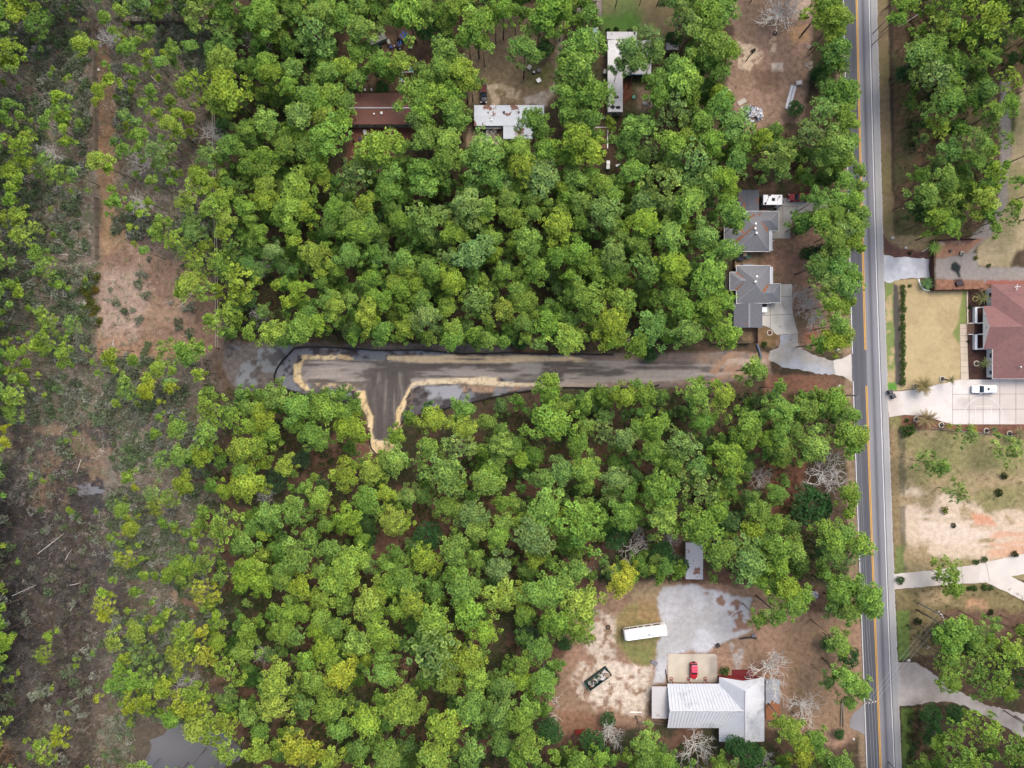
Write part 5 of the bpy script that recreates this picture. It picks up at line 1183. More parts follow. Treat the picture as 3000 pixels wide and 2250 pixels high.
LOGS = [(523, 903, 577, 880 - 30, 'long thin pole lying across the tan clearing'), (333, 998, 338, 1020, 'western of two short white posts lying in the tan clearing'), (330, 1012, 337, 994, 'eastern of two short white posts lying in the tan clearing'), (45, 911, 20, 965, 'pale dead trunk lying in the far western scrub'), (178, 878, 262, 890, 'white fallen trunk pointing at the holly thicket'), (185, 885, 240, 892, 'second white fallen trunk beside the holly thicket'), (248, 880, 250, 915, 'short white snag standing by the holly thicket'),
        (112, 1622, 190, 1562, 'long white fallen trunk in the dark marsh'), (193, 1640, 214, 1608, 'short white fallen log in the dark marsh'), (400, 1592, 545, 1520, 'very long pale fallen trunk north-east of the marsh'), (207, 1714, 240, 1706, 'bright white fallen log, south end of the marsh'), (207, 1790, 226, 1760, 'curved white log in the southern scrub'), (38, 1745, 110, 1712, 'thin grey trunk lying in the bare marsh'), (195, 2062, 232, 2040, 'pale log west of the pond'), (150, 2235, 185, 2200, 'thin white log near the bottom-left corner'), (70, 1290, 60, 1278, 'short white stick on the tan marsh'), (240, 1345, 228, 1385, 'dark branch by the marsh pool'), (300, 1320, 310, 1325, 'tiny white stick by the grey brush'),
        (320, 1110, 290, 1190, 'thin pale trunk in scrub below the clearing'), (170, 745, 248, 750, 'white fallen tree west of the slatted fence end'), (140, 2190, 165, 2150, 'thin pale log in the south-west scrub'), (445, 225, 470, 250, 'short pale log between fences in the upper left'), (2630, 80, 2700, 35, 'grey dead snag leaning at the north-eastern wood edge'), (2643, 612, 2665, 606, 'pale log at the edge of the north-eastern woods'), (2700, 738, 2728, 722, 'grey palm trunk end lying by the brown gate')]
for q, (x0, y0, x1, y1, lb) in enumerate(LOGS):
    b = MB(); r = random.Random(q)
    a, e = Vector(P(x0, y0)), Vector(P(x1, y1)); a.z = .25; e.z = .45
    rd = .10 if (e - a).length > 4 else .09
    md = a.lerp(e, .5) + Vector((r.uniform(-.1, .1), r.uniform(-.1, .1), .05))
    b.tube([a, md, e], [rd, rd * .85, rd * .45], 6)
    if (e - a).length > 5:
        for k in range(4):
            p = a.lerp(e, .55 + .12 * k); an = r.uniform(0, 6.28)
            b.tube([p, p + Vector((math.cos(an), math.sin(an), .35)) * 1.1], [rd * .4, rd * .12], 4)
    tag(b.obj('fallen_log', M_DEADWOOD), lb, 'log', 'dead wood on the ground')
b = MB(); r = random.Random(3)
for k in range(16):
    x, y, _ = P(1624 + r.uniform(-14, 14), 2070 + r.uniform(-32, 32)); a = r.uniform(0, 6.28)
    b.tube([(x, y, .1), (x + 1.6 * math.cos(a), y + 1.6 * math.sin(a), r.uniform(.2, 1.0))], [.09, .03], 4)
o = b.obj('branch_heap', M_DEADWOOD); o['kind'] = 'stuff'

# ------------------------------------------------------------------ palms and their stone rings
M_FROND = leaf_mat('palm_fronds', .25, True)
def frond_mesh(seed, n, L, droop, w):
    r = random.Random(seed); V_, C_ = [], []
    for q in range(n):
        a = q * 2.4 + r.uniform(-.2, .2); el = r.uniform(.1, 1.1)
        t = r.uniform(.75, 1.25)
        prev = None
        for s in range(7):
            u = s / 6
            rr = L * (u * math.cos(el * (1 - u * .6))) * r.uniform(.95, 1.05); z = L * (u * math.sin(el) - droop * u * u)
            p = np.array([rr * math.cos(a), rr * math.sin(a), z])
            if prev is not None:
                d = p - prev; sd = np.array([-math.sin(a), math.cos(a), 0])
                ww = w * (1.15 - u) * 1.6
                for sg in (-1, 1):
                    for z0 in (0, .5):
                        p0 = prev + d * z0
                        V_ += [p0, p0 + d * .45, p0 + d * .9 + sd * sg * ww + np.array([0, 0, -.25 * ww])]
                        C_ += [[t, t, t]] * 3
            prev = p
    v = np.array(V_); return np_mesh('fronds_%d' % seed, v, tri_faces(v), M_FROND, np.array(C_))
FR = [frond_mesh(1, 22, 1.0, .45, .20), frond_mesh(2, 16, 1.0, .55, .14), frond_mesh(3, 26, 1.0, .35, .22)]
PALMS = [(2700, 744, 2737, 727, 23, 4.6, 0, (0.13, 0.22, 0.05), "green fan palm at the top of the brown gate"), (2706, 842, 2714, 832, 22, 1.2, 0, (0.10, 0.19, 0.07), "green palm in the curved white-edged bed"), (2856, 876, 2880, 873, 25, 2.6, 1, (0.16, 0.17, 0.07), "palm beside the porch, leaning over the white wall"), (2860, 1065, 2886, 1064, 20, 2.8, 1, (0.13, 0.16, 0.06), "thin palm against the two-window white wall"),
         (2682, 1132, 2704, 1132, 30, 2.2, 2, (0.19, 0.16, 0.07), "large brown-tipped palm at the drive's north-western edge"), (2760, 1110, 2786, 1114, 18, 3.0, 1, (0.16, 0.16, 0.07), "small brown palm at the end of the garden walk"), (2684, 1228, 2714, 1229, 32, 2.4, 2, (0.22, 0.17, 0.09), "large brown palm south of the concrete drive's mouth"), (2757, 1245, 2781, 1249, 13, 2.4, 0, (0.20, 0.21, 0.05), "small yellow-green palm in the southern bed"), (2889, 1262, 2913, 1258, 14, 2.2, 1, (0.11, 0.17, 0.07), "green palm in the southern bed, east part"), (2957, 1270, 2985, 1272, 24, 2.6, 2, (0.19, 0.17, 0.09), "brown palm at the eastern end of the southern bed"), (2845, 1260, 2852, 1257, 14, 1.2, 0, (0.24, 0.22, 0.04), "golden small palm in the middle of the southern bed")]
M_STONE = mat('pale_stone', (0.42, 0.38, 0.31), .9, .2, 3)
for q, (bx, by, tx, ty, r, h, kd, cl, lb) in enumerate(PALMS):
    x, y, _ = P(bx, by); X, Y, Z = P(tx, ty, h)
    t = thing('palm_tree', lb, 'palm', (x, y, 0), 0, 'garden palms')
    b = MB(); b.tube([(0, 0, 0), ((X - x) * .5, (Y - y) * .5, h * .5), (X - x, Y - y, h)], [.22, .18, .16], 8); b.obj('trunk', M_BARK, t)
    c = bpy.data.objects.new('crown', FR[kd]); COL.objects.link(c); c.parent = t; c.location = (X - x, Y - y, h); c.scale = (r * S,) * 3; c.color = (*cl, 1); c.rotation_euler = (0, 0, q)
RINGS = [(2856, 876, "yellowish stone tree ring under the porch palm"), (2860, 1065, "pale stone tree ring in mulch by the two-window wall"), (2760, 1110, "pale tree ring on the lawn at the walk's end"), (2682, 1132, "pale tree ring under the large drive-edge palm"), (2684, 1228, "stone tree ring under the large brown southern palm"), (2757, 1245, "stone tree ring under the small yellow-green palm"), (2889, 1262, "stone tree ring under the green palm of the southern bed"), (2957, 1270, "stone tree ring under the easternmost brown palm"), (2254.5, 975, "round white stone ring with red mulch by the garage lawn")]
for q, (px, py, lb) in enumerate(RINGS):
    x, y, _ = P(px, py)
    t = thing('tree_ring', lb, 'stone ring', (x, y, 0), 0, 'stone planting rings')
    b = MB(); b.ring(0, 0, .52, .74, 0, .22, 20); b.obj('stone_rim', M_STONE if q else mat('yellow_stone', C(190, 170, 112), .9), t)
    b = MB(); b.cyl(0, 0, 0, .10, .515, 18); b.obj('mulch', mat('ring_mulch', C(120, 88, 70) if q == 8 else C(86, 80, 62), .95, .3), t)
# ------------------------------------------------------------------ buildings
def RC(px0, py0, px1, py1, h=0.0):
    a, b = P(px0, py0, h), P(px1, py1, h)
    return min(a[0], b[0]), min(a[1], b[1]), max(a[0], b[0]), max(a[1], b[1])

def hip(b, x0, y0, x1, y1, ze, sl, m=0):
    w, d = x1 - x0, y1 - y0
    if w >= d:
        k = d / 2; zr = ze + sl * k; yc = (y0 + y1) / 2
        A, B = (x0 + k, yc, zr), (x1 - k, yc, zr)
        q = [(x0, y0, ze), (x1, y0, ze), (x1, y1, ze), (x0, y1, ze)]
        if w - d < .02:
            for i in range(4): b.poly([q[i], q[(i + 1) % 4], A], m)
        else:
            b.poly([q[0], q[1], B, A], m); b.poly([q[1], q[2], B], m); b.poly([q[2], q[3], A, B], m); b.poly([q[3], q[0], A], m)
    else:
        k = w / 2; zr = ze + sl * k; xc = (x0 + x1) / 2
        A, B = (xc, y0 + k, zr), (xc, y1 - k, zr)
        q = [(x0, y0, ze), (x1, y0, ze), (x1, y1, ze), (x0, y1, ze)]
        b.poly([q[0], q[1], A], m); b.poly([q[1], q[2], B, A], m); b.poly([q[2], q[3], B], m); b.poly([q[3], q[0], A, B], m)

def hipz(blocks, x, y):
    z = 0
    for (x0, y0, x1, y1, ze, sl) in blocks:
        d = min(x - x0, x1 - x, y - y0, y1 - y)
        if d >= 0:
            z = max(z, ze + sl * d)
    return z

def gable(b, x0, y0, x1, y1, ze, zr, axis, t=.12, m=0):
    """gable roof slab of thickness t; ridge along axis"""
    if axis == 'x':
        yc = (y0 + y1) / 2
        prof = [(y0, ze), (yc, zr), (y1, ze), (y1, ze - t), (yc, zr - t), (y0, ze - t)]
        A = [(x0, y, z) for y, z in prof]; B = [(x1, y, z) for y, z in prof]
    else:
        xc = (x0 + x1) / 2
        prof = [(x0, ze), (xc, zr), (x1, ze), (x1, ze - t), (xc, zr - t), (x0, ze - t)]
        A = [(x, y0, z) for x, z in prof]; B = [(x, y1, z) for x, z in prof]
    for k in range(6):
        j = (k + 1) % 6
        b.poly([A[k], A[j], B[j], B[k]], m)
    for E in (A, B):
        b.poly([E[0], E[1], E[4], E[5]], m); b.poly([E[1], E[2], E[3], E[4]], m)

def rim(b, x0, y0, x1, y1, z0, z1, t=.06, m=0):
    b.box(x0 - t, y0 - t, z0, x1 + t, y0, z1, m); b.box(x0 - t, y1, z0, x1 + t, y1 + t, z1, m)
    b.box(x0 - t, y0, z0, x0, y1, z1, m); b.box(x1, y0, z0, x1 + t, y1, z1, m)

def window(parent, c, n, w, h, name='window', frame=None):
    """window on a wall: centre c, outward normal n (x, y); frame with a pane inside"""
    u = (-n[1], n[0])
    b = MB()
    c2 = (c[0] + n[0] * .04, c[1] + n[1] * .04)
    b.obox(c2, u, w + .16, .08, c[2] - h / 2 - .08, c[2] + h / 2 + .08)
    f = b.obj(name, frame or M_WHITE, parent)
    b = MB()
    c3 = (c[0] + n[0] * .085, c[1] + n[1] * .085)
    for s in (-1, 1):
        b.obox((c3[0] + u[0] * s * w / 4, c3[1] + u[1] * s * w / 4), u, w / 2 - .04, .02, c[2] - h / 2, c[2] + h / 2)
    b.obj('pane', M_GLASS, f)
    return f

NEEDLE = C(168, 112, 78)
M_SHINGLE = mat('grey_shingle', C(142, 144, 150), .9, .13, 2.5)
M_SHINGLE2 = mat('dark_shingle', C(120, 122, 130), .9, .13, 2.5, stain=NEEDLE, stain_at=.62, stain_scale=.3)
M_NEEDLE = mat('needle_drift', NEEDLE, .95, .25, 4)
M_RIDGE = mat('ridge_cap', C(160, 163, 170), .9, .1)
M_VINYL = mat('tan_siding', C(186, 178, 166), .7, .08)
M_TIN = mat('white_tin', C(226, 230, 236), .55, .05)

def strip_on(parent, fz, pts, wd, m, name, lift=.03):
    """a strip of given half-width lying on a roof whose height is fz(x, y)"""
    b = MB(); r = random.Random(len(pts)); n = 26
    P0, P1 = Vector(pts[0]), Vector(pts[1]); d = (P1 - P0); nn = Vector((-d.y, d.x)).normalized()
    L, R_ = [], []
    for k in range(n + 1):
        u = k / n; p = P0 + d * u
        w = wd[0] + (wd[1] - wd[0]) * u
        for lst, sg in ((L, 1), (R_, -1)):
            q = p + nn * sg * w * r.uniform(.55, 1.1)
            lst.append((q.x, q.y, fz(q.x, q.y) + lift))
    C_ = [((P0 + d * k / n).x, (P0 + d * k / n).y, fz((P0 + d * k / n).x, (P0 + d * k / n).y) + lift) for k in range(n + 1)]
    for k in range(n):
        b.poly([L[k], C_[k], C_[k + 1], L[k + 1]]); b.poly([C_[k], R_[k], R_[k + 1], C_[k + 1]])
    return b.obj(name, m, parent)

def hip_house(label, px_blocks, ze, sl, wall, origin):
    """px_blocks: eave rectangles in photo pixels"""
    blocks = []
    for q, r in enumerate(px_blocks):
        x0, y0, x1, y1 = RC(*r, ze)
        blocks.append((x0, y0, x1, y1, ze + .004 * q, sl))
    ox, oy, _ = P(*origin)
    t = thing('grey_roofed_house', label, 'house', (ox, oy, 0), 0, 'grey hip-roofed houses')
    sh = lambda x: x
    b, w, f = MB(), MB(), MB()
    for q, (x0, y0, x1, y1, e, s_) in enumerate(blocks):
        hip(b, x0 - ox, y0 - oy, x1 - ox, y1 - oy, e, s_)
        w.box(x0 - ox + .35, y0 - oy + .35, 0, x1 - ox - .35, y1 - oy - .35, ze - .16 - .01 * q)
        rim(f, x0 - ox, y0 - oy, x1 - ox, y1 - oy, ze - .18 - .006 * q, ze + .01 - .006 * q)
    ro = b.obj('roof', M_SHINGLE, t); w.obj('wall', wall, t); f.obj('fascia', M_WHITE, t)
    fz = lambda x, y: hipz(blocks, x + ox, y + oy)
    def pt(px, py):
        x, y = P(px, py, ze + 1.2)[:2]
        return (x - ox, y - oy)
    return t, ro, blocks, fz, pt

def roof_bits(t, ro, fz, pt, vents, caps, drifts):
    for (px, py) in vents:
        x, y = pt(px, py); b = MB(); z = fz(x, y)
        b.cyl(x, y, z - .1, z + .4, .16, 10); b.cyl(x, y, z + .4, z + .5, .24, 10); b.obj('vent_pipe', M_WHITE, ro)
    for (a, e, w) in caps:
        strip_on(ro, fz, (pt(*a), pt(*e)), (w, w), M_RIDGE, 'ridge_cap', .05)
    for (a, e, w0, w1) in drifts:
        strip_on(ro, fz, (pt(*a), pt(*e)), (w0, w1), M_NEEDLE, 'needle_drift', .04)

M_BRICK = mat('brick_wall', C(150, 106, 88), .9, .2, 6)
# house behind the caravan
z1 = lambda x, y: (2100 + x * .13562, 540 + y * .13562)
z2 = lambda x, y: (2100 + x * .13562, 750 + y * .13562)
t, ro, bl, fz, pt = hip_house("grey hip-roofed house with white porch and caravan parked on its north side",
    [(*z1(400, 580), *z1(1135, 1450)), (*z1(760, 585), *z1(1338, 1000)), (*z1(165, 880), *z1(900, 1250))], 2.7, .52, M_BRICK, z1(800, 1000))
roof_bits(t, ro, fz, pt, [z1(810, 868), z1(793, 975), z1(820, 1072)],
          [(z1(955, 775), z1(1160, 775), .18), (z1(825, 900), z1(825, 1040), .14), (z1(480, 1070), z1(600, 1070), .14), (z1(1165, 770), z1(1325, 985), .12), (z1(1160, 765), z1(1325, 600), .12), (z1(840, 1050), z1(1120, 1380), .12), (z1(805, 1050), z1(480, 1360), .12)],
          [(z1(960, 800), z1(1130, 990), .12, .42), (z1(800, 910), z1(410, 1250), .10, .42), (z1(500, 940), z1(590, 1050), .5, .15), (z1(690, 720), z1(850, 640), .35, .2), (z1(920, 660), z1(990, 600), .25, .15)])
ox, oy = t.location.x, t.location.y
b = MB(); x0, y0, x1, y1 = RC(*z1(1137, 1005), *z1(1200, 1440), 2.4); b.box(x0 - ox, y0 - oy, 2.36, x1 - ox, y1 - oy, 2.45, bottom=True)
x0, y0, x1, y1 = RC(*z1(790, 1398), *z1(1136, 1445), 2.4); b.box(x0 - ox, y0 - oy + -.1, 2.33, x1 - ox - .01, y1 - oy, 2.42, bottom=True)
pr = b.obj('porch_roof', M_TIN, t)
for yy in (1030, 1230, 1425):
    b = MB(); X, Y, _ = P(*z1(1192, yy), 1.5); b.box(X - ox - .07, Y - oy - .07, 0, X - ox + .07, Y - oy + .07, 2.35); b.obj('porch_post', M_WHITE, t)
# carport roof north of it: a thing of its own
x0, y0, x1, y1 = RC(*z1(470, 125), *z1(915, 580), 2.5)
t = thing('carport', "dark flat carport roof strewn with orange needles beside the caravan", 'carport', ((x0 + x1) / 2, (y0 + y1) / 2, 0))
hw, hd = (x1 - x0) / 2, (y1 - y0) / 2
b = MB(); gable(b, -hw, -hd, hw, hd, 2.4, 2.75, 'y', .14); b.obj('roof', M_SHINGLE2, t)
for sx in (-1, 1):
    for sy in (-1, 1):
        b = MB(); b.box(sx * (hw - .2) - .07, sy * (hd - .2) - .07, 0, sx * (hw - .2) + .07, sy * (hd - .2) + .07, 2.28); b.obj('post', M_WHITE, t)
b = MB(); b.box(-hw + .1, -hd + .1, 0, -hw + .2, hd - .1, 2.2); b.obj('wall', M_VINYL, t)
# house with the garage
t, ro, bl, fz, pt = hip_house("grey hip-roofed house with white awning and a pale curved driveway to its east",
    [(*z2(425, 205), *z2(1150, 1018)), (*z2(760, 600), *z2(1376, 1005)), (*z2(282, 348), *z2(760, 735))], 2.7, .52, M_VINYL, z2(800, 600))
roof_bits(t, ro, fz, pt, [z2(845, 450), z2(800, 567)],
          [(z2(845, 515), z2(845, 640), .22), (z2(500, 520), z2(630, 520), .15), (z2(990, 795), z2(1200, 795), .15), (z2(880, 500), z2(1140, 215), .10), (z2(830, 500), z2(440, 225), .10), (z2(820, 655), z2(450, 1000), .12), (z2(1215, 780), z2(1365, 610), .12), (z2(1215, 810), z2(1365, 990), .12), (z2(480, 530), z2(300, 720), .10), (z2(480, 510), z2(300, 365), .10)],
          [(z2(610, 470), z2(440, 340), .1, .28), (z2(590, 570), z2(425, 740), .1, .26), (z2(1145, 605), z2(1000, 780), .3, .35)])
ox, oy = t.location.x, t.location.y
b = MB(); x0, y0, x1, y1 = RC(*z2(1153, 232), *z2(1213, 595), 2.4); b.box(x0 - ox, y0 - oy, 2.36, x1 - ox, y1 - oy, 2.45, bottom=True); b.obj('awning', M_TIN, t)
b = MB(); x0, y0, x1, y1 = RC(*z2(560, 170), *z2(800, 206), 2.6); b.box(x0 - ox, y0 - oy, 0, x1 - ox, y1 - oy, 2.62); b.obj('bay', M_SHINGLE, t)
b = MB(); x0, y0, x1, y1 = RC(*z2(185, 400), *z2(275, 720), 1.2)
b.poly([(x0 - ox, y0 - oy, .9), (x1 - ox, y0 - oy, 2.2), (x1 - ox, y1 - oy, 2.2), (x0 - ox, y1 - oy, .9)]); b.box(x0 - ox + .1, y0 - oy + .1, 0, x1 - ox, y1 - oy - .1, .85); b.obj('lean_to', M_WOODGREY, t)
x0, y0, x1, y1 = RC(*z2(365, 1024), *z2(985, 1550), 2.5)
t = thing('garage', "dark shingled garage with a gable roof joined to the grey house's south wall", 'garage', ((x0 + x1) / 2, (y0 + y1) / 2, 0))
hw, hd = (x1 - x0) / 2, (y1 - y0) / 2
b = MB(); gable(b, -hw, -hd, hw, hd, 2.45, 3.35, 'y', .14); b.obj('roof', M_SHINGLE2, t)
b = MB(); b.box(-hw + .3, -hd + .5, 0, hw - .3, hd - .02, 2.34); wl = b.obj('wall', M_VINYL, t)
b = MB(); b.box(-.2, -hd, 3.33, .2, hd, 3.40); b.obj('ridge_cap', M_RIDGE, t)
window(wl, (1.2, -hd + .5, 1.4), (0, -1), 1.0, 1.0)
b = MB(); b.box(hw - .3, -1.6, 0, hw - .24, 2.0, 2.1); b.obj('garage_door', M_WHITE, t)

# big house with the reddish roof
M_REDSHINGLE = mat('red_shingle', C(154, 114, 111), .9, .16, 2.2, stain=C(130, 104, 105), stain_at=.55, stain_scale=.9, stain_soft=.15)
q3 = lambda x, y: (2700 + x * .13562, 820 + y * .13562)
q4 = lambda x, y: (2700 + x * .13562, 1000 + y * .13562)
e = 3.0
xw = P(2908, 900, e)[0]
yt, ym, yb = P(2900, 837, e)[1], P(2900, 1110, e)[1], 0
t = thing('red_roofed_house', "large house with a reddish shingle roof and white western porch", 'house', (xw, (yt + ym) / 2, 0))
ox, oy = t.location.x, t.location.y
D = (yt - ym) / 2
b = MB()
bl = [(xw, ym, xw + 34, yt, e, .38)]
hip(b, 0, -D, 34, D, e, .38)
hip(b, -.3, D - 5.0, 14, D + .4, e + .006, .36)
xg = P(2881, 950, e)[0] - ox
yg0, yg1, yap = P(2881, 1023, e)[1] - oy, P(2881, 896.6, e)[1] - oy, P(2897, 957, 5.2)[1] - oy
zg = 5.3
G0, G1, GA = (xg, yg0, e), (xg, yg1, e), (xg, (yg0 + yg1) / 2, zg)
E0, E1, EA = (xg + 12, yg0, e), (xg + 12, yg1, e), (xg + 12, (yg0 + yg1) / 2, zg)
b.poly([G0, E0, EA, GA]); b.poly([G1, GA, EA, E1])
ro = b.obj('roof', M_REDSHINGLE, t)
b = MB(); b.box(.5, -D + .4, 0, 33, D - .4, e - .02); wl = b.obj('wall', M_WHITE, t)
b = MB(); rim(b, 0, -D, 34, D, e - .2, e + .01, .05); b.obj('fascia', M_WHITE, t)
b = MB(); b.poly([(xg + .05, yg0 + .05, e - .25), (xg + .05, yg1 - .05, e - .25), (xg + .05, yg1 - .05, e), (xg + .05, (yg0 + yg1) / 2, zg - .08), (xg + .05, yg0 + .05, e)])
b.box(xg + .06, yg0 + .05, e - .25, xg + .2, yg1 - .05, e - .05); ped = b.obj('gable_front', M_WHITE, t)
b = MB(); b.tube([(xg + .05, (yg0 + yg1) / 2 - .1, 4.2), (xg - .02, (yg0 + yg1) / 2 - .1, 4.2)], [.38, .38], 20); vn = b.obj('round_vent', M_WHITE, ped)
b = MB(); b.tube([(xg - .02, (yg0 + yg1) / 2 - .1, 4.2), (xg - .03, (yg0 + yg1) / 2 - .1, 4.2)], [.28, .28], 20); b.obj('louvre', M_STEEL, vn)
# porch deck, low white walls, posts, steps
xd0 = P(2849, 950, 0)[0] - ox
b = MB(); b.box(xd0 + .1, yg0 + .1, 0, .5, yg1 - .1, .55); b.obj('porch_floor', M_WOODBROWN, t)
ys0, ys1 = P(2857, 980, .5)[1] - oy, P(2857, 947.5, .5)[1] - oy
for (a, c) in ((yg0, ys0), (ys1, yg1)):
    b = MB(); b.box(xd0, a, .0, xd0 + .55, c, 1.05); b.box(xd0 + .55, c - .12, .5, .3, c, 1.0); b.box(xd0 + .55, a, .5, .3, a + .12, 1.0); b.obj('porch_rail', M_WHITE, t)
for yy in (yg0 + .2, ys0, ys1, yg1 - .2):
    b = MB(); b.box(xg + .1, yy - .12, .5, xg + .34, yy + .12, e - .2); b.obj('porch_post', M_WHITE, t)
st = MB(); xs0 = P(2832, 960)[0] - ox
for k in range(5):
    st.box(xs0 + (xd0 - xs0) * k / 5, ys0 + .1, 0, xs0 + (xd0 - xs0) * (k + 1) / 5 + (.02 if k < 4 else .1), ys1 - .1, .11 * (k + 1))
st.obj('steps', mat('deck_boards', C(146, 118, 98), .9, .2, 3, stretch=(8, 1, 1)), t)
for yy in (ys0, ys1):
    b = MB(); b.tube([(xs0, yy, .9), (xs0 + 1.0, yy, 1.1)], .07, 6); b.tube([(xs0, yy, 0), (xs0, yy, .92)], .06, 6); b.obj('hand_rail', M_WHITE, t)
x2 = .5
for py in (1042, 1091):
    window(wl, (x2, P(2900, py, 1.9)[1] - oy, 1.9), (-1, 0), .95, 1.3)
window(wl, (x2, P(2900, 865, 1.8)[1] - oy, 1.7), (-1, 0), 1.2, 1.3)
X, Y = P(2921, 957, 4.6)[:2]
b = MB(); zz = hipz(bl, X, Y); b.box(X - ox - .7, Y - oy - .2, zz + .7, X - ox + .7, Y - oy + .2, zz + .95); b.obj('ridge_vent', M_DARK, ro)
X, Y = P(2987, 1075, 4.0)[:2]
b = MB(); zz = hipz(bl, X, Y); b.cyl(X - ox, Y - oy, zz - .1, zz + .5, .14, 8); b.obj('vent_pipe', M_WHITE, ro)
X, Y = P(2974, 842, 3.6)[:2]
an = thing('roof_antenna', "white aerial on the red roof's northern edge", 'aerial', (X, Y, hipz(bl, X, Y)))
b = MB(); b.tube([(0, 0, -.1), (0, 0, 1.3)], .05, 5); b.tube([(-.7, 0, 1.2), (.7, .1, 1.2)], .05, 5); b.tube([(-.2, -.8, 1.1), (.1, .7, 1.1)], .05, 5); b.obj('mast', M_WHITE, an)
b = MB(); b.box(-.35, -.6, 1.0, .05, -.5, 1.3); b.obj('panel', M_STEEL, an)

# metal-roofed red house
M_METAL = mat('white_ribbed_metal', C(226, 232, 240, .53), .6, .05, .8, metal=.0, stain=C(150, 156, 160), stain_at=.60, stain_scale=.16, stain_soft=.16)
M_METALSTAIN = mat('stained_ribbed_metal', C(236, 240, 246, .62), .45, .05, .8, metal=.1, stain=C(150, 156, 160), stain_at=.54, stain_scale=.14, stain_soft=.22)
M_RED = mat('dark_red_wall', C(158, 52, 56), .8, .1)
o5 = lambda x, y: (1880 + x * .18083, 1960 + y * .18083)
ez, rz = 2.8, 5.6
yN, yS = P(2000, 2003, ez)[1], P(2000, 2132.7, ez)[1]
xW = P(1961, 2084, rz - .6)[0]
xe0, xe1 = P(2106.5, 2060, ez)[0], P(2239, 2060, ez)[0]
yeN, yeS = P(2106, 1983.5, ez)[1], P(2106, 2172.4, ez)[1]
ox, oy = xe0, (yN + yS) / 2
t = thing('red_metal_house', "red-walled house under a big white ribbed metal roof", 'house', (ox, oy, 0))
xr = (xe1 - xe0) / 2
def ribbed(b, q, n):
    """slope quad q (eave a, eave b, ridge b, ridge a) with raised seams running up the slope"""
    b.poly(q)
    a, c, d, f = [Vector(p) for p in q]
    nr = (c - a).cross(f - a).normalized()
    if nr.z < 0: nr = -nr
    for k in range(1, n):
        u = k / n; p, s = a.lerp(c, u) + nr * .02, f.lerp(d, u) + nr * .02
        side = (c - a).normalized() * .05
        b.poly([p - side, p + side, s + side, s - side]); 
        up = nr * .09
        b.poly([p - side, p - side + up, s - side + up, s - side]); b.poly([p + side, p + side + up, s + side + up, s + side]); b.poly([p - side + up, p + side + up, s + side + up, s - side + up])
hy = (yN - yS) / 2
xl = xW - ox
b = MB()
ribbed(b, [(xl, hy, ez), (xr * .55, hy, ez), (xr, 0, rz - .25), (xl, 0, rz - .25)], 22)
b.obj('roof', M_METAL, t)
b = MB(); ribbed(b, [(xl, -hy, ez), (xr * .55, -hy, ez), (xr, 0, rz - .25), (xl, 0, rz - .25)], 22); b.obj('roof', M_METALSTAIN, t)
yn, ys = yeN - oy, yeS - oy
b = MB()
ribbed(b, [(0, ys, ez + .02), (0, yn, ez + .02), (xr, yn - 2.2, rz), (xr, ys + 1.2, rz)], 26)
b.poly([(0, yn, ez + .02), (xr * 1.0, yn - .55, ez + .9), (xr, yn - 2.2, rz)]); b.poly([(xr * 2, yn, ez + .02), (xr * 1.0, yn - .55, ez + .9), (xr, yn - 2.2, rz)])
b.poly([(0, ys, ez + .02), (xr, ys + .4, ez + .9), (xr, ys + 1.2, rz)]); b.poly([(2 * xr, ys, ez + .02), (xr, ys + .4, ez + .9), (xr, ys + 1.2, rz)])
b.obj('roof', M_METAL, t)
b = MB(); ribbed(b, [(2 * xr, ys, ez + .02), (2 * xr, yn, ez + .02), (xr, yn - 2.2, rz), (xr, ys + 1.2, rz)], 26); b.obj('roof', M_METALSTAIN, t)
M_CAP = mat('white_ridge_metal', C(246, 247, 250), .4, .03, metal=.1)
b = MB(); b.tube([(xr, yn - 2.2, rz + .03), (xr, ys + 1.2, rz + .03)], .20, 6); b.obj('ridge_cap', M_CAP, t)
b = MB(); b.tube([(xl, 0, rz - .22), (xr, 0, rz - .22)], .16, 6); b.obj('ridge_cap', M_CAP, t)
b = MB(); b.box(xl + .5, -hy + .5, 0, xr, hy - 1.2, ez - .05); b.box(.6, ys + .6, 0, 2 * xr - .6, yn - .7, ez - .08); wl = b.obj('wall', M_RED, t)
b = MB(); b.box(xr * .75, yn - .7, .0, 1.6 * xr, yn + .7, .3); b.obj('porch_floor', mat('maroon_boards', C(128, 46, 50), .85, .15), t)
for k in range(3):
    X = xl + 1.6 + 4.2 * k
    b = MB(); b.cyl(X, hy - .1, 0, ez - .1, .12, 8); b.obj('porch_post', M_RED, t)
    b = MB(); b.ring(X, hy + .1, .28, .42, .0, .12, 12); b.obj('planter', M_RED, t)
window(wl, (xr * 1.35, yn - .7, 1.5), (0, 1), 1.2, 1.1)
x0, y0, x1, y1 = RC(*o5(165, 285), *o5(450, 802), 2.5)
t = thing('lean_to_shed', "flat pale metal lean-to on the metal-roofed house's west side", 'lean-to', ((x0 + x1) / 2, (y0 + y1) / 2, 0))
hw, hd = (x1 - x0) / 2, (y1 - y0) / 2
b = MB(); b.poly([(-hw, -hd, 2.45), (hw, -hd, 2.6), (hw, hd, 2.6), (-hw, hd, 2.45)]); b.box(-hw, -hd, 2.34, hw, hd, 2.43, bottom=True); b.obj('roof', mat('stained_white_tin', C(222, 220, 222), .6, .05, stain=C(150, 146, 146), stain_at=.56, stain_scale=.3, stain_soft=.15), t)
b = MB(); b.box(-hw + .2, -hd + .2, 0, hw - .1, hd - 1.6, 2.33); b.obj('wall', M_WOODGREY, t)
x0, y0, x1, y1 = RC(2243, 1990, 2284.5, 2110, 2.4)
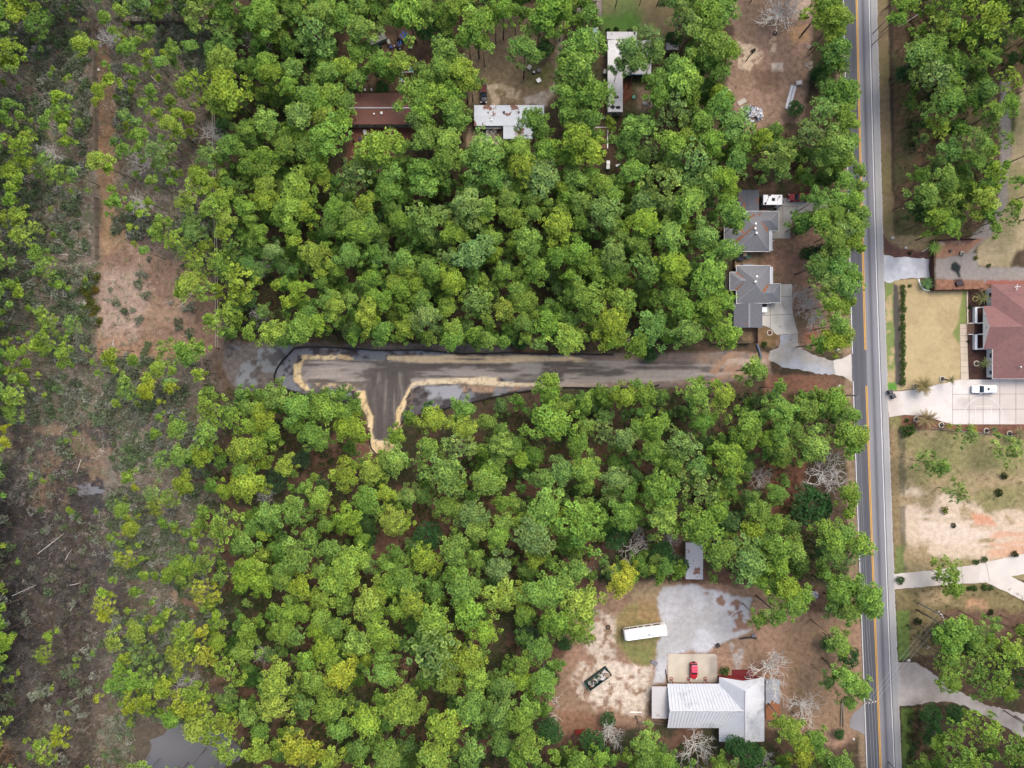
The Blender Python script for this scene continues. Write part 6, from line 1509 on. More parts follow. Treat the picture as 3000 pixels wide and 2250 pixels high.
t = thing('patio_cover', "grey metal patio cover half hidden by needles, east of the metal-roofed house", 'patio cover', ((x0 + x1) / 2, (y0 + y1) / 2, 0))
hw, hd = (x1 - x0) / 2, (y1 - y0) / 2
b = MB(); b.box(-hw, -hd, 2.3, hw, hd, 2.4, bottom=True); ro = b.obj('roof', mat('grey_tin', C(176, 180, 188), .55, .08, stretch=(.3, 3, 1)), t)
b = MB(); rr = random.Random(4)
top = [(-hw + 2 * hw * k / 14, -hd * .12 + rr.uniform(-.7, .7)) for k in range(15)]
for k in range(14):
    b.poly([(top[k][0], -hd + .05, 2.412), (top[k + 1][0], -hd + .05, 2.412), (top[k + 1][0], top[k + 1][1], 2.412), (top[k][0], top[k][1], 2.412)])
b.obj('needle_drift', M_NEEDLE, ro)
for sy in (-1, 0, 1):
    b = MB(); b.box(hw - .2, sy * (hd - .2) - .06, 0, hw - .08, sy * (hd - .2) + .06, 2.3); b.obj('post', M_WOODGREY, t)

# rusty shed by the lot
x0, y0, x1, y1 = RC(2009, 1590, 2059, 1697, 2.6)
t = thing('metal_shed', "pale corrugated shed roof with rust and needles north of the gravel lot", 'shed', ((x0 + x1) / 2, (y0 + y1) / 2, 0))
hw, hd = (x1 - x0) / 2, (y1 - y0) / 2
b = MB(); ribbed(b, [(-hw, -hd, 2.5), (-hw, hd, 2.5), (hw, hd, 2.8), (hw, -hd, 2.8)], 22); b.box(-hw + .01, -hd + .01, 2.4, hw - .01, hd - .01, 2.49); b.obj('roof', mat('rusty_white_tin', C(214, 218, 226), .5, .06, stain=C(156, 116, 100), stain_at=.57, stain_scale=.3), t)
b = MB(); b.box(-hw + .2, -hd + .2, 0, hw - .2, hd - .2, 2.4); b.obj('wall', M_WOODGREY, t)

# brown-roofed double mobile home
def low_home(name, label, r, ze, zr, axis, roofm, wallm, group='mobile homes'):
    x0, y0, x1, y1 = RC(*r, ze)
    t = thing(name, label, 'mobile home', ((x0 + x1) / 2, (y0 + y1) / 2, 0), 0, group)
    hw, hd = (x1 - x0) / 2, (y1 - y0) / 2
    b = MB(); gable(b, -hw, -hd, hw, hd, ze, zr, axis, .12); ro = b.obj('roof', roofm, t)
    b = MB(); b.box(-hw + .12, -hd + .14, .0, hw - .12, hd - .14, ze - .13); wl = b.obj('wall', wallm, t)
    return t, ro, wl, hw, hd
M_BROWNROOF = mat('needle_brown_roof', C(140, 100, 88), .95, .12, 1.2, stain=C(126, 106, 102), stain_at=.55, stain_scale=.25, stain_soft=.2)
t, ro, wl, hw, hd = low_home('mobile_home', "brown needle-covered double mobile home with a white ridge line", (1014, 272.5, 1226, 364), 2.7, 3.2, 'x', M_BROWNROOF, mat('cream_siding', C(214, 206, 190), .7, .08))
b = MB(); b.box(-hw, -.13, 3.17, hw, .13, 3.25); b.obj('ridge_cap', M_TIN, ro)
for X, Y, r_ in ((-.1, -1.3, .22), (-1.9, -1.5, .14)):
    b = MB(); b.box(X - r_, Y - r_ * 1.4, 2.9, X + r_, Y + r_ * 1.4, 3.4); b.obj('vent', M_WHITE, ro)
for X in (-6.5, -2, 2.2, 5.6):
    window(wl, (X, -hd + .14, 1.6), (0, -1), 1.1, 1.0)
# stained white mobile home with carport
M_PATCHY = mat('patchy_white_roof', C(222, 230, 238, .64), .7, .06, 1.0, stain=C(150, 108, 90), stain_at=.545, stain_scale=.23, stain_soft=.02)
t, ro, wl, hw, hd = low_home('mobile_home', "white mobile home whose roof is patched with brown needles", (1389, 308, 1594, 368.5), 2.7, 2.95, 'x', M_PATCHY, M_VINYL)
b = MB(); b.box(-hw + .3, -hd - .5, 2.0, -hw + 6.6, -hd + .1, 2.12); b.obj('awning', mat('grey_awning', C(136, 138, 142), .7), t)
for X in (-1.2, 2.4):
    b = MB(); b.box(X - .18, .4, 2.8, X + .18, .9, 3.1); b.obj('vent', M_DARK, ro)
b = MB(); b.cyl(-4.3, -1.2, 2.7, 3.2, .2, 10); b.obj('vent_pipe', M_WHITE, ro)
for X in (-6.5, -3.5):
    window(wl, (X, -hd + .14, 1.4), (0, -1), 1.0, .9)
x0, y0, x1, y1 = RC(1474.5, 369.5, 1562, 406, 2.5)
t = thing('carport', "white tin carport on the south side of the patched mobile home", 'carport', ((x0 + x1) / 2, (y0 + y1) / 2, 0))
hw, hd = (x1 - x0) / 2, (y1 - y0) / 2
b = MB(); ribbed(b, [(-hw, -hd, 2.3), (hw, -hd, 2.3), (hw, hd, 2.55), (-hw, hd, 2.55)], 18); b.box(-hw + .01, -hd, 2.2, hw - .01, hd, 2.28); b.obj('roof', M_PATCHY, t)
for X in (-hw + .2, 0, hw - .2):
    b = MB(); b.box(X - .05, -hd + .1, 0, X + .05, -hd + .2, 2.2); b.obj('post', M_WHITE, t)
# long white-roofed house: strip, north cross wing, blue-edged east wing
M_OLDWHITE = mat('weathered_white_roof', C(236, 236, 238, .62), .75, .09, 1.2, stretch=(.4, 2.5, 1), stain=C(120, 96, 90), stain_at=.66, stain_scale=.3)
M_GREYTIN2 = mat('streaked_tin_roof', C(222, 220, 222, .6), .7, .12, 1.0, stretch=(4, .3, 1), stain=C(150, 148, 152), stain_at=.56, stain_scale=.5, stain_soft=.1)
t, ro, wl, hw, hd = low_home('mobile_home', "long north-south mobile home with a weathered white roof", (1780.5, 116.5, 1824.5, 328), 2.8, 3.0, 'y', M_OLDWHITE, mat('white_siding', C(206, 204, 200), .7, .1))
window(wl, (0, -hd + .14, 1.5), (0, -1), 1.4, .9)
for X, Y in ((.2, -5.3), (-.6, -7.6), (.5, -7.8)):
    b = MB(); rr = random.Random(int(Y * 10))
    pts = [(X + (.55 + rr.uniform(-.25, .35)) * math.cos(a), Y + (.4 + rr.uniform(-.2, .25)) * math.sin(a)) for a in np.linspace(0, 6.0, 11)]
    b.prism(pts, 2.93, 3.02); b.obj('leaf_clump', M_DARK, ro)
x0, y0, x1, y1 = RC(1778, 92, 1866, 115.5, 2.9)
t = thing('flat_roof_annex', "streaked grey-white tin annex across the long house's north end", 'annex', ((x0 + x1) / 2, (y0 + y1) / 2, 0))
hw, hd = (x1 - x0) / 2, (y1 - y0) / 2
b = MB(); b.poly([(-hw, -hd, 3.05), (hw, -hd, 3.05), (hw, hd, 2.75), (-hw, hd, 2.75)]); b.box(-hw, -hd, 2.6, hw, hd, 2.72, bottom=True); b.obj('roof', M_GREYTIN2, t)
b = MB(); b.box(-hw + .2, -hd + .05, 0, hw - .2, hd - .2, 2.6); b.obj('wall', M_VINYL, t)
x0, y0, x1, y1 = RC(1826, 118, 1908, 217, 2.7)
t = thing('flat_roof_wing', "grey flat-roofed wing with a blue southern edge, under a tall pine", 'house wing', ((x0 + x1) / 2, (y0 + y1) / 2, 0))
hw, hd = (x1 - x0) / 2, (y1 - y0) / 2
b = MB(); b.box(-hw, -hd, 2.6, hw, hd, 2.72, bottom=True); b.obj('roof', M_GREYTIN2, t)
b = MB(); b.box(-hw, -hd - .12, 2.25, hw, -hd, 2.7); b.obj('fascia', mat('blue_fascia', C(112, 158, 196), .7), t)
b = MB(); b.box(-hw + .1, -hd + 1.6, 0, hw - .2, hd - .2, 2.58); b.obj('wall', M_VINYL, t)
x0, y0, x1, y1 = RC(1952, 125, 1988, 146, 2.3)
t = thing('garden_shed', "small grey flat-roofed shed half under pines, east of the long white house", 'shed', ((x0 + x1) / 2, (y0 + y1) / 2, 0))
hw, hd = (x1 - x0) / 2, (y1 - y0) / 2
b = MB(); gable(b, -hw, -hd, hw, hd, 2.2, 2.5, 'y', .1); b.obj('roof', mat('grey_felt', C(172, 166, 166), .9, .1), t)
b = MB(); b.box(-hw + .15, -hd + .15, 0, hw - .15, hd - .15, 2.1); b.obj('wall', M_WOODGREY, t)
# low brown cabin with white edge
x0, y0, x1, y1 = RC(1690, 373, 1778.5, 435, 2.6)
t = thing('cabin', "low cabin with a brown needle-covered roof and white eastern edge", 'cabin', ((x0 + x1) / 2, (y0 + y1) / 2, 0))
hw, hd = (x1 - x0) / 2, (y1 - y0) / 2
b = MB(); gable(b, -hw, -hd, hw, hd, 2.5, 2.8, 'x', .12); b.obj('roof', M_BROWNROOF, t)
b = MB(); b.box(hw, -hd, 2.36, hw + .2, hd, 2.86); b.box(-hw, hd, 2.36, hw + .2, hd + .12, 2.56); b.obj('fascia', M_WHITE, t)
b = MB(); b.box(-hw + .2, -hd + .2, 0, hw - .1, hd - .2, 2.38); b.obj('wall', M_VINYL, t)
x0, y0, x1, y1 = RC(1690, 23, 1712, 51, 2.2)
t = thing('garden_shed', "cream tin-roofed shed beside the dirt track at the photo's top", 'shed', ((x0 + x1) / 2, (y0 + y1) / 2, 0))
hw, hd = (x1 - x0) / 2, (y1 - y0) / 2
b = MB(); ribbed(b, [(-hw, -hd, 2.1), (-hw, hd, 2.1), (hw, hd, 2.3), (hw, -hd, 2.3)], 9); b.obj('roof', mat('cream_tin', C(216, 206, 184), .7, .1), t)
b = MB(); b.box(-hw + .1, -hd + .1, 0, hw - .1, hd - .1, 2.08); b.obj('wall', M_WOODGREY, t)
x0, y0, x1, y1 = RC(2363, 1735, 2398, 1757, 1.9)
t = thing('tarp_shelter', "small grey arched tarp shelter under pines beside the road", 'shelter', ((x0 + x1) / 2, (y0 + y1) / 2, 0))
hw, hd = (x1 - x0) / 2, (y1 - y0) / 2
b = MB(); pr = [(hd * math.cos(a), 1.0 + .9 * math.sin(a)) for a in np.linspace(0, PI, 9)]
b.loft([[(X, y, z) for y, z in pr] for X in (-hw, -hw * .3, hw * .4, hw)], cap=False); b.obj('cover', mat('grey_tarp', C(168, 174, 182), .6, .1), t)
for X in (-hw + .05, hw - .05):
    b = MB(); b.tube([(X, y * .97, z - .04) for y, z in pr], .05, 5); b.tube([(X, hd * .97, 0), (X, hd * .97, 1)], .05, 5); b.tube([(X, -hd * .97, 0), (X, -hd * .97, 1)], .05, 5); b.obj('hoop', M_STEEL, t)
# ------------------------------------------------------------------ vehicles
def paint(name, rgb, rough=.35):
    return mat(name, rgb, rough, .05, 1.0, metal=.1, spec=.5)
M_TYRE = mat('tyre_rubber', (.02, .02, .02), .85, .2)
M_RIM = mat('wheel_rim', (.45, .45, .47), .35, .1, metal=.7)
M_LAMP = mat('clear_lamp', (.75, .77, .8), .2, .02)
M_TAIL = mat('tail_lamp', (.4, .02, .02), .3, .02)

def wheel(parent, x, y, r=.36, w=.24):
    b = MB(); s = 1 if y > 0 else -1
    b.tube([(x, y - w / 2, r), (x, y - w * .42, r), (x, y + w * .42, r), (x, y + w / 2, r)], [r * .86, r, r, r * .86], 16)
    wh = b.obj('wheel', M_TYRE, parent)
    b = MB(); b.tube([(x, y + s * w * .40, r), (x, y + s * w * .53, r)], [r * .62, r * .52], 12); b.obj('rim', M_RIM, wh)
    return wh

def section(x, hw, z0, z1, n=12, p=.32):
    """rounded box section across the car at x"""
    out = []
    for k in range(n):
        a = 2 * PI * k / n + PI / n
        c, s = math.cos(a), math.sin(a)
        out.append((x, hw * math.copysign(abs(c) ** p, c), (z0 + z1) / 2 + (z1 - z0) / 2 * math.copysign(abs(s) ** p, s)))
    return out

def car(name, label, cat, px, py, ang, L, W, Ht, color, kind='suv', roofc=None, zc=.9):
    """nose points along ang (radians, world)"""
    x, y, _ = P(px, py, zc)
    t = thing(name, label, cat, (x, y, 0), ang, 'parked cars')
    hl, hw = L / 2, W / 2
    pm = paint(name + '_paint', color)
    hood = Ht * .60; sill = .30
    b = MB()
    st = [(-hl, .80, .45, hood * .84), (-hl + .12, .95, .34, hood * .97), (-hl + .5, 1, sill, hood), (hl * .25, 1, sill, hood), (hl * .45, .99, sill, hood * .985), (hl - .5, .95, sill, hood * .92), (hl - .12, .85, .36, hood * .82), (hl, .66, .45, hood * .66)]
    b.loft([section(X, hw * k, a, c) for X, k, a, c in st])
    body = b.obj('body', pm, t, True)
    if kind == 'pickup':
        c0, c1 = -hl * .12, hl * .42
    else:
        c0, c1 = -hl + .18, hl * .42
    b = MB()
    b.loft([section(c0, hw * .88, hood - .1, hood + .02), section(c0 + .28, hw * .85, hood - .1, Ht - .06), section(c1 - .75, hw * .84, hood - .1, Ht - .05), section(c1, hw * .88, hood - .1, hood + .02)])
    b.obj('windows', M_GLASS, t, True)
    b = MB()
    rp = [(c0 + .20, hw * .80), (c0 + .45, hw * .87), (c1 - .95, hw * .87), (c1 - .70, hw * .82)]
    b.loft([section(X, k, Ht - .16, Ht + .01, 12, .25) for X, k in rp])
    rf = b.obj('roof', paint(name + '_roof', roofc or color), t, True)
    for s in (-1, 1):
        b = MB()
        for X0, X1, z in ((c0 + .05, c0 + .4, 1), (c1 - .72, c1 - .02, 1), ((c0 + c1) / 2 - .1, (c0 + c1) / 2 - .1, 0)):
            b.tube([(X0 if z and X0 < 0 else X1, s * hw * .87, hood), (X1 if z and X0 < 0 else X0, s * hw * .79, Ht - .07)], .055, 5)
        b.obj('pillar', pm, t)
        b = MB(); b.box(hl * .36 - .1, s * hw - .02 if s > 0 else s * hw - .2, hood - .02, hl * .36 + .1, s * hw + .2 if s > 0 else s * hw + .02, hood + .16); b.obj('mirror', pm, t, bevel=.03)
        b = MB(); b.box(hl - .3, s * hw * .72 - .18, hood * .70, hl - .04, s * hw * .72 + .18, hood * .82); b.obj('headlight', M_LAMP, t, bevel=.03)
        b = MB(); b.box(-hl - .0, s * hw * .74 - .12, hood * .55, -hl + .14, s * hw * .74 + .12, hood * .86); b.obj('taillight', M_TAIL, t, bevel=.02)
        for X in (-hl * .60, hl * .60):
            wheel(t, X, s * (hw - .10), .36 if kind != 'suv' else .38)
    return t, body, rf, (hl, hw, hood, Ht, c0, c1)

t, body, rf, (hl, hw, hood, Ht, c0, c1) = car('white_car', "white car with dark sunroof parked on the pale concrete drive", 'car', 2883.5, 1140, PI, 5.9, 2.0, 1.7, (.80, .81, .82))
b = MB(); b.box(-.85, -.38, Ht - .02, -.2, .38, Ht + .025); b.obj('sunroof', M_GLASS, rf, bevel=.04)
for s in (-1, 1):
    b = MB(); b.tube([(c0 + .5, s * hw * .72, Ht + .05), (c1 - 1.0, s * hw * .72, Ht + .05)], .03, 5); b.obj('roof_rail', M_STEEL, rf)
t, body, rf, (hl, hw, hood, Ht, c0, c1) = car('red_car', "red car with a spare wheel on its tail, parked on the concrete pad", 'car', 2033, 1966, -PI / 2, 4.1, 1.75, 1.65, C(190, 36, 52, .8), roofc=C(226, 84, 110, .8))
b = MB(); b.tube([(-hl - .22, 0, .85), (-hl + .0, 0, .85)], [.36, .36], 16); b.obj('spare_wheel', M_TYRE, t)
for X in (c0 + .6, c1 - 1.3):
    b = MB(); b.tube([(X, -hw * .76, Ht + .06), (X, hw * .76, Ht + .06)], .035, 5); b.obj('roof_rail', M_DARK, rf)
def bed(t, hl, hw, hood, c0, pm, mcol):
    b = MB(); b.box(-hl + .14, -hw * .84, hood * .98, c0 - .02, hw * .84, hood + .012); bd = b.obj('bed_floor', mcol, t)
    b = MB()
    for s in (-1, 1):
        b.box(-hl + .08, s * hw * .92 - .09, hood - .1, c0 + .05, s * hw * .92 + .09, hood + .16)
    b.box(-hl + .02, -hw * .9, hood - .1, -hl + .14, hw * .9, hood + .155); b.obj('bed_side', pm, t, bevel=.03)
t, body, rf, (hl, hw, hood, Ht, c0, c1) = car('pickup_truck', "dark red pickup truck parked behind the white caravan", 'pickup', 2341, 578, PI, 5.2, 1.9, 1.65, C(150, 28, 44, .8), 'pickup')
bed(t, hl, hw, hood, c0, bpy.data.materials['pickup_truck_paint'], M_DARK)
t, body, rf, (hl, hw, hood, Ht, c0, c1) = car('dark_pickup', "black pickup truck with a reddish bed, half under pines by the tan yard", 'pickup', 1417, 274, -PI / 2, 4.4, 1.6, 1.5, C(62, 66, 76), 'pickup')
bed(t, hl, hw, hood, c0, bpy.data.materials['dark_pickup_paint'], mat('red_bed', C(118, 62, 60), .8, .2))
t, body, rf, (hl, hw, hood, Ht, c0, c1) = car('tarped_car', "derelict car under brown needles and a torn blue tarp", 'car', 1176, 115, math.radians(240), 4.6, 2.0, 1.45, C(104, 76, 72))
MBLUE = mat('blue_tarp', C(56, 128, 220), .5, .15, 3)
fzc = lambda x, y: Ht + .02 if c0 + .3 < x < c1 - .7 else hood + .25
for (a, e_, w0, w1) in (((-1.9, .5), (-.4, .75), .22, .16), ((-1.7, -.5), (-1.0, .5), .2, .2), ((-.9, -.7), (-.2, .2), .12, .2), ((.5, .1), (1.4, .55), .14, .16), ((.9, -.3), (1.9, .5), .12, .1)):
    strip_on(body, fzc, (a, e_), (w0, w1), MBLUE, 'tarp_rag', .04)
t, body, rf, dd = car('covered_car', "pale blue covered car under a pine west of the long white house", 'car', 1743.5, 105, PI / 2, 4.4, 1.7, 1.45, C(150, 172, 184))

# white motorhome
ang = math.radians(8)
x, y, _ = P(1891.6, 1855, 3.1)
t = thing('motorhome', "long white motorhome parked between the lawn and the gravel lot", 'motorhome', (x, y, 0), ang)
hl, hw, zt = 5.25, 1.3, 3.2
b = MB(); b.loft([section(X, hw * k, z0, z1, 16, .2) for X, k, z0, z1 in ((-hl, .90, .5, zt - .5), (-hl + .25, .98, .4, zt - .12), (-hl + .7, 1, .38, zt), (hl - .5, 1, .38, zt), (hl - .1, .97, .42, zt - .06), (hl, .9, .6, zt - .25))])
mh = b.obj('body', paint('motorhome_paint', (.80, .80, .80), .4), t, True)
b = MB(); b.box(-hl - .02, -hw * .82, 1.45, -hl + .22, hw * .82, 2.6); b.obj('windscreen', M_GLASS, t, bevel=.05)
b = MB(); b.box(-hl + .6, -hw * .93, zt - .03, hl - .3, hw * .93, zt + .05); rf = b.obj('roof', paint('motorhome_roof', (.86, .86, .86), .4), t, bevel=.04)
for s in (-1, 1):
    for X, w in ((-4.3, 1.2), (-2.6, 1.5), (-.9, .9), (.9, 1.1), (3.1, 1.6)):
        window(mh, (X, s * hw * 1.0, 2.15), (0, s), w, .75, frame=M_STEEL)
    for X in (-3.4, 2.7):
        wheel(t, X, s * (hw - .2), .46, .28)
    b = MB(); b.box(-hl - .0, s * hw * .7 - .15, .8, -hl + .12, s * hw * .7 + .15, 1.05); b.obj('headlight', M_LAMP, t, bevel=.02)
    b = MB(); b.box(-hl + .1, s * (hw + .25) - .1, 1.5, -hl + .35, s * (hw + .25) + .1, 1.9); b.obj('mirror', M_DARK, t, bevel=.03)
for X, Y, a, c in ((.85, -.45, .28, .34), (1.75, -.72, .18, .24)):
    b = MB(); b.box(X - a, Y - c, zt + .03, X + a, Y + c, zt + .22); b.obj('roof_hatch', M_STEEL, rf, bevel=.03)
b = MB(); b.tube([(-4.0, hw + .12, zt - .15), (2.6, hw + .12, zt - .15)], .10, 8); b.obj('awning_roll', M_STEEL, t)

# white caravan
x0, y0, x1, y1 = RC(2234.9, 570.5, 2294.6, 600.2, 3.1)
t = thing('caravan', "white-roofed grey caravan parked beside the carport", 'caravan', ((x0 + x1) / 2, (y0 + y1) / 2, 0))
hl, hw, zt = (x1 - x0) / 2, (y1 - y0) / 2, 3.1
b = MB(); b.loft([section(X, hw, z0, z1, 16, .14) for X, z0, z1 in ((-hl, .6, zt - .2), (-hl + .15, .5, zt), (hl - .3, .5, zt), (hl, .6, zt - .3))])
mh = b.obj('body', paint('caravan_side', C(150, 154, 162)), t, True)
b = MB(); b.box(-hl + .1, -hw + .02, zt - .02, hl - .25, hw - .02, zt + .06); rf = b.obj('roof', M_WHITE, t, bevel=.03)
for X, Y, a, c, m in ((.05, .05, .36, .34, M_DARK), (-1.9, -.9, .22, .22, M_DARK), (1.55, .7, .14, .14, M_DARK), (-.9, 1.05, .34, .16, mat('roof_vent_grey', C(104, 92, 96)))):
    b = MB(); b.box(X - a, Y - c, zt + .04, X + a, Y + c, zt + .26); b.obj('roof_vent', m, rf, bevel=.04)
for pts in (((-1.7, -.7), (-1.4, -.1), (-1.0, .9)), ((1.4, .6), (1.1, .2), (1.0, -.3))):
    b = MB(); b.tube([(p[0], p[1], zt + .09) for p in pts], .06, 5); b.obj('cable', mat('brown_cable', C(150, 120, 110)), rf)
for X, w in ((-2.0, 1.0), (.4, 1.2)):
    window(mh, (X, -hw, 2.1), (0, -1), w, .8, frame=M_DARK)
window(mh, (-hl, 0, 2.1), (-1, 0), 1.2, .8, frame=M_DARK)
b = MB(); b.box(1.2, -hw - .05, .6, 1.95, -hw + .02, 2.5); b.obj('door', M_WHITE, t)
b = MB(); b.box(1.2, -hw - .6, .2, 1.9, -hw - .06, .32); b.obj('step', M_DARK, t)
b = MB(); b.tube([(hl, -.4, .6), (hl + 1.1, 0, .6)], .06, 6); b.tube([(hl, .4, .6), (hl + 1.1, 0, .6)], .06, 6); b.obj('tow_bar', M_DARK, t)
b = MB(); b.box(hl + .3, -.35, .6, hl + .75, .35, 1.2); b.obj('gas_bottle_box', M_DARK, t, bevel=.05)
for s in (-1, 1):
    for X in (-.6, .3):
        wheel(t, X, s * (hw - .15), .36)

# open skip full of junk
ang = math.radians(36)
x, y, _ = P(1752, 1989, 1.2)
t = thing('skip', "green open-topped skip heaped with rubbish, standing on pale rubble", 'skip', (x, y, 0), ang)
L, W, hh = 6.6, 2.3, 1.5
MG = mat('green_steel', C(30, 64, 60), .6, .15)
b = MB()
for a, c in (((-L / 2, -W / 2), (L / 2, -W / 2 + .08)), ((-L / 2, W / 2 - .08), (L / 2, W / 2)), ((-L / 2, -W / 2 + .08), (-L / 2 + .08, W / 2 - .08)), ((L / 2 - .08, -W / 2 + .08), (L / 2, W / 2 - .08))):
    b.box(a[0], a[1], .15, c[0], c[1], hh)
b.box(-L / 2 + .08, -W / 2 + .08, .15, L / 2 - .08, W / 2 - .08, .25)
bd = b.obj('bin', MG, t)
b = MB(); rim(b, -L / 2, -W / 2, L / 2, W / 2, hh - .02, hh + .08, .06); b.obj('top_rail', mat('pale_rail', C(104, 130, 126), .6, .2), bd)
b = MB()
for k in range(7):
    X = -L / 2 + .5 + k * .93
    for s in (-1, 1):
        b.box(X - .05, s * (W / 2 + .05) - .05, .2, X + .05, s * (W / 2 + .05) + .05, hh - .04)
b.obj('rib', MG, bd)
o = thing('rubbish_heap', "mixed boards, furniture and boxes heaped inside the green skip", 'rubbish', (x, y, 0), ang)
cols = [C(214, 208, 200), C(70, 72, 80), C(226, 222, 216), C(126, 96, 76), C(172, 148, 124), C(52, 54, 60), C(64, 110, 76), C(200, 186, 168), C(110, 116, 130)]
ms = [mat('junk_%d' % q, c, .8, .15) for q, c in enumerate(cols)]
b = MB(); rr = random.Random(8)
for k in range(95):
    u = rr.uniform(-1, 1); X, Y = u * (L / 2 - .5), rr.uniform(-W / 2 + .35, W / 2 - .35)
    a = rr.uniform(0, 6.28); l, w = rr.uniform(.25, 1.1), rr.uniform(.08, .5)
    z = .5 + .55 * (u * .5 + .5) + rr.uniform(0, .4)
    i = len(b.v)
    b.obox((X * .92, Y * .75), (math.cos(a), math.sin(a)), l, w, z, z + rr.uniform(.05, .3), rr.randrange(9))
    tl = rr.uniform(-.35, .35)
    for q in range(i, len(b.v)):
        vx, vy, vz = b.v[q]; b.v[q] = (vx, vy, vz + (vx - X * .92) * tl)
b.obj('junk', ms, o)
for (X, Y, a, l, w, z, mm) in ((2.0, .1, .3, 1.9, 1.5, 1.42, 0), (2.5, -.5, -.4, 1.2, 1.0, 1.55, 4), (1.2, -.3, .9, 1.3, .8, 1.35, 2)):
    b = MB(); b.obox((X, Y), (math.cos(a), math.sin(a)), l, w, z, z + .12); b.obj('board', ms[mm], o)

# ------------------------------------------------------------------ fences
def fence(name, label, pts, h, m, group=None, board=.14, gap=.02, posts=2.4, rails=True, postm=None, cat='fence', thick=.03):
    """board fence along world points: boards, rails and posts as parts"""
    t = thing(name, label, cat, (*pts[0], 0), 0, group)
    ox, oy = pts[0]
    bb, pp = MB(), []
    rr = random.Random(len(label))
    for (x0, y0), (x1, y1) in zip(pts, pts[1:]):
        d = Vector((x1 - x0, y1 - y0)); L = d.length; u = d / L
        n = int(L / (board + gap))
        for k in range(n):
            s = (k + .5) * L / n
            bb.obox((x0 - ox + u.x * s, y0 - oy + u.y * s), (u.x, u.y), board, thick, .08, h * rr.uniform(.97, 1.0))
        s = 0
        while s <= L:
            pp.append((x0 - ox + u.x * s - u.y * .08, y0 - oy + u.y * s + u.x * .08)); s += posts
        rl = MB()
        for z in (h * .22, h * .8):
            rl.obox((x0 - ox + u.x * L / 2 - u.y * .05, y0 - oy + u.y * L / 2 + u.x * .05), (u.x, u.y), L, .05, z, z + .09)
        if rails:
            rl.obj('rail', postm or m, t)
    bb.obj('board_panel', m, t)
    for (x, y) in pp[:90]:
        b = MB(); b.box(x - .06, y - .06, 0, x + .06, y + .06, h + .05); b.obj('post', postm or m, t)
    return t
W2 = lambda *q: [P(a, b)[:2] for a, b in q]
fence('slat_fence', "long weathered slatted fence running north-south through the western scrub", W2((282, 63), (287, 300), (288, 458)), 2.0, M_WOODGREY, 'weathered fences of the west')
fence('slat_fence', "southern length of slatted fence ending at the tan clearing", W2((289, 582), (290.5, 760)), 2.0, M_WOODGREY, 'weathered fences of the west')
fence('slat_fence', "short east-west board fence hidden among pines in the upper left", W2((366, 73), (625, 72)), 2.0, mat('tan_boards', C(150, 128, 112), .9, .2, 4), 'weathered fences of the west')
# rail fence with pale top rails
t = thing('rail_fence', "very long thin rail fence running down the woods to the mud flat", 'fence', (*P(634, 180)[:2], 0))
pts = [Vector(P(a, b)) - t.location for a, b in ((629, 190), (634, 430), (637, 600), (639, 700), (641.5, 850), (642, 1020))]
MR = mat('pale_rail_wood', C(214, 204, 186), .9, .2, 3)
for off, z in ((-.28, 1.55), (.28, 1.6)):
    b = MB()
    for a, c in zip(pts, pts[1:]):
        b.tube([a + Vector((off, 0, z)), c + Vector((off, 0, z))], .075, 5)
    b.obj('top_rail', MR, t)
k = 0
for a, c in zip(pts, pts[1:]):
    n = int((c - a).length / 2.4)
    for q in range(n):
        p = a.lerp(c, q / n)
        b = MB(); b.box(p.x - .34, p.y - .06, 0, p.x + .34, p.y + .06, .12); b.box(p.x - .33, p.y - .05, 0, p.x - .23, p.y + .05, 1.52); b.box(p.x + .23, p.y - .05, 0, p.x + .33, p.y + .05, 1.56); b.obj('post', M_WOODGREY, t)
# brown fence and gate by the limestone drive
MBR = mat('red_brown_boards', C(98, 60, 56), .85, .12, 2)
fence('board_fence', "tall red-brown board fence from the fan palm down to the sliding gate", W2((2723, 706), (2723, 757)), 2.0, MBR, 'red-brown garden fences')
fence('board_gate', "red-brown double gate closing the limestone drive", W2((2722, 758), (2722.5, 813)), 2.05, MBR, 'red-brown garden fences', posts=2.3, cat='gate')
fence('board_fence', "short red-brown fence beside the green palm south of the gate", W2((2723, 814), (2724, 852)), 2.0, MBR, 'red-brown garden fences')
fence('board_fence', "red-brown fence along the dry lawn's northern edge", W2((2724, 853), (2860, 850), (2872, 846)), 2.0, MBR, 'red-brown garden fences')
fence('board_fence', "red-brown fence north of the planted red bed", W2((2727, 708), (2800, 704), (2852, 704)), 2.0, MBR, 'red-brown garden fences')
# wooden fence east of the garage, low wall of the south bed
fence('board_fence', "dark board fence dropping south from the garage corner", W2((2213, 962), (2213, 1006)), 1.8, mat('dark_boards', C(88, 78, 72), .9, .2, 4))
fence('board_fence', "grey board fence along the lane behind the garage lawn", W2((2080, 1006), (2196, 1006)), 1.6, M_WOODGREY)
fence('board_fence', "dark fence hidden under pines west of the garage house", W2((2146, 760), (2146, 850)), 1.8, mat('black_boards', C(70, 62, 56), .9, .2, 4))
fence('board_fence', "dark fence south-west of the metal-roofed house", W2((1868, 2113), (1960, 2117)), 1.2, M_WOODGREY)
def low_wall(name, label, pts, h, w, m, cat='edging'):
    b = MB()
    for a, c in zip(pts, pts[1:]):
        d = Vector((c[0] - a[0], c[1] - a[1])); L = d.length; d /= L
        b.obox(((a[0] + c[0]) / 2, (a[1] + c[1]) / 2), (d.x, d.y), L + w * .2, w, 0, h + .003 * len(b.f))
    return tag(b.obj(name, m), label, cat)
low_wall('bed_edging', "white curved edging around the green palm's bed", W2((2691, 818), (2693, 828), (2697, 838), (2703, 846), (2710, 850), (2723, 852)), .2, .3, M_WHITE)
b = MB(); rr = random.Random(5)
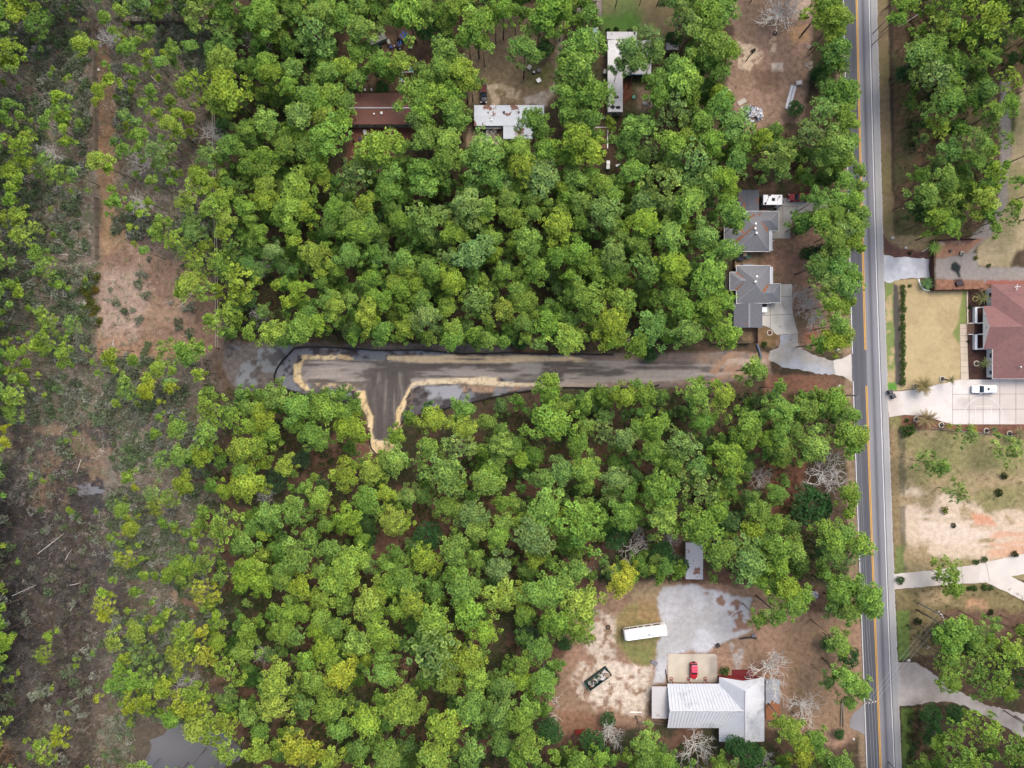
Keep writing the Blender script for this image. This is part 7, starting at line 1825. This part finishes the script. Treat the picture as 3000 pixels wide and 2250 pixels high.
for k in range(34):
    X, Y, _ = P(2832.5 + rr.uniform(-.5, .5) + (k > 16), 855 + 94 * k / 33); b.box(X - .16, Y - .13, 0, X + .16, Y + .13, .2 + rr.uniform(-.04, .04))
tag(b.obj('stone_edging', mat('pale_edge_stone', C(232, 216, 192), .9, .12)), "line of pale stones between the dry lawn and the dark mulch", 'edging')
low_wall('bed_wall', "thin grey wall along the southern bed of palms", W2((2728, 1255), (2820, 1263), (2900, 1271), (2975, 1279), (3060, 1287)), .3, .18, mat('grey_wall_stone', C(150, 142, 134), .9))
# black silt fences round the new lane
M_SILT = mat('black_fabric', (.018, .018, .02), .8, .2)
def silt(label, pts, h=.75):
    t = thing('silt_fence', label, 'silt fence', (*P(*pts[0])[:2], 0), 0, 'black silt fences of the lane')
    w = [Vector(P(*p)) - t.location for p in pts]
    b = MB(); rr = random.Random(len(pts)); n = 0
    fine = []
    for a, c in zip(w, w[1:]):
        m_ = max(1, int((c - a).length / 2))
        for k in range(m_):
            fine.append(a.lerp(c, k / m_) + Vector((rr.uniform(-.12, .12), rr.uniform(-.12, .12), 0)))
    fine.append(w[-1])
    for a, c in zip(fine, fine[1:]):
        d = (c - a).normalized(); nn = Vector((-d.y, d.x, 0)) * .12
        lean = Vector((rr.uniform(-.1, .1), rr.uniform(-.1, .1), 0))
        A, B_ = a + Vector((0, 0, h)), c + Vector((0, 0, h))
        b.poly([a - nn * 1.4, c - nn * 1.4, B_ - nn * .5, A - nn * .5]); b.poly([a + nn * 1.4, c + nn * 1.4, B_ + nn * .5, A + nn * .5]); b.poly([A - nn * .5, B_ - nn * .5, B_ + nn * .5, A + nn * .5])
    b.obj('fabric', M_SILT, t)
    for p in fine[::2][:60]:
        b = MB(); b.box(p.x - .03, p.y - .03, 0, p.x + .03, p.y + .03, h + .12); b.obj('stake', M_WOODGREY, t)
silt("long black silt fence along the lane's northern side", [(862, 1021), (911, 1015), (979, 1017), (1060, 1023), (1128, 1027), (1236, 1026), (1300, 1031), (1363, 1036), (1430, 1036), (1498, 1033), (1580, 1036), (1661, 1037), (1797, 1038)])
silt("curved black silt fence around the lane's western end", [(862, 1024), (830, 1056), (814, 1078), (803, 1099), (806, 1116), (820, 1132), (846, 1143), (870, 1149)])
silt("black silt fence south of the lane's western arm", [(870, 1150), (911, 1164), (965, 1174), (1006, 1181), (1048, 1182)])
silt("black silt fence wrapping the sandy tip of the T", [(1084, 1262), (1085, 1298), (1088, 1314), (1100, 1326), (1115, 1336), (1132, 1335), (1150, 1324), (1166, 1308), (1171, 1250), (1186, 1222)])
silt("black silt fence south of the puddled eastern ditch", [(1281, 1202), (1330, 1190), (1376, 1181), (1430, 1167), (1498, 1152), (1566, 1143)])
silt("black silt fence along the lane's southern side, east part", [(1647, 1136), (1778, 1137), (1850, 1136), (1907, 1133), (1930, 1128)])

# ------------------------------------------------------------------ poles and wires
def pole(label, bx, by, h, arm=True, brace=0):
    x, y, _ = P(bx, by)
    t = thing('utility_pole', label, 'utility pole', (x, y, 0), brace, 'utility poles')
    b = MB(); b.tube([(0, 0, 0), (0, 0, h)], [.19, .13], 8); b.obj('pole', mat('pole_wood', C(160, 156, 150), .9, .2), t)
    if arm:
        b = MB(); b.box(-1.3, -.08, h - .7, 1.3, .08, h - .5); b.obj('crossarm', M_WOODGREY, t)
        for X in (-1.15, -.4, .5, 1.15):
            b = MB(); b.cyl(X, 0, h - .5, h - .2, .09, 8); b.obj('insulator', M_WHITE, t)
        b = MB(); b.cyl(.35, .3, h - 1.9, h - 1.0, .26, 10); b.obj('transformer', M_STEEL, t)
    return Vector((x, y, h))
A = pole("pale utility pole standing in the southern lot east of the road", 2690, 1766, 10.0, True, math.radians(-55))
B_ = pole("utility pole at the road's western edge near the fallen grey poles", 2490, 2004, 10.6, True, math.radians(10))
D_ = pole("plain lamp pole at the road's western edge south of the lane junction", 2456, 1157, 10.0, False)
def wire(label, a, c, sag=.5, r=.022):
    b = MB(); a, c = Vector(a), Vector(c)
    b.tube([a.lerp(c, k / 10) - Vector((0, 0, sag * 4 * (k / 10) * (1 - k / 10))) for k in range(11)], r, 4)
    tag(b.obj('overhead_wire', mat('wire_metal', (.35, .36, .38), .5)), label, 'wire', 'overhead wires')
dv = Vector((.82, -.57, 0))
for q, nm in ((-1.1, 'northern'), (0, 'middle'), (1.1, 'southern')):
    wire("%s wire slanting between the two southern utility poles" % nm, A + dv * q - Vector((0, 0, .2)), B_ + Vector((q * .9, 0, -.2)))
for q, nm in ((-.6, 'western'), (.1, 'middle'), (.8, 'eastern')):
    far = D_ + Vector((q * .4, 0, -.2))
    wire("%s wire running north above the western lane of the road" % nm, B_ + Vector((q, 0, -.2)), far, .9)
    sth = Vector(P(2640 + q * 9, 3600, 10.4))
    wire("%s wire running south above the western lane of the road" % nm, B_ + Vector((q, 0, -.2)), sth, .4)
for q, (x0, y0, x1, y1, nm) in enumerate(((2467, 2048, 2463, 2128, 'western'), (2469, 2052, 2472, 2130, 'eastern'))):
    b = MB(); b.tube([P(x0, y0, .2), P(x1, y1, .2)], [.2, .15], 7)
    tag(b.obj('fallen_pole', M_WOODGREY), "%s of two grey poles lying side by side near the road" % nm, 'pole', 'poles on the ground')

# ------------------------------------------------------------------ yard things
def tyre(label, px, py, r=.55):
    x, y, _ = P(px, py)
    b = MB(); prof = [(r * .58, .05), (r * .9, 0), (r, .1), (r, .22), (r * .9, .3), (r * .58, .26)]
    n = 22
    for q in range(n):
        a, c = 2 * PI * q / n, 2 * PI * (q + 1) / n
        for k in range(6):
            (r0, z0), (r1, z1) = prof[k], prof[(k + 1) % 6]
            b.poly([(r0 * math.cos(a), r0 * math.sin(a), z0), (r1 * math.cos(a), r1 * math.sin(a), z1), (r1 * math.cos(c), r1 * math.sin(c), z1), (r0 * math.cos(c), r0 * math.sin(c), z0)])
    o = b.obj('tyre', M_TYRE); o.location = (x, y, 0)
    return tag(o, label, 'tyre')
tyre("black tyre lying on pale rubble west of the motorhome", 1781.5, 1836.5)
tyre("black tyre lying in the bare yard below the wide bare tree", 2270.5, 98)
def bin_(label, px, py, ang=0):
    x, y, _ = P(px, py)
    t = thing('wheelie_bin', label, 'bin', (x, y, 0), ang, 'black bins at the kerb')
    b = MB(); b.loft([[(sx * w, sy * w * 1.1, z) for sx, sy in ((-1, -1), (1, -1), (1, 1), (-1, 1))] for w, z in ((.38, .08), (.48, 1.0))]); b.obj('tub', M_DARK, t, bevel=.04)
    b = MB(); b.loft([[(sx * w, sy * w * 1.1, z) for sx, sy in ((-1, -1), (1, -1), (1, 1), (-1, 1))] for w, z in ((.52, 1.0), (.50, 1.06), (.36, 1.14))]); b.obj('lid', mat('dark_lid', (.05, .05, .06), .5), t)
    for s in (-1, 1):
        b = MB(); b.tube([(s * .38, -.5, .13), (s * .48, -.5, .13)], .13, 10); b.obj('wheel', M_TYRE, t)
bin_("black wheelie bin nearer the road at the concrete drive's mouth", 2603.5, 1148, .3)
bin_("black wheelie bin further from the road at the concrete drive's mouth", 2612, 1160.5, .5)
# trampoline, table, green box
x, y, _ = P(2168, 752)
t = thing('trampoline', "round black trampoline between the two grey houses", 'trampoline', (x, y, 0))
b = MB(); b.cyl(0, 0, .72, .76, 1.0, 20); b.obj('mat', mat('jump_mat', (.012, .014, .02), .7), t)
b = MB(); b.ring(0, 0, 1.0, 1.25, .68, .78, 8); b.obj('rim_pad', mat('blue_black_pad', C(40, 52, 76), .7), t)
for k in range(6):
    a = k * PI / 3; b = MB(); b.tube([(1.15 * math.cos(a), 1.15 * math.sin(a), 0), (1.15 * math.cos(a), 1.15 * math.sin(a), 1.9)], .04, 6); b.obj('leg', M_DARK, t)
def simple_box(name, label, cat, px, py, L, W, h, ang, m, lid=None, group=None, lift=0):
    x, y, _ = P(px, py, h)
    t = thing(name, label, cat, (x, y, lift), ang, group)
    b = MB(); b.box(-L / 2, -W / 2, 0, L / 2, W / 2, h * .9); b.obj('body', m, t, bevel=.03)
    b = MB(); b.box(-L / 2 - .03, -W / 2 - .03, h * .9 + .004, L / 2 + .03, W / 2 + .03, h); b.obj('top', lid or m, t, bevel=.02)
    return t
MC = mat('cream_box', C(226, 196, 160), .8); MGN = mat('green_plastic', C(48, 112, 90), .6); MGY = mat('grey_plastic', C(150, 148, 146), .7)
simple_box('storage_box', "small tan box beside the trampoline", 'box', 2183.5, 744.5, .9, 1.0, .8, .05, MC)
simple_box('storage_tub', "dark green tub on brown ground beside the tan box", 'tub', 2191.5, 750, 1.1, 1.1, .6, .4, MGN)
simple_box('chest_freezer', "white boxy cabinet against the garage's eastern wall", 'cabinet', 2238.5, 906, 1.5, 1.4, 1.0, 0, M_WHITE)
simple_box('grill', "black grill behind the white cabinet at the garage door", 'grill', 2238, 894, 1.4, .8, 1.1, 0, M_DARK)
simple_box('white_table', "white square table standing in the tan northern yard", 'table', 1578.3, 234.6, .95, .95, .75, .5, M_WHITE)
simple_box('yard_box', "grey square box in the tan northern yard", 'box', 1579, 205, .85, .85, .6, .3, MGY)
simple_box('yard_box', "cream tub by the lone pine's foot in the tan yard", 'tub', 1551, 196, 1.0, .9, .7, .9, mat('cream_tub', C(230, 226, 214), .6))
x, y, _ = P(1564.5, 210.5, .8)
t = thing('drum', "dark steel drum in the tan northern yard", 'drum', (x, y, 0)); b = MB(); b.cyl(0, 0, 0, .8, .38, 14); b.obj('barrel', M_DARK, t); b = MB(); b.cyl(0, 0, .8, .83, .3, 14); b.obj('lid', M_STEEL, t)
for q, (px, py, lb) in enumerate(((1782, 476, "upper of two white appliances by the low cabin"), (1781.5, 489, "lower of two white appliances by the low cabin"))):
    simple_box('white_appliance', lb, 'appliance', px, py, .8, .9, .95, 0, M_WHITE, group='white appliances')
x, y, _ = P(1811, 484)
simple_box('white_tub', "white rectangular tub on brown ground east of the white appliances", 'tub', 1811, 484, 1.0, .5, .4, .2, M_WHITE)
simple_box('propane_tank', "pale tank west of the long white-roofed house", 'tank', 1773, 208.5, .7, 1.0, .9, -.2, mat('pale_tank', C(206, 208, 196), .5))
# drain pipe, mailbox, white stones
b = MB(); b.tube([P(2218, 1008, .3), P(2226, 1032, .3), P(2230, 1052, .3)], [.28, .28, .28], 10)
tag(b.obj('drain_pipe', mat('blue_grey_pipe', C(104, 122, 138), .6)), "blue-grey corrugated pipe lying beside the gravel turn", 'pipe')
b = MB(); b.tube([P(2168, 1872, .2), P(2185, 1868, .3), P(2200, 1868, .2), P(2217, 1870, .2)], .22, 8)
tag(b.obj('drain_pipe', M_DARK), "dark hose pipe lying east of the gravel lot", 'pipe')
b = MB(); b.tube([P(1950, 1962, .12), P(1953, 1985, .12), P(1957, 2003, .12)], .12, 6)
tag(b.obj('black_hose', M_DARK), "black hose along the west side of the concrete pad", 'hose')
x, y, _ = P(2458, 1026, .6)
t = thing('white_boat_hull', "pale upturned tub under the roadside pine by the junction", 'tub', (x, y, 0), -.3)
b = MB(); b.loft([[(0.75 * k * math.cos(a), .42 * k * math.sin(a), z) for a in np.linspace(0, 2 * PI, 15)[:-1]] for k, z in ((1, 0), (.95, .35), (.6, .55))]); b.obj('shell', mat('pale_shell', C(214, 210, 206), .6), t, True)
b = MB(); b.ring(0, 0, .7, .8, 0, .06, 16); r_ = b.obj('lip', M_STEEL, t); r_.scale = (1, .57, 1)
# silver sheets, plates and scrap
for q, (px, py, lb) in enumerate(((2311.5, 285, "western of two long silver metal sheets on the bare yard"), (2320.5, 286, "eastern of two long silver metal sheets on the bare yard"))):
    x, y, _ = P(px, py); b = MB(); b.loft([[(X, Y, .08 + .16 * math.cos(Y * 4)) for Y in (-.33, -.2, 0, .2, .33)] + [(X, Y, .0) for Y in (.33, .2, 0, -.2, -.33)] for X in (-3.0, -1, 1, 3.0)])
    o = b.obj('metal_sheet', mat('bright_sheet_%d' % q, C(226, 230, 240), .45, .12, 1.5, stain=C(96, 102, 128), stain_at=.62, stain_scale=.8)); o.location = (x, y, 0.05); o.rotation_euler = (0, 0, math.radians(75))
    tag(o, lb, 'metal sheet', 'silver sheets')
simple_box('metal_crate', "small silver wire-topped crate above the silver sheets", 'crate', 2341.5, 242, 1.4, 1.0, .7, .2, mat('silver_crate', C(206, 206, 206), .5, .3, 4))
b = MB(); b.box(-1.1, -.55, 0, 1.1, .55, .12); o = b.obj('concrete_slab', mat('pale_slab', C(206, 200, 186), .9)); o.location = (*P(2173, 299)[:2], 0.02); o.rotation_euler = (0, 0, .5); tag(o, "pale rectangular slab lying north of the white scrap heap", 'slab')
b = MB(); rr = random.Random(6)
for k in range(7):
    b.obox((rr.uniform(-.7, .7), rr.uniform(-1.1, 1.1)), (math.cos(k), math.sin(k)), rr.uniform(.8, 1.5), rr.uniform(.5, .9), .05 * k, .05 * k + .1)
o = b.obj('cardboard_heap', mat('pale_card', C(222, 204, 182), .9, .12)); o.location = (*P(2131, 275)[:2], 0); o['kind'] = 'stuff'
b = MB(); rr = random.Random(9)
mm = [mat('scrap_%d' % q, c, .5, .1) for q, c in enumerate((C(236, 238, 242), C(214, 220, 228), C(150, 168, 190), C(112, 136, 166), C(196, 190, 184), C(80, 84, 92)))]
for k in range(120):
    u, a0 = math.sqrt(rr.random()), rr.uniform(0, 6.28); X, Y = 2.9 * u * math.cos(a0), 2.0 * u * math.sin(a0)
    a = rr.uniform(0, 6.28); z = .9 * (1 - u * u) + rr.uniform(0, .2); l, w = rr.uniform(.3, 1.3), rr.uniform(.15, .7)
    i = len(b.v); b.obox((X, Y), (math.cos(a), math.sin(a)), l, w, z, z + .04, rr.choices(range(6), (6, 5, 3, 2, 2, 1))[0])
    tl, t2 = rr.uniform(-.6, .6), rr.uniform(-.6, .6)
    for q in range(i, len(b.v)):
        vx, vy, vz = b.v[q]; b.v[q] = (vx, vy, max(.02, vz + (vx - X) * tl + (vy - Y) * t2))
o = b.obj('scrap_rubble', mm); o.location = (*P(2199, 337)[:2], 0); o['kind'] = 'stuff'
# pallets at the yard's edge
for q, (px, py, a, lb) in enumerate(((2360, 190, 1.5, "westernmost wooden pallet on the bare yard's eastern edge"), (2374, 186, 1.45, "wooden pallet standing north-east of the westernmost one"), (2374, 201, .1, "wooden pallet just below the other two, at the pine's foot"), (2368, 137, -.5, "weathered pallet at the foot of the northern roadside pine"))):
    x, y, _ = P(px, py); t = thing('pallet', lb, 'pallet', (x, y, 0), a, 'wooden pallets')
    b = MB()
    for k in range(5): b.box(-.6, -.5 + k * .22, .12, .6, -.38 + k * .22, .15)
    b.obj('deck', mat('pallet_wood', C(196, 180, 166), .9, .2, 4), t)
    for X in (-.55, 0, .55):
        b = MB(); b.box(X - .05, -.5, 0, X + .05, .5, .12); b.obj('runner', M_WOODGREY, t)
# rusting trailer by the tarp car, pipe frames behind the brown home
x, y, _ = P(1107, 116, 1.4)
t = thing('old_trailer', "derelict pale trailer with a broken roof beside the tarp-covered car", 'trailer', (x, y, 0), math.radians(24))
b = MB(); b.box(-2.1, -.75, .5, 2.1, .75, 1.75); b.obj('box', mat('faded_trailer', C(178, 180, 172), .8, .2, 2, stain=C(112, 120, 100), stain_at=.55, stain_scale=.8), t)
b = MB(); b.box(1.5, -.2, 1.6, 2.1, 1.9, 1.72); b.box(1.9, -1.9, 1.0, 2.6, -.78, 1.1); b.obj('broken_panel', mat('pale_panel', C(196, 200, 192), .8, .2, 3), t)
for s in (-1, 1): wheel(t, -.3, s * .8, .35)
b = MB(); b.tube([(-2.1, 0, .6), (-3.2, 0, .5)], .06, 6); b.obj('tow_bar', M_DARK, t)
simple_box('blue_crate', "blue plastic crate in front of the tarp-covered car", 'crate', 1145, 136.5, .75, .75, .5, .4, mat('blue_plastic', C(72, 88, 150), .6))
simple_box('green_barrow', "dark green barrow under the derelict trailer's side", 'barrow', 1111, 137, 1.0, .7, .6, .6, mat('dark_green_plastic', C(30, 70, 62), .6))
simple_box('white_bucket', "white bucket on brown ground east of the tarp-covered car", 'bucket', 1203.5, 137.5, .4, .5, .4, .1, M_WHITE)
simple_box('yard_box', "small square white frame south of the derelict trailer", 'frame', 1089.5, 162.5, .5, .45, .3, .3, M_WHITE, MGY)
x, y, _ = P(1186, 223)
t = thing('pipe_frame', "white pipe frame with torn green panels north of the brown mobile home", 'frame', (x, y, 0))
MGP = mat('green_panel', C(84, 170, 146), .7, .2, 2)
for q, pts in enumerate((((-3.6, 0, 1.8), (2.4, .3, 1.8)), ((-.4, -2.0, 1.8), (-.3, 1.3, 1.8)), ((-.4, 1.4, 1.8), (2.3, 1.2, 1.8)), ((2.3, 1.2, 1.8), (2.3, 0, 1.8)), ((-3.6, 0, 1.8), (-3.6, 1.2, 1.8)), ((-3.6, 1.3, 1.8), (-.3, 1.7, 1.8)), ((-1.2, -2.0, 1.8), (.3, -2.0, 1.8)))):
    b = MB(); b.tube(pts, .07, 6); b.obj('pipe', M_WHITE, t)
for X, Y in ((-3.6, 0), (-.35, -2), (2.3, 1.2), (2.3, 0), (-3.6, 1.25)):
    b = MB(); b.tube([(X, Y, 0), (X, Y, 1.8)], .06, 6); b.obj('leg', M_WHITE, t)
for a, c in (((1.4, .25), (2.25, 1.15)), ((-1.1, -1.95), (-.42, -1.2))):
    b = MB(); b.box(a[0], a[1], 1.66, c[0], c[1], 1.70); b.obj('panel', MGP, t)
# clutter south of the brown mobile home
for q, (px, py, L, W, h, a, cl, nm, lb) in enumerate(((1069, 387, .8, 1.2, .7, .3, (214, 214, 220), 'lawn_chair', "white plastic chair south of the brown mobile home"), (1089, 397, .8, .6, .5, .2, (190, 186, 184), 'yard_box', "pale box beside the white plastic chair"), (1148, 379, 1.3, .9, .9, 0, (214, 180, 128), 'plywood_box', "tan plywood box at the brown mobile home's doorstep"), (1133, 378, 1.2, .6, .5, 0, (140, 92, 64), 'doorstep', "brown step beside the tan plywood box"), (1086, 379, .4, .4, .5, 0, (180, 70, 56), 'red_bucket', "small red bucket near the white plastic chair"), (1054, 406, .5, .5, .4, .4, (70, 80, 120), 'blue_tub', "small blue tub on brown soil west of the home's clutter"), (1054, 423, .6, .6, .4, .2, (40, 42, 48), 'black_tub', "small black tub on brown soil near the bottom of the clutter"), (1144, 391, 1.0, 1.0, .8, .1, (120, 122, 96), 'yard_box', "greenish box among frames south of the brown home"), (1069, 262, .5, .6, .8, .2, (226, 226, 226), 'white_can', "western of two white cans behind the brown mobile home"), (1088, 262, .4, .5, .8, 0, (226, 226, 226), 'white_can', "eastern of two white cans behind the brown mobile home"), (1072, 228, 1.0, .8, .6, .3, (150, 150, 138), 'yard_box', "grey-green box under pines north-west of the pipe frame"), (1822, 268, .6, .6, .6, 0, (150, 190, 200), 'blue_tub', "pale blue tub below the leaning pine east of the long house"), (1857, 284, .7, .7, .5, .3, (120, 190, 170), 'green_tub', "turquoise tub on weeds east of the long house"), (1889, 302, .9, .6, .4, .2, (200, 200, 214), 'yard_box', "pale crate in dry brush east of the long house"), (1773, 345, .9, .5, .5, 0, (100, 122, 140), 'blue_bin', "dull blue bin south of the long house's end"), (2762, 733, .0, .0, .0, 0, (0, 0, 0), '', ""), (1917, 1942, 1.7, .8, .3, -.5, (140, 140, 150), 'grey_board', "grey slab lying across the gravel strip west of the pad"), (2104, 1892, .9, .8, .6, .4, (60, 58, 60), 'burn_barrel', "dark burnt heap of metal south of the gravel lot"), (2208, 1862, .8, .7, .4, .5, (120, 124, 134), 'grey_crate', "grey crate east of the gravel lot"), (1701, 2146, 2.6, .9, .7, .05, (150, 50, 44), 'red_bench', "red bench frame in the trees south of the sandy yard"), (2787, 735, .5, .5, .5, 0, (90, 100, 110), 'garden_urn', "small grey urn in the fenced red bed"), (2820, 742, .9, .9, .5, 0, (190, 184, 176), 'fire_bowl', "round pale fire bowl at the red bed's edge"), (2812, 829, 1.6, 1.0, .5, .4, (70, 60, 66), 'scrap_seat', "dark heap of metal seats by the gate's south bed"))):
    if nm:
        simple_box(nm, lb, nm.split('_')[-1], px, py, L, W, h, a, mat('clutter_%d' % q, C(*cl), .7, .12))
b = MB(); b.box(-1.5, -.1, 0, 1.5, .1, .08); o = b.obj('white_plank', M_WHITE); o.location = (*P(1863, 2086)[:2], 0.02); tag(o, "white plank lying in sand west of the lean-to", 'plank')
for q, (px, py, lb) in enumerate(((2614, 697, "white rock by the road mouth north of the mulch"), (2653, 726, "white rock on dry grass north of the mulch"), (2460, 1131, "pale rock pile on the verge south of the junction"), (289, 205, "white scrap on brown grass by the slatted fence"), (345, 650, "white scrap pieces at the tan clearing's top"), (2662, 1935, "pale rock at the gravel lane's mouth"), (2718, 1897, "pale stone among pines by the gravel lane"), (2500, 2165, "pale stone beside the asphalt turnout"))):
    b = MB(); rr = random.Random(q)
    v0 = [(.5 * math.cos(a) * rr.uniform(.6, 1.1), .4 * math.sin(a) * rr.uniform(.6, 1.1)) for a in np.linspace(0, 5.6, 8)]
    b.loft([[(x, y, 0) for x, y in v0], [(x * .9, y * .9, .2) for x, y in v0], [(x * .5, y * .5, .32) for x, y in v0]])
    o = b.obj('pale_rock', mat('white_rock_%d' % q, C(232, 228, 222), .9, .1)); o.location = P(px, py); tag(o, lb, 'rock', 'pale rocks and scraps')
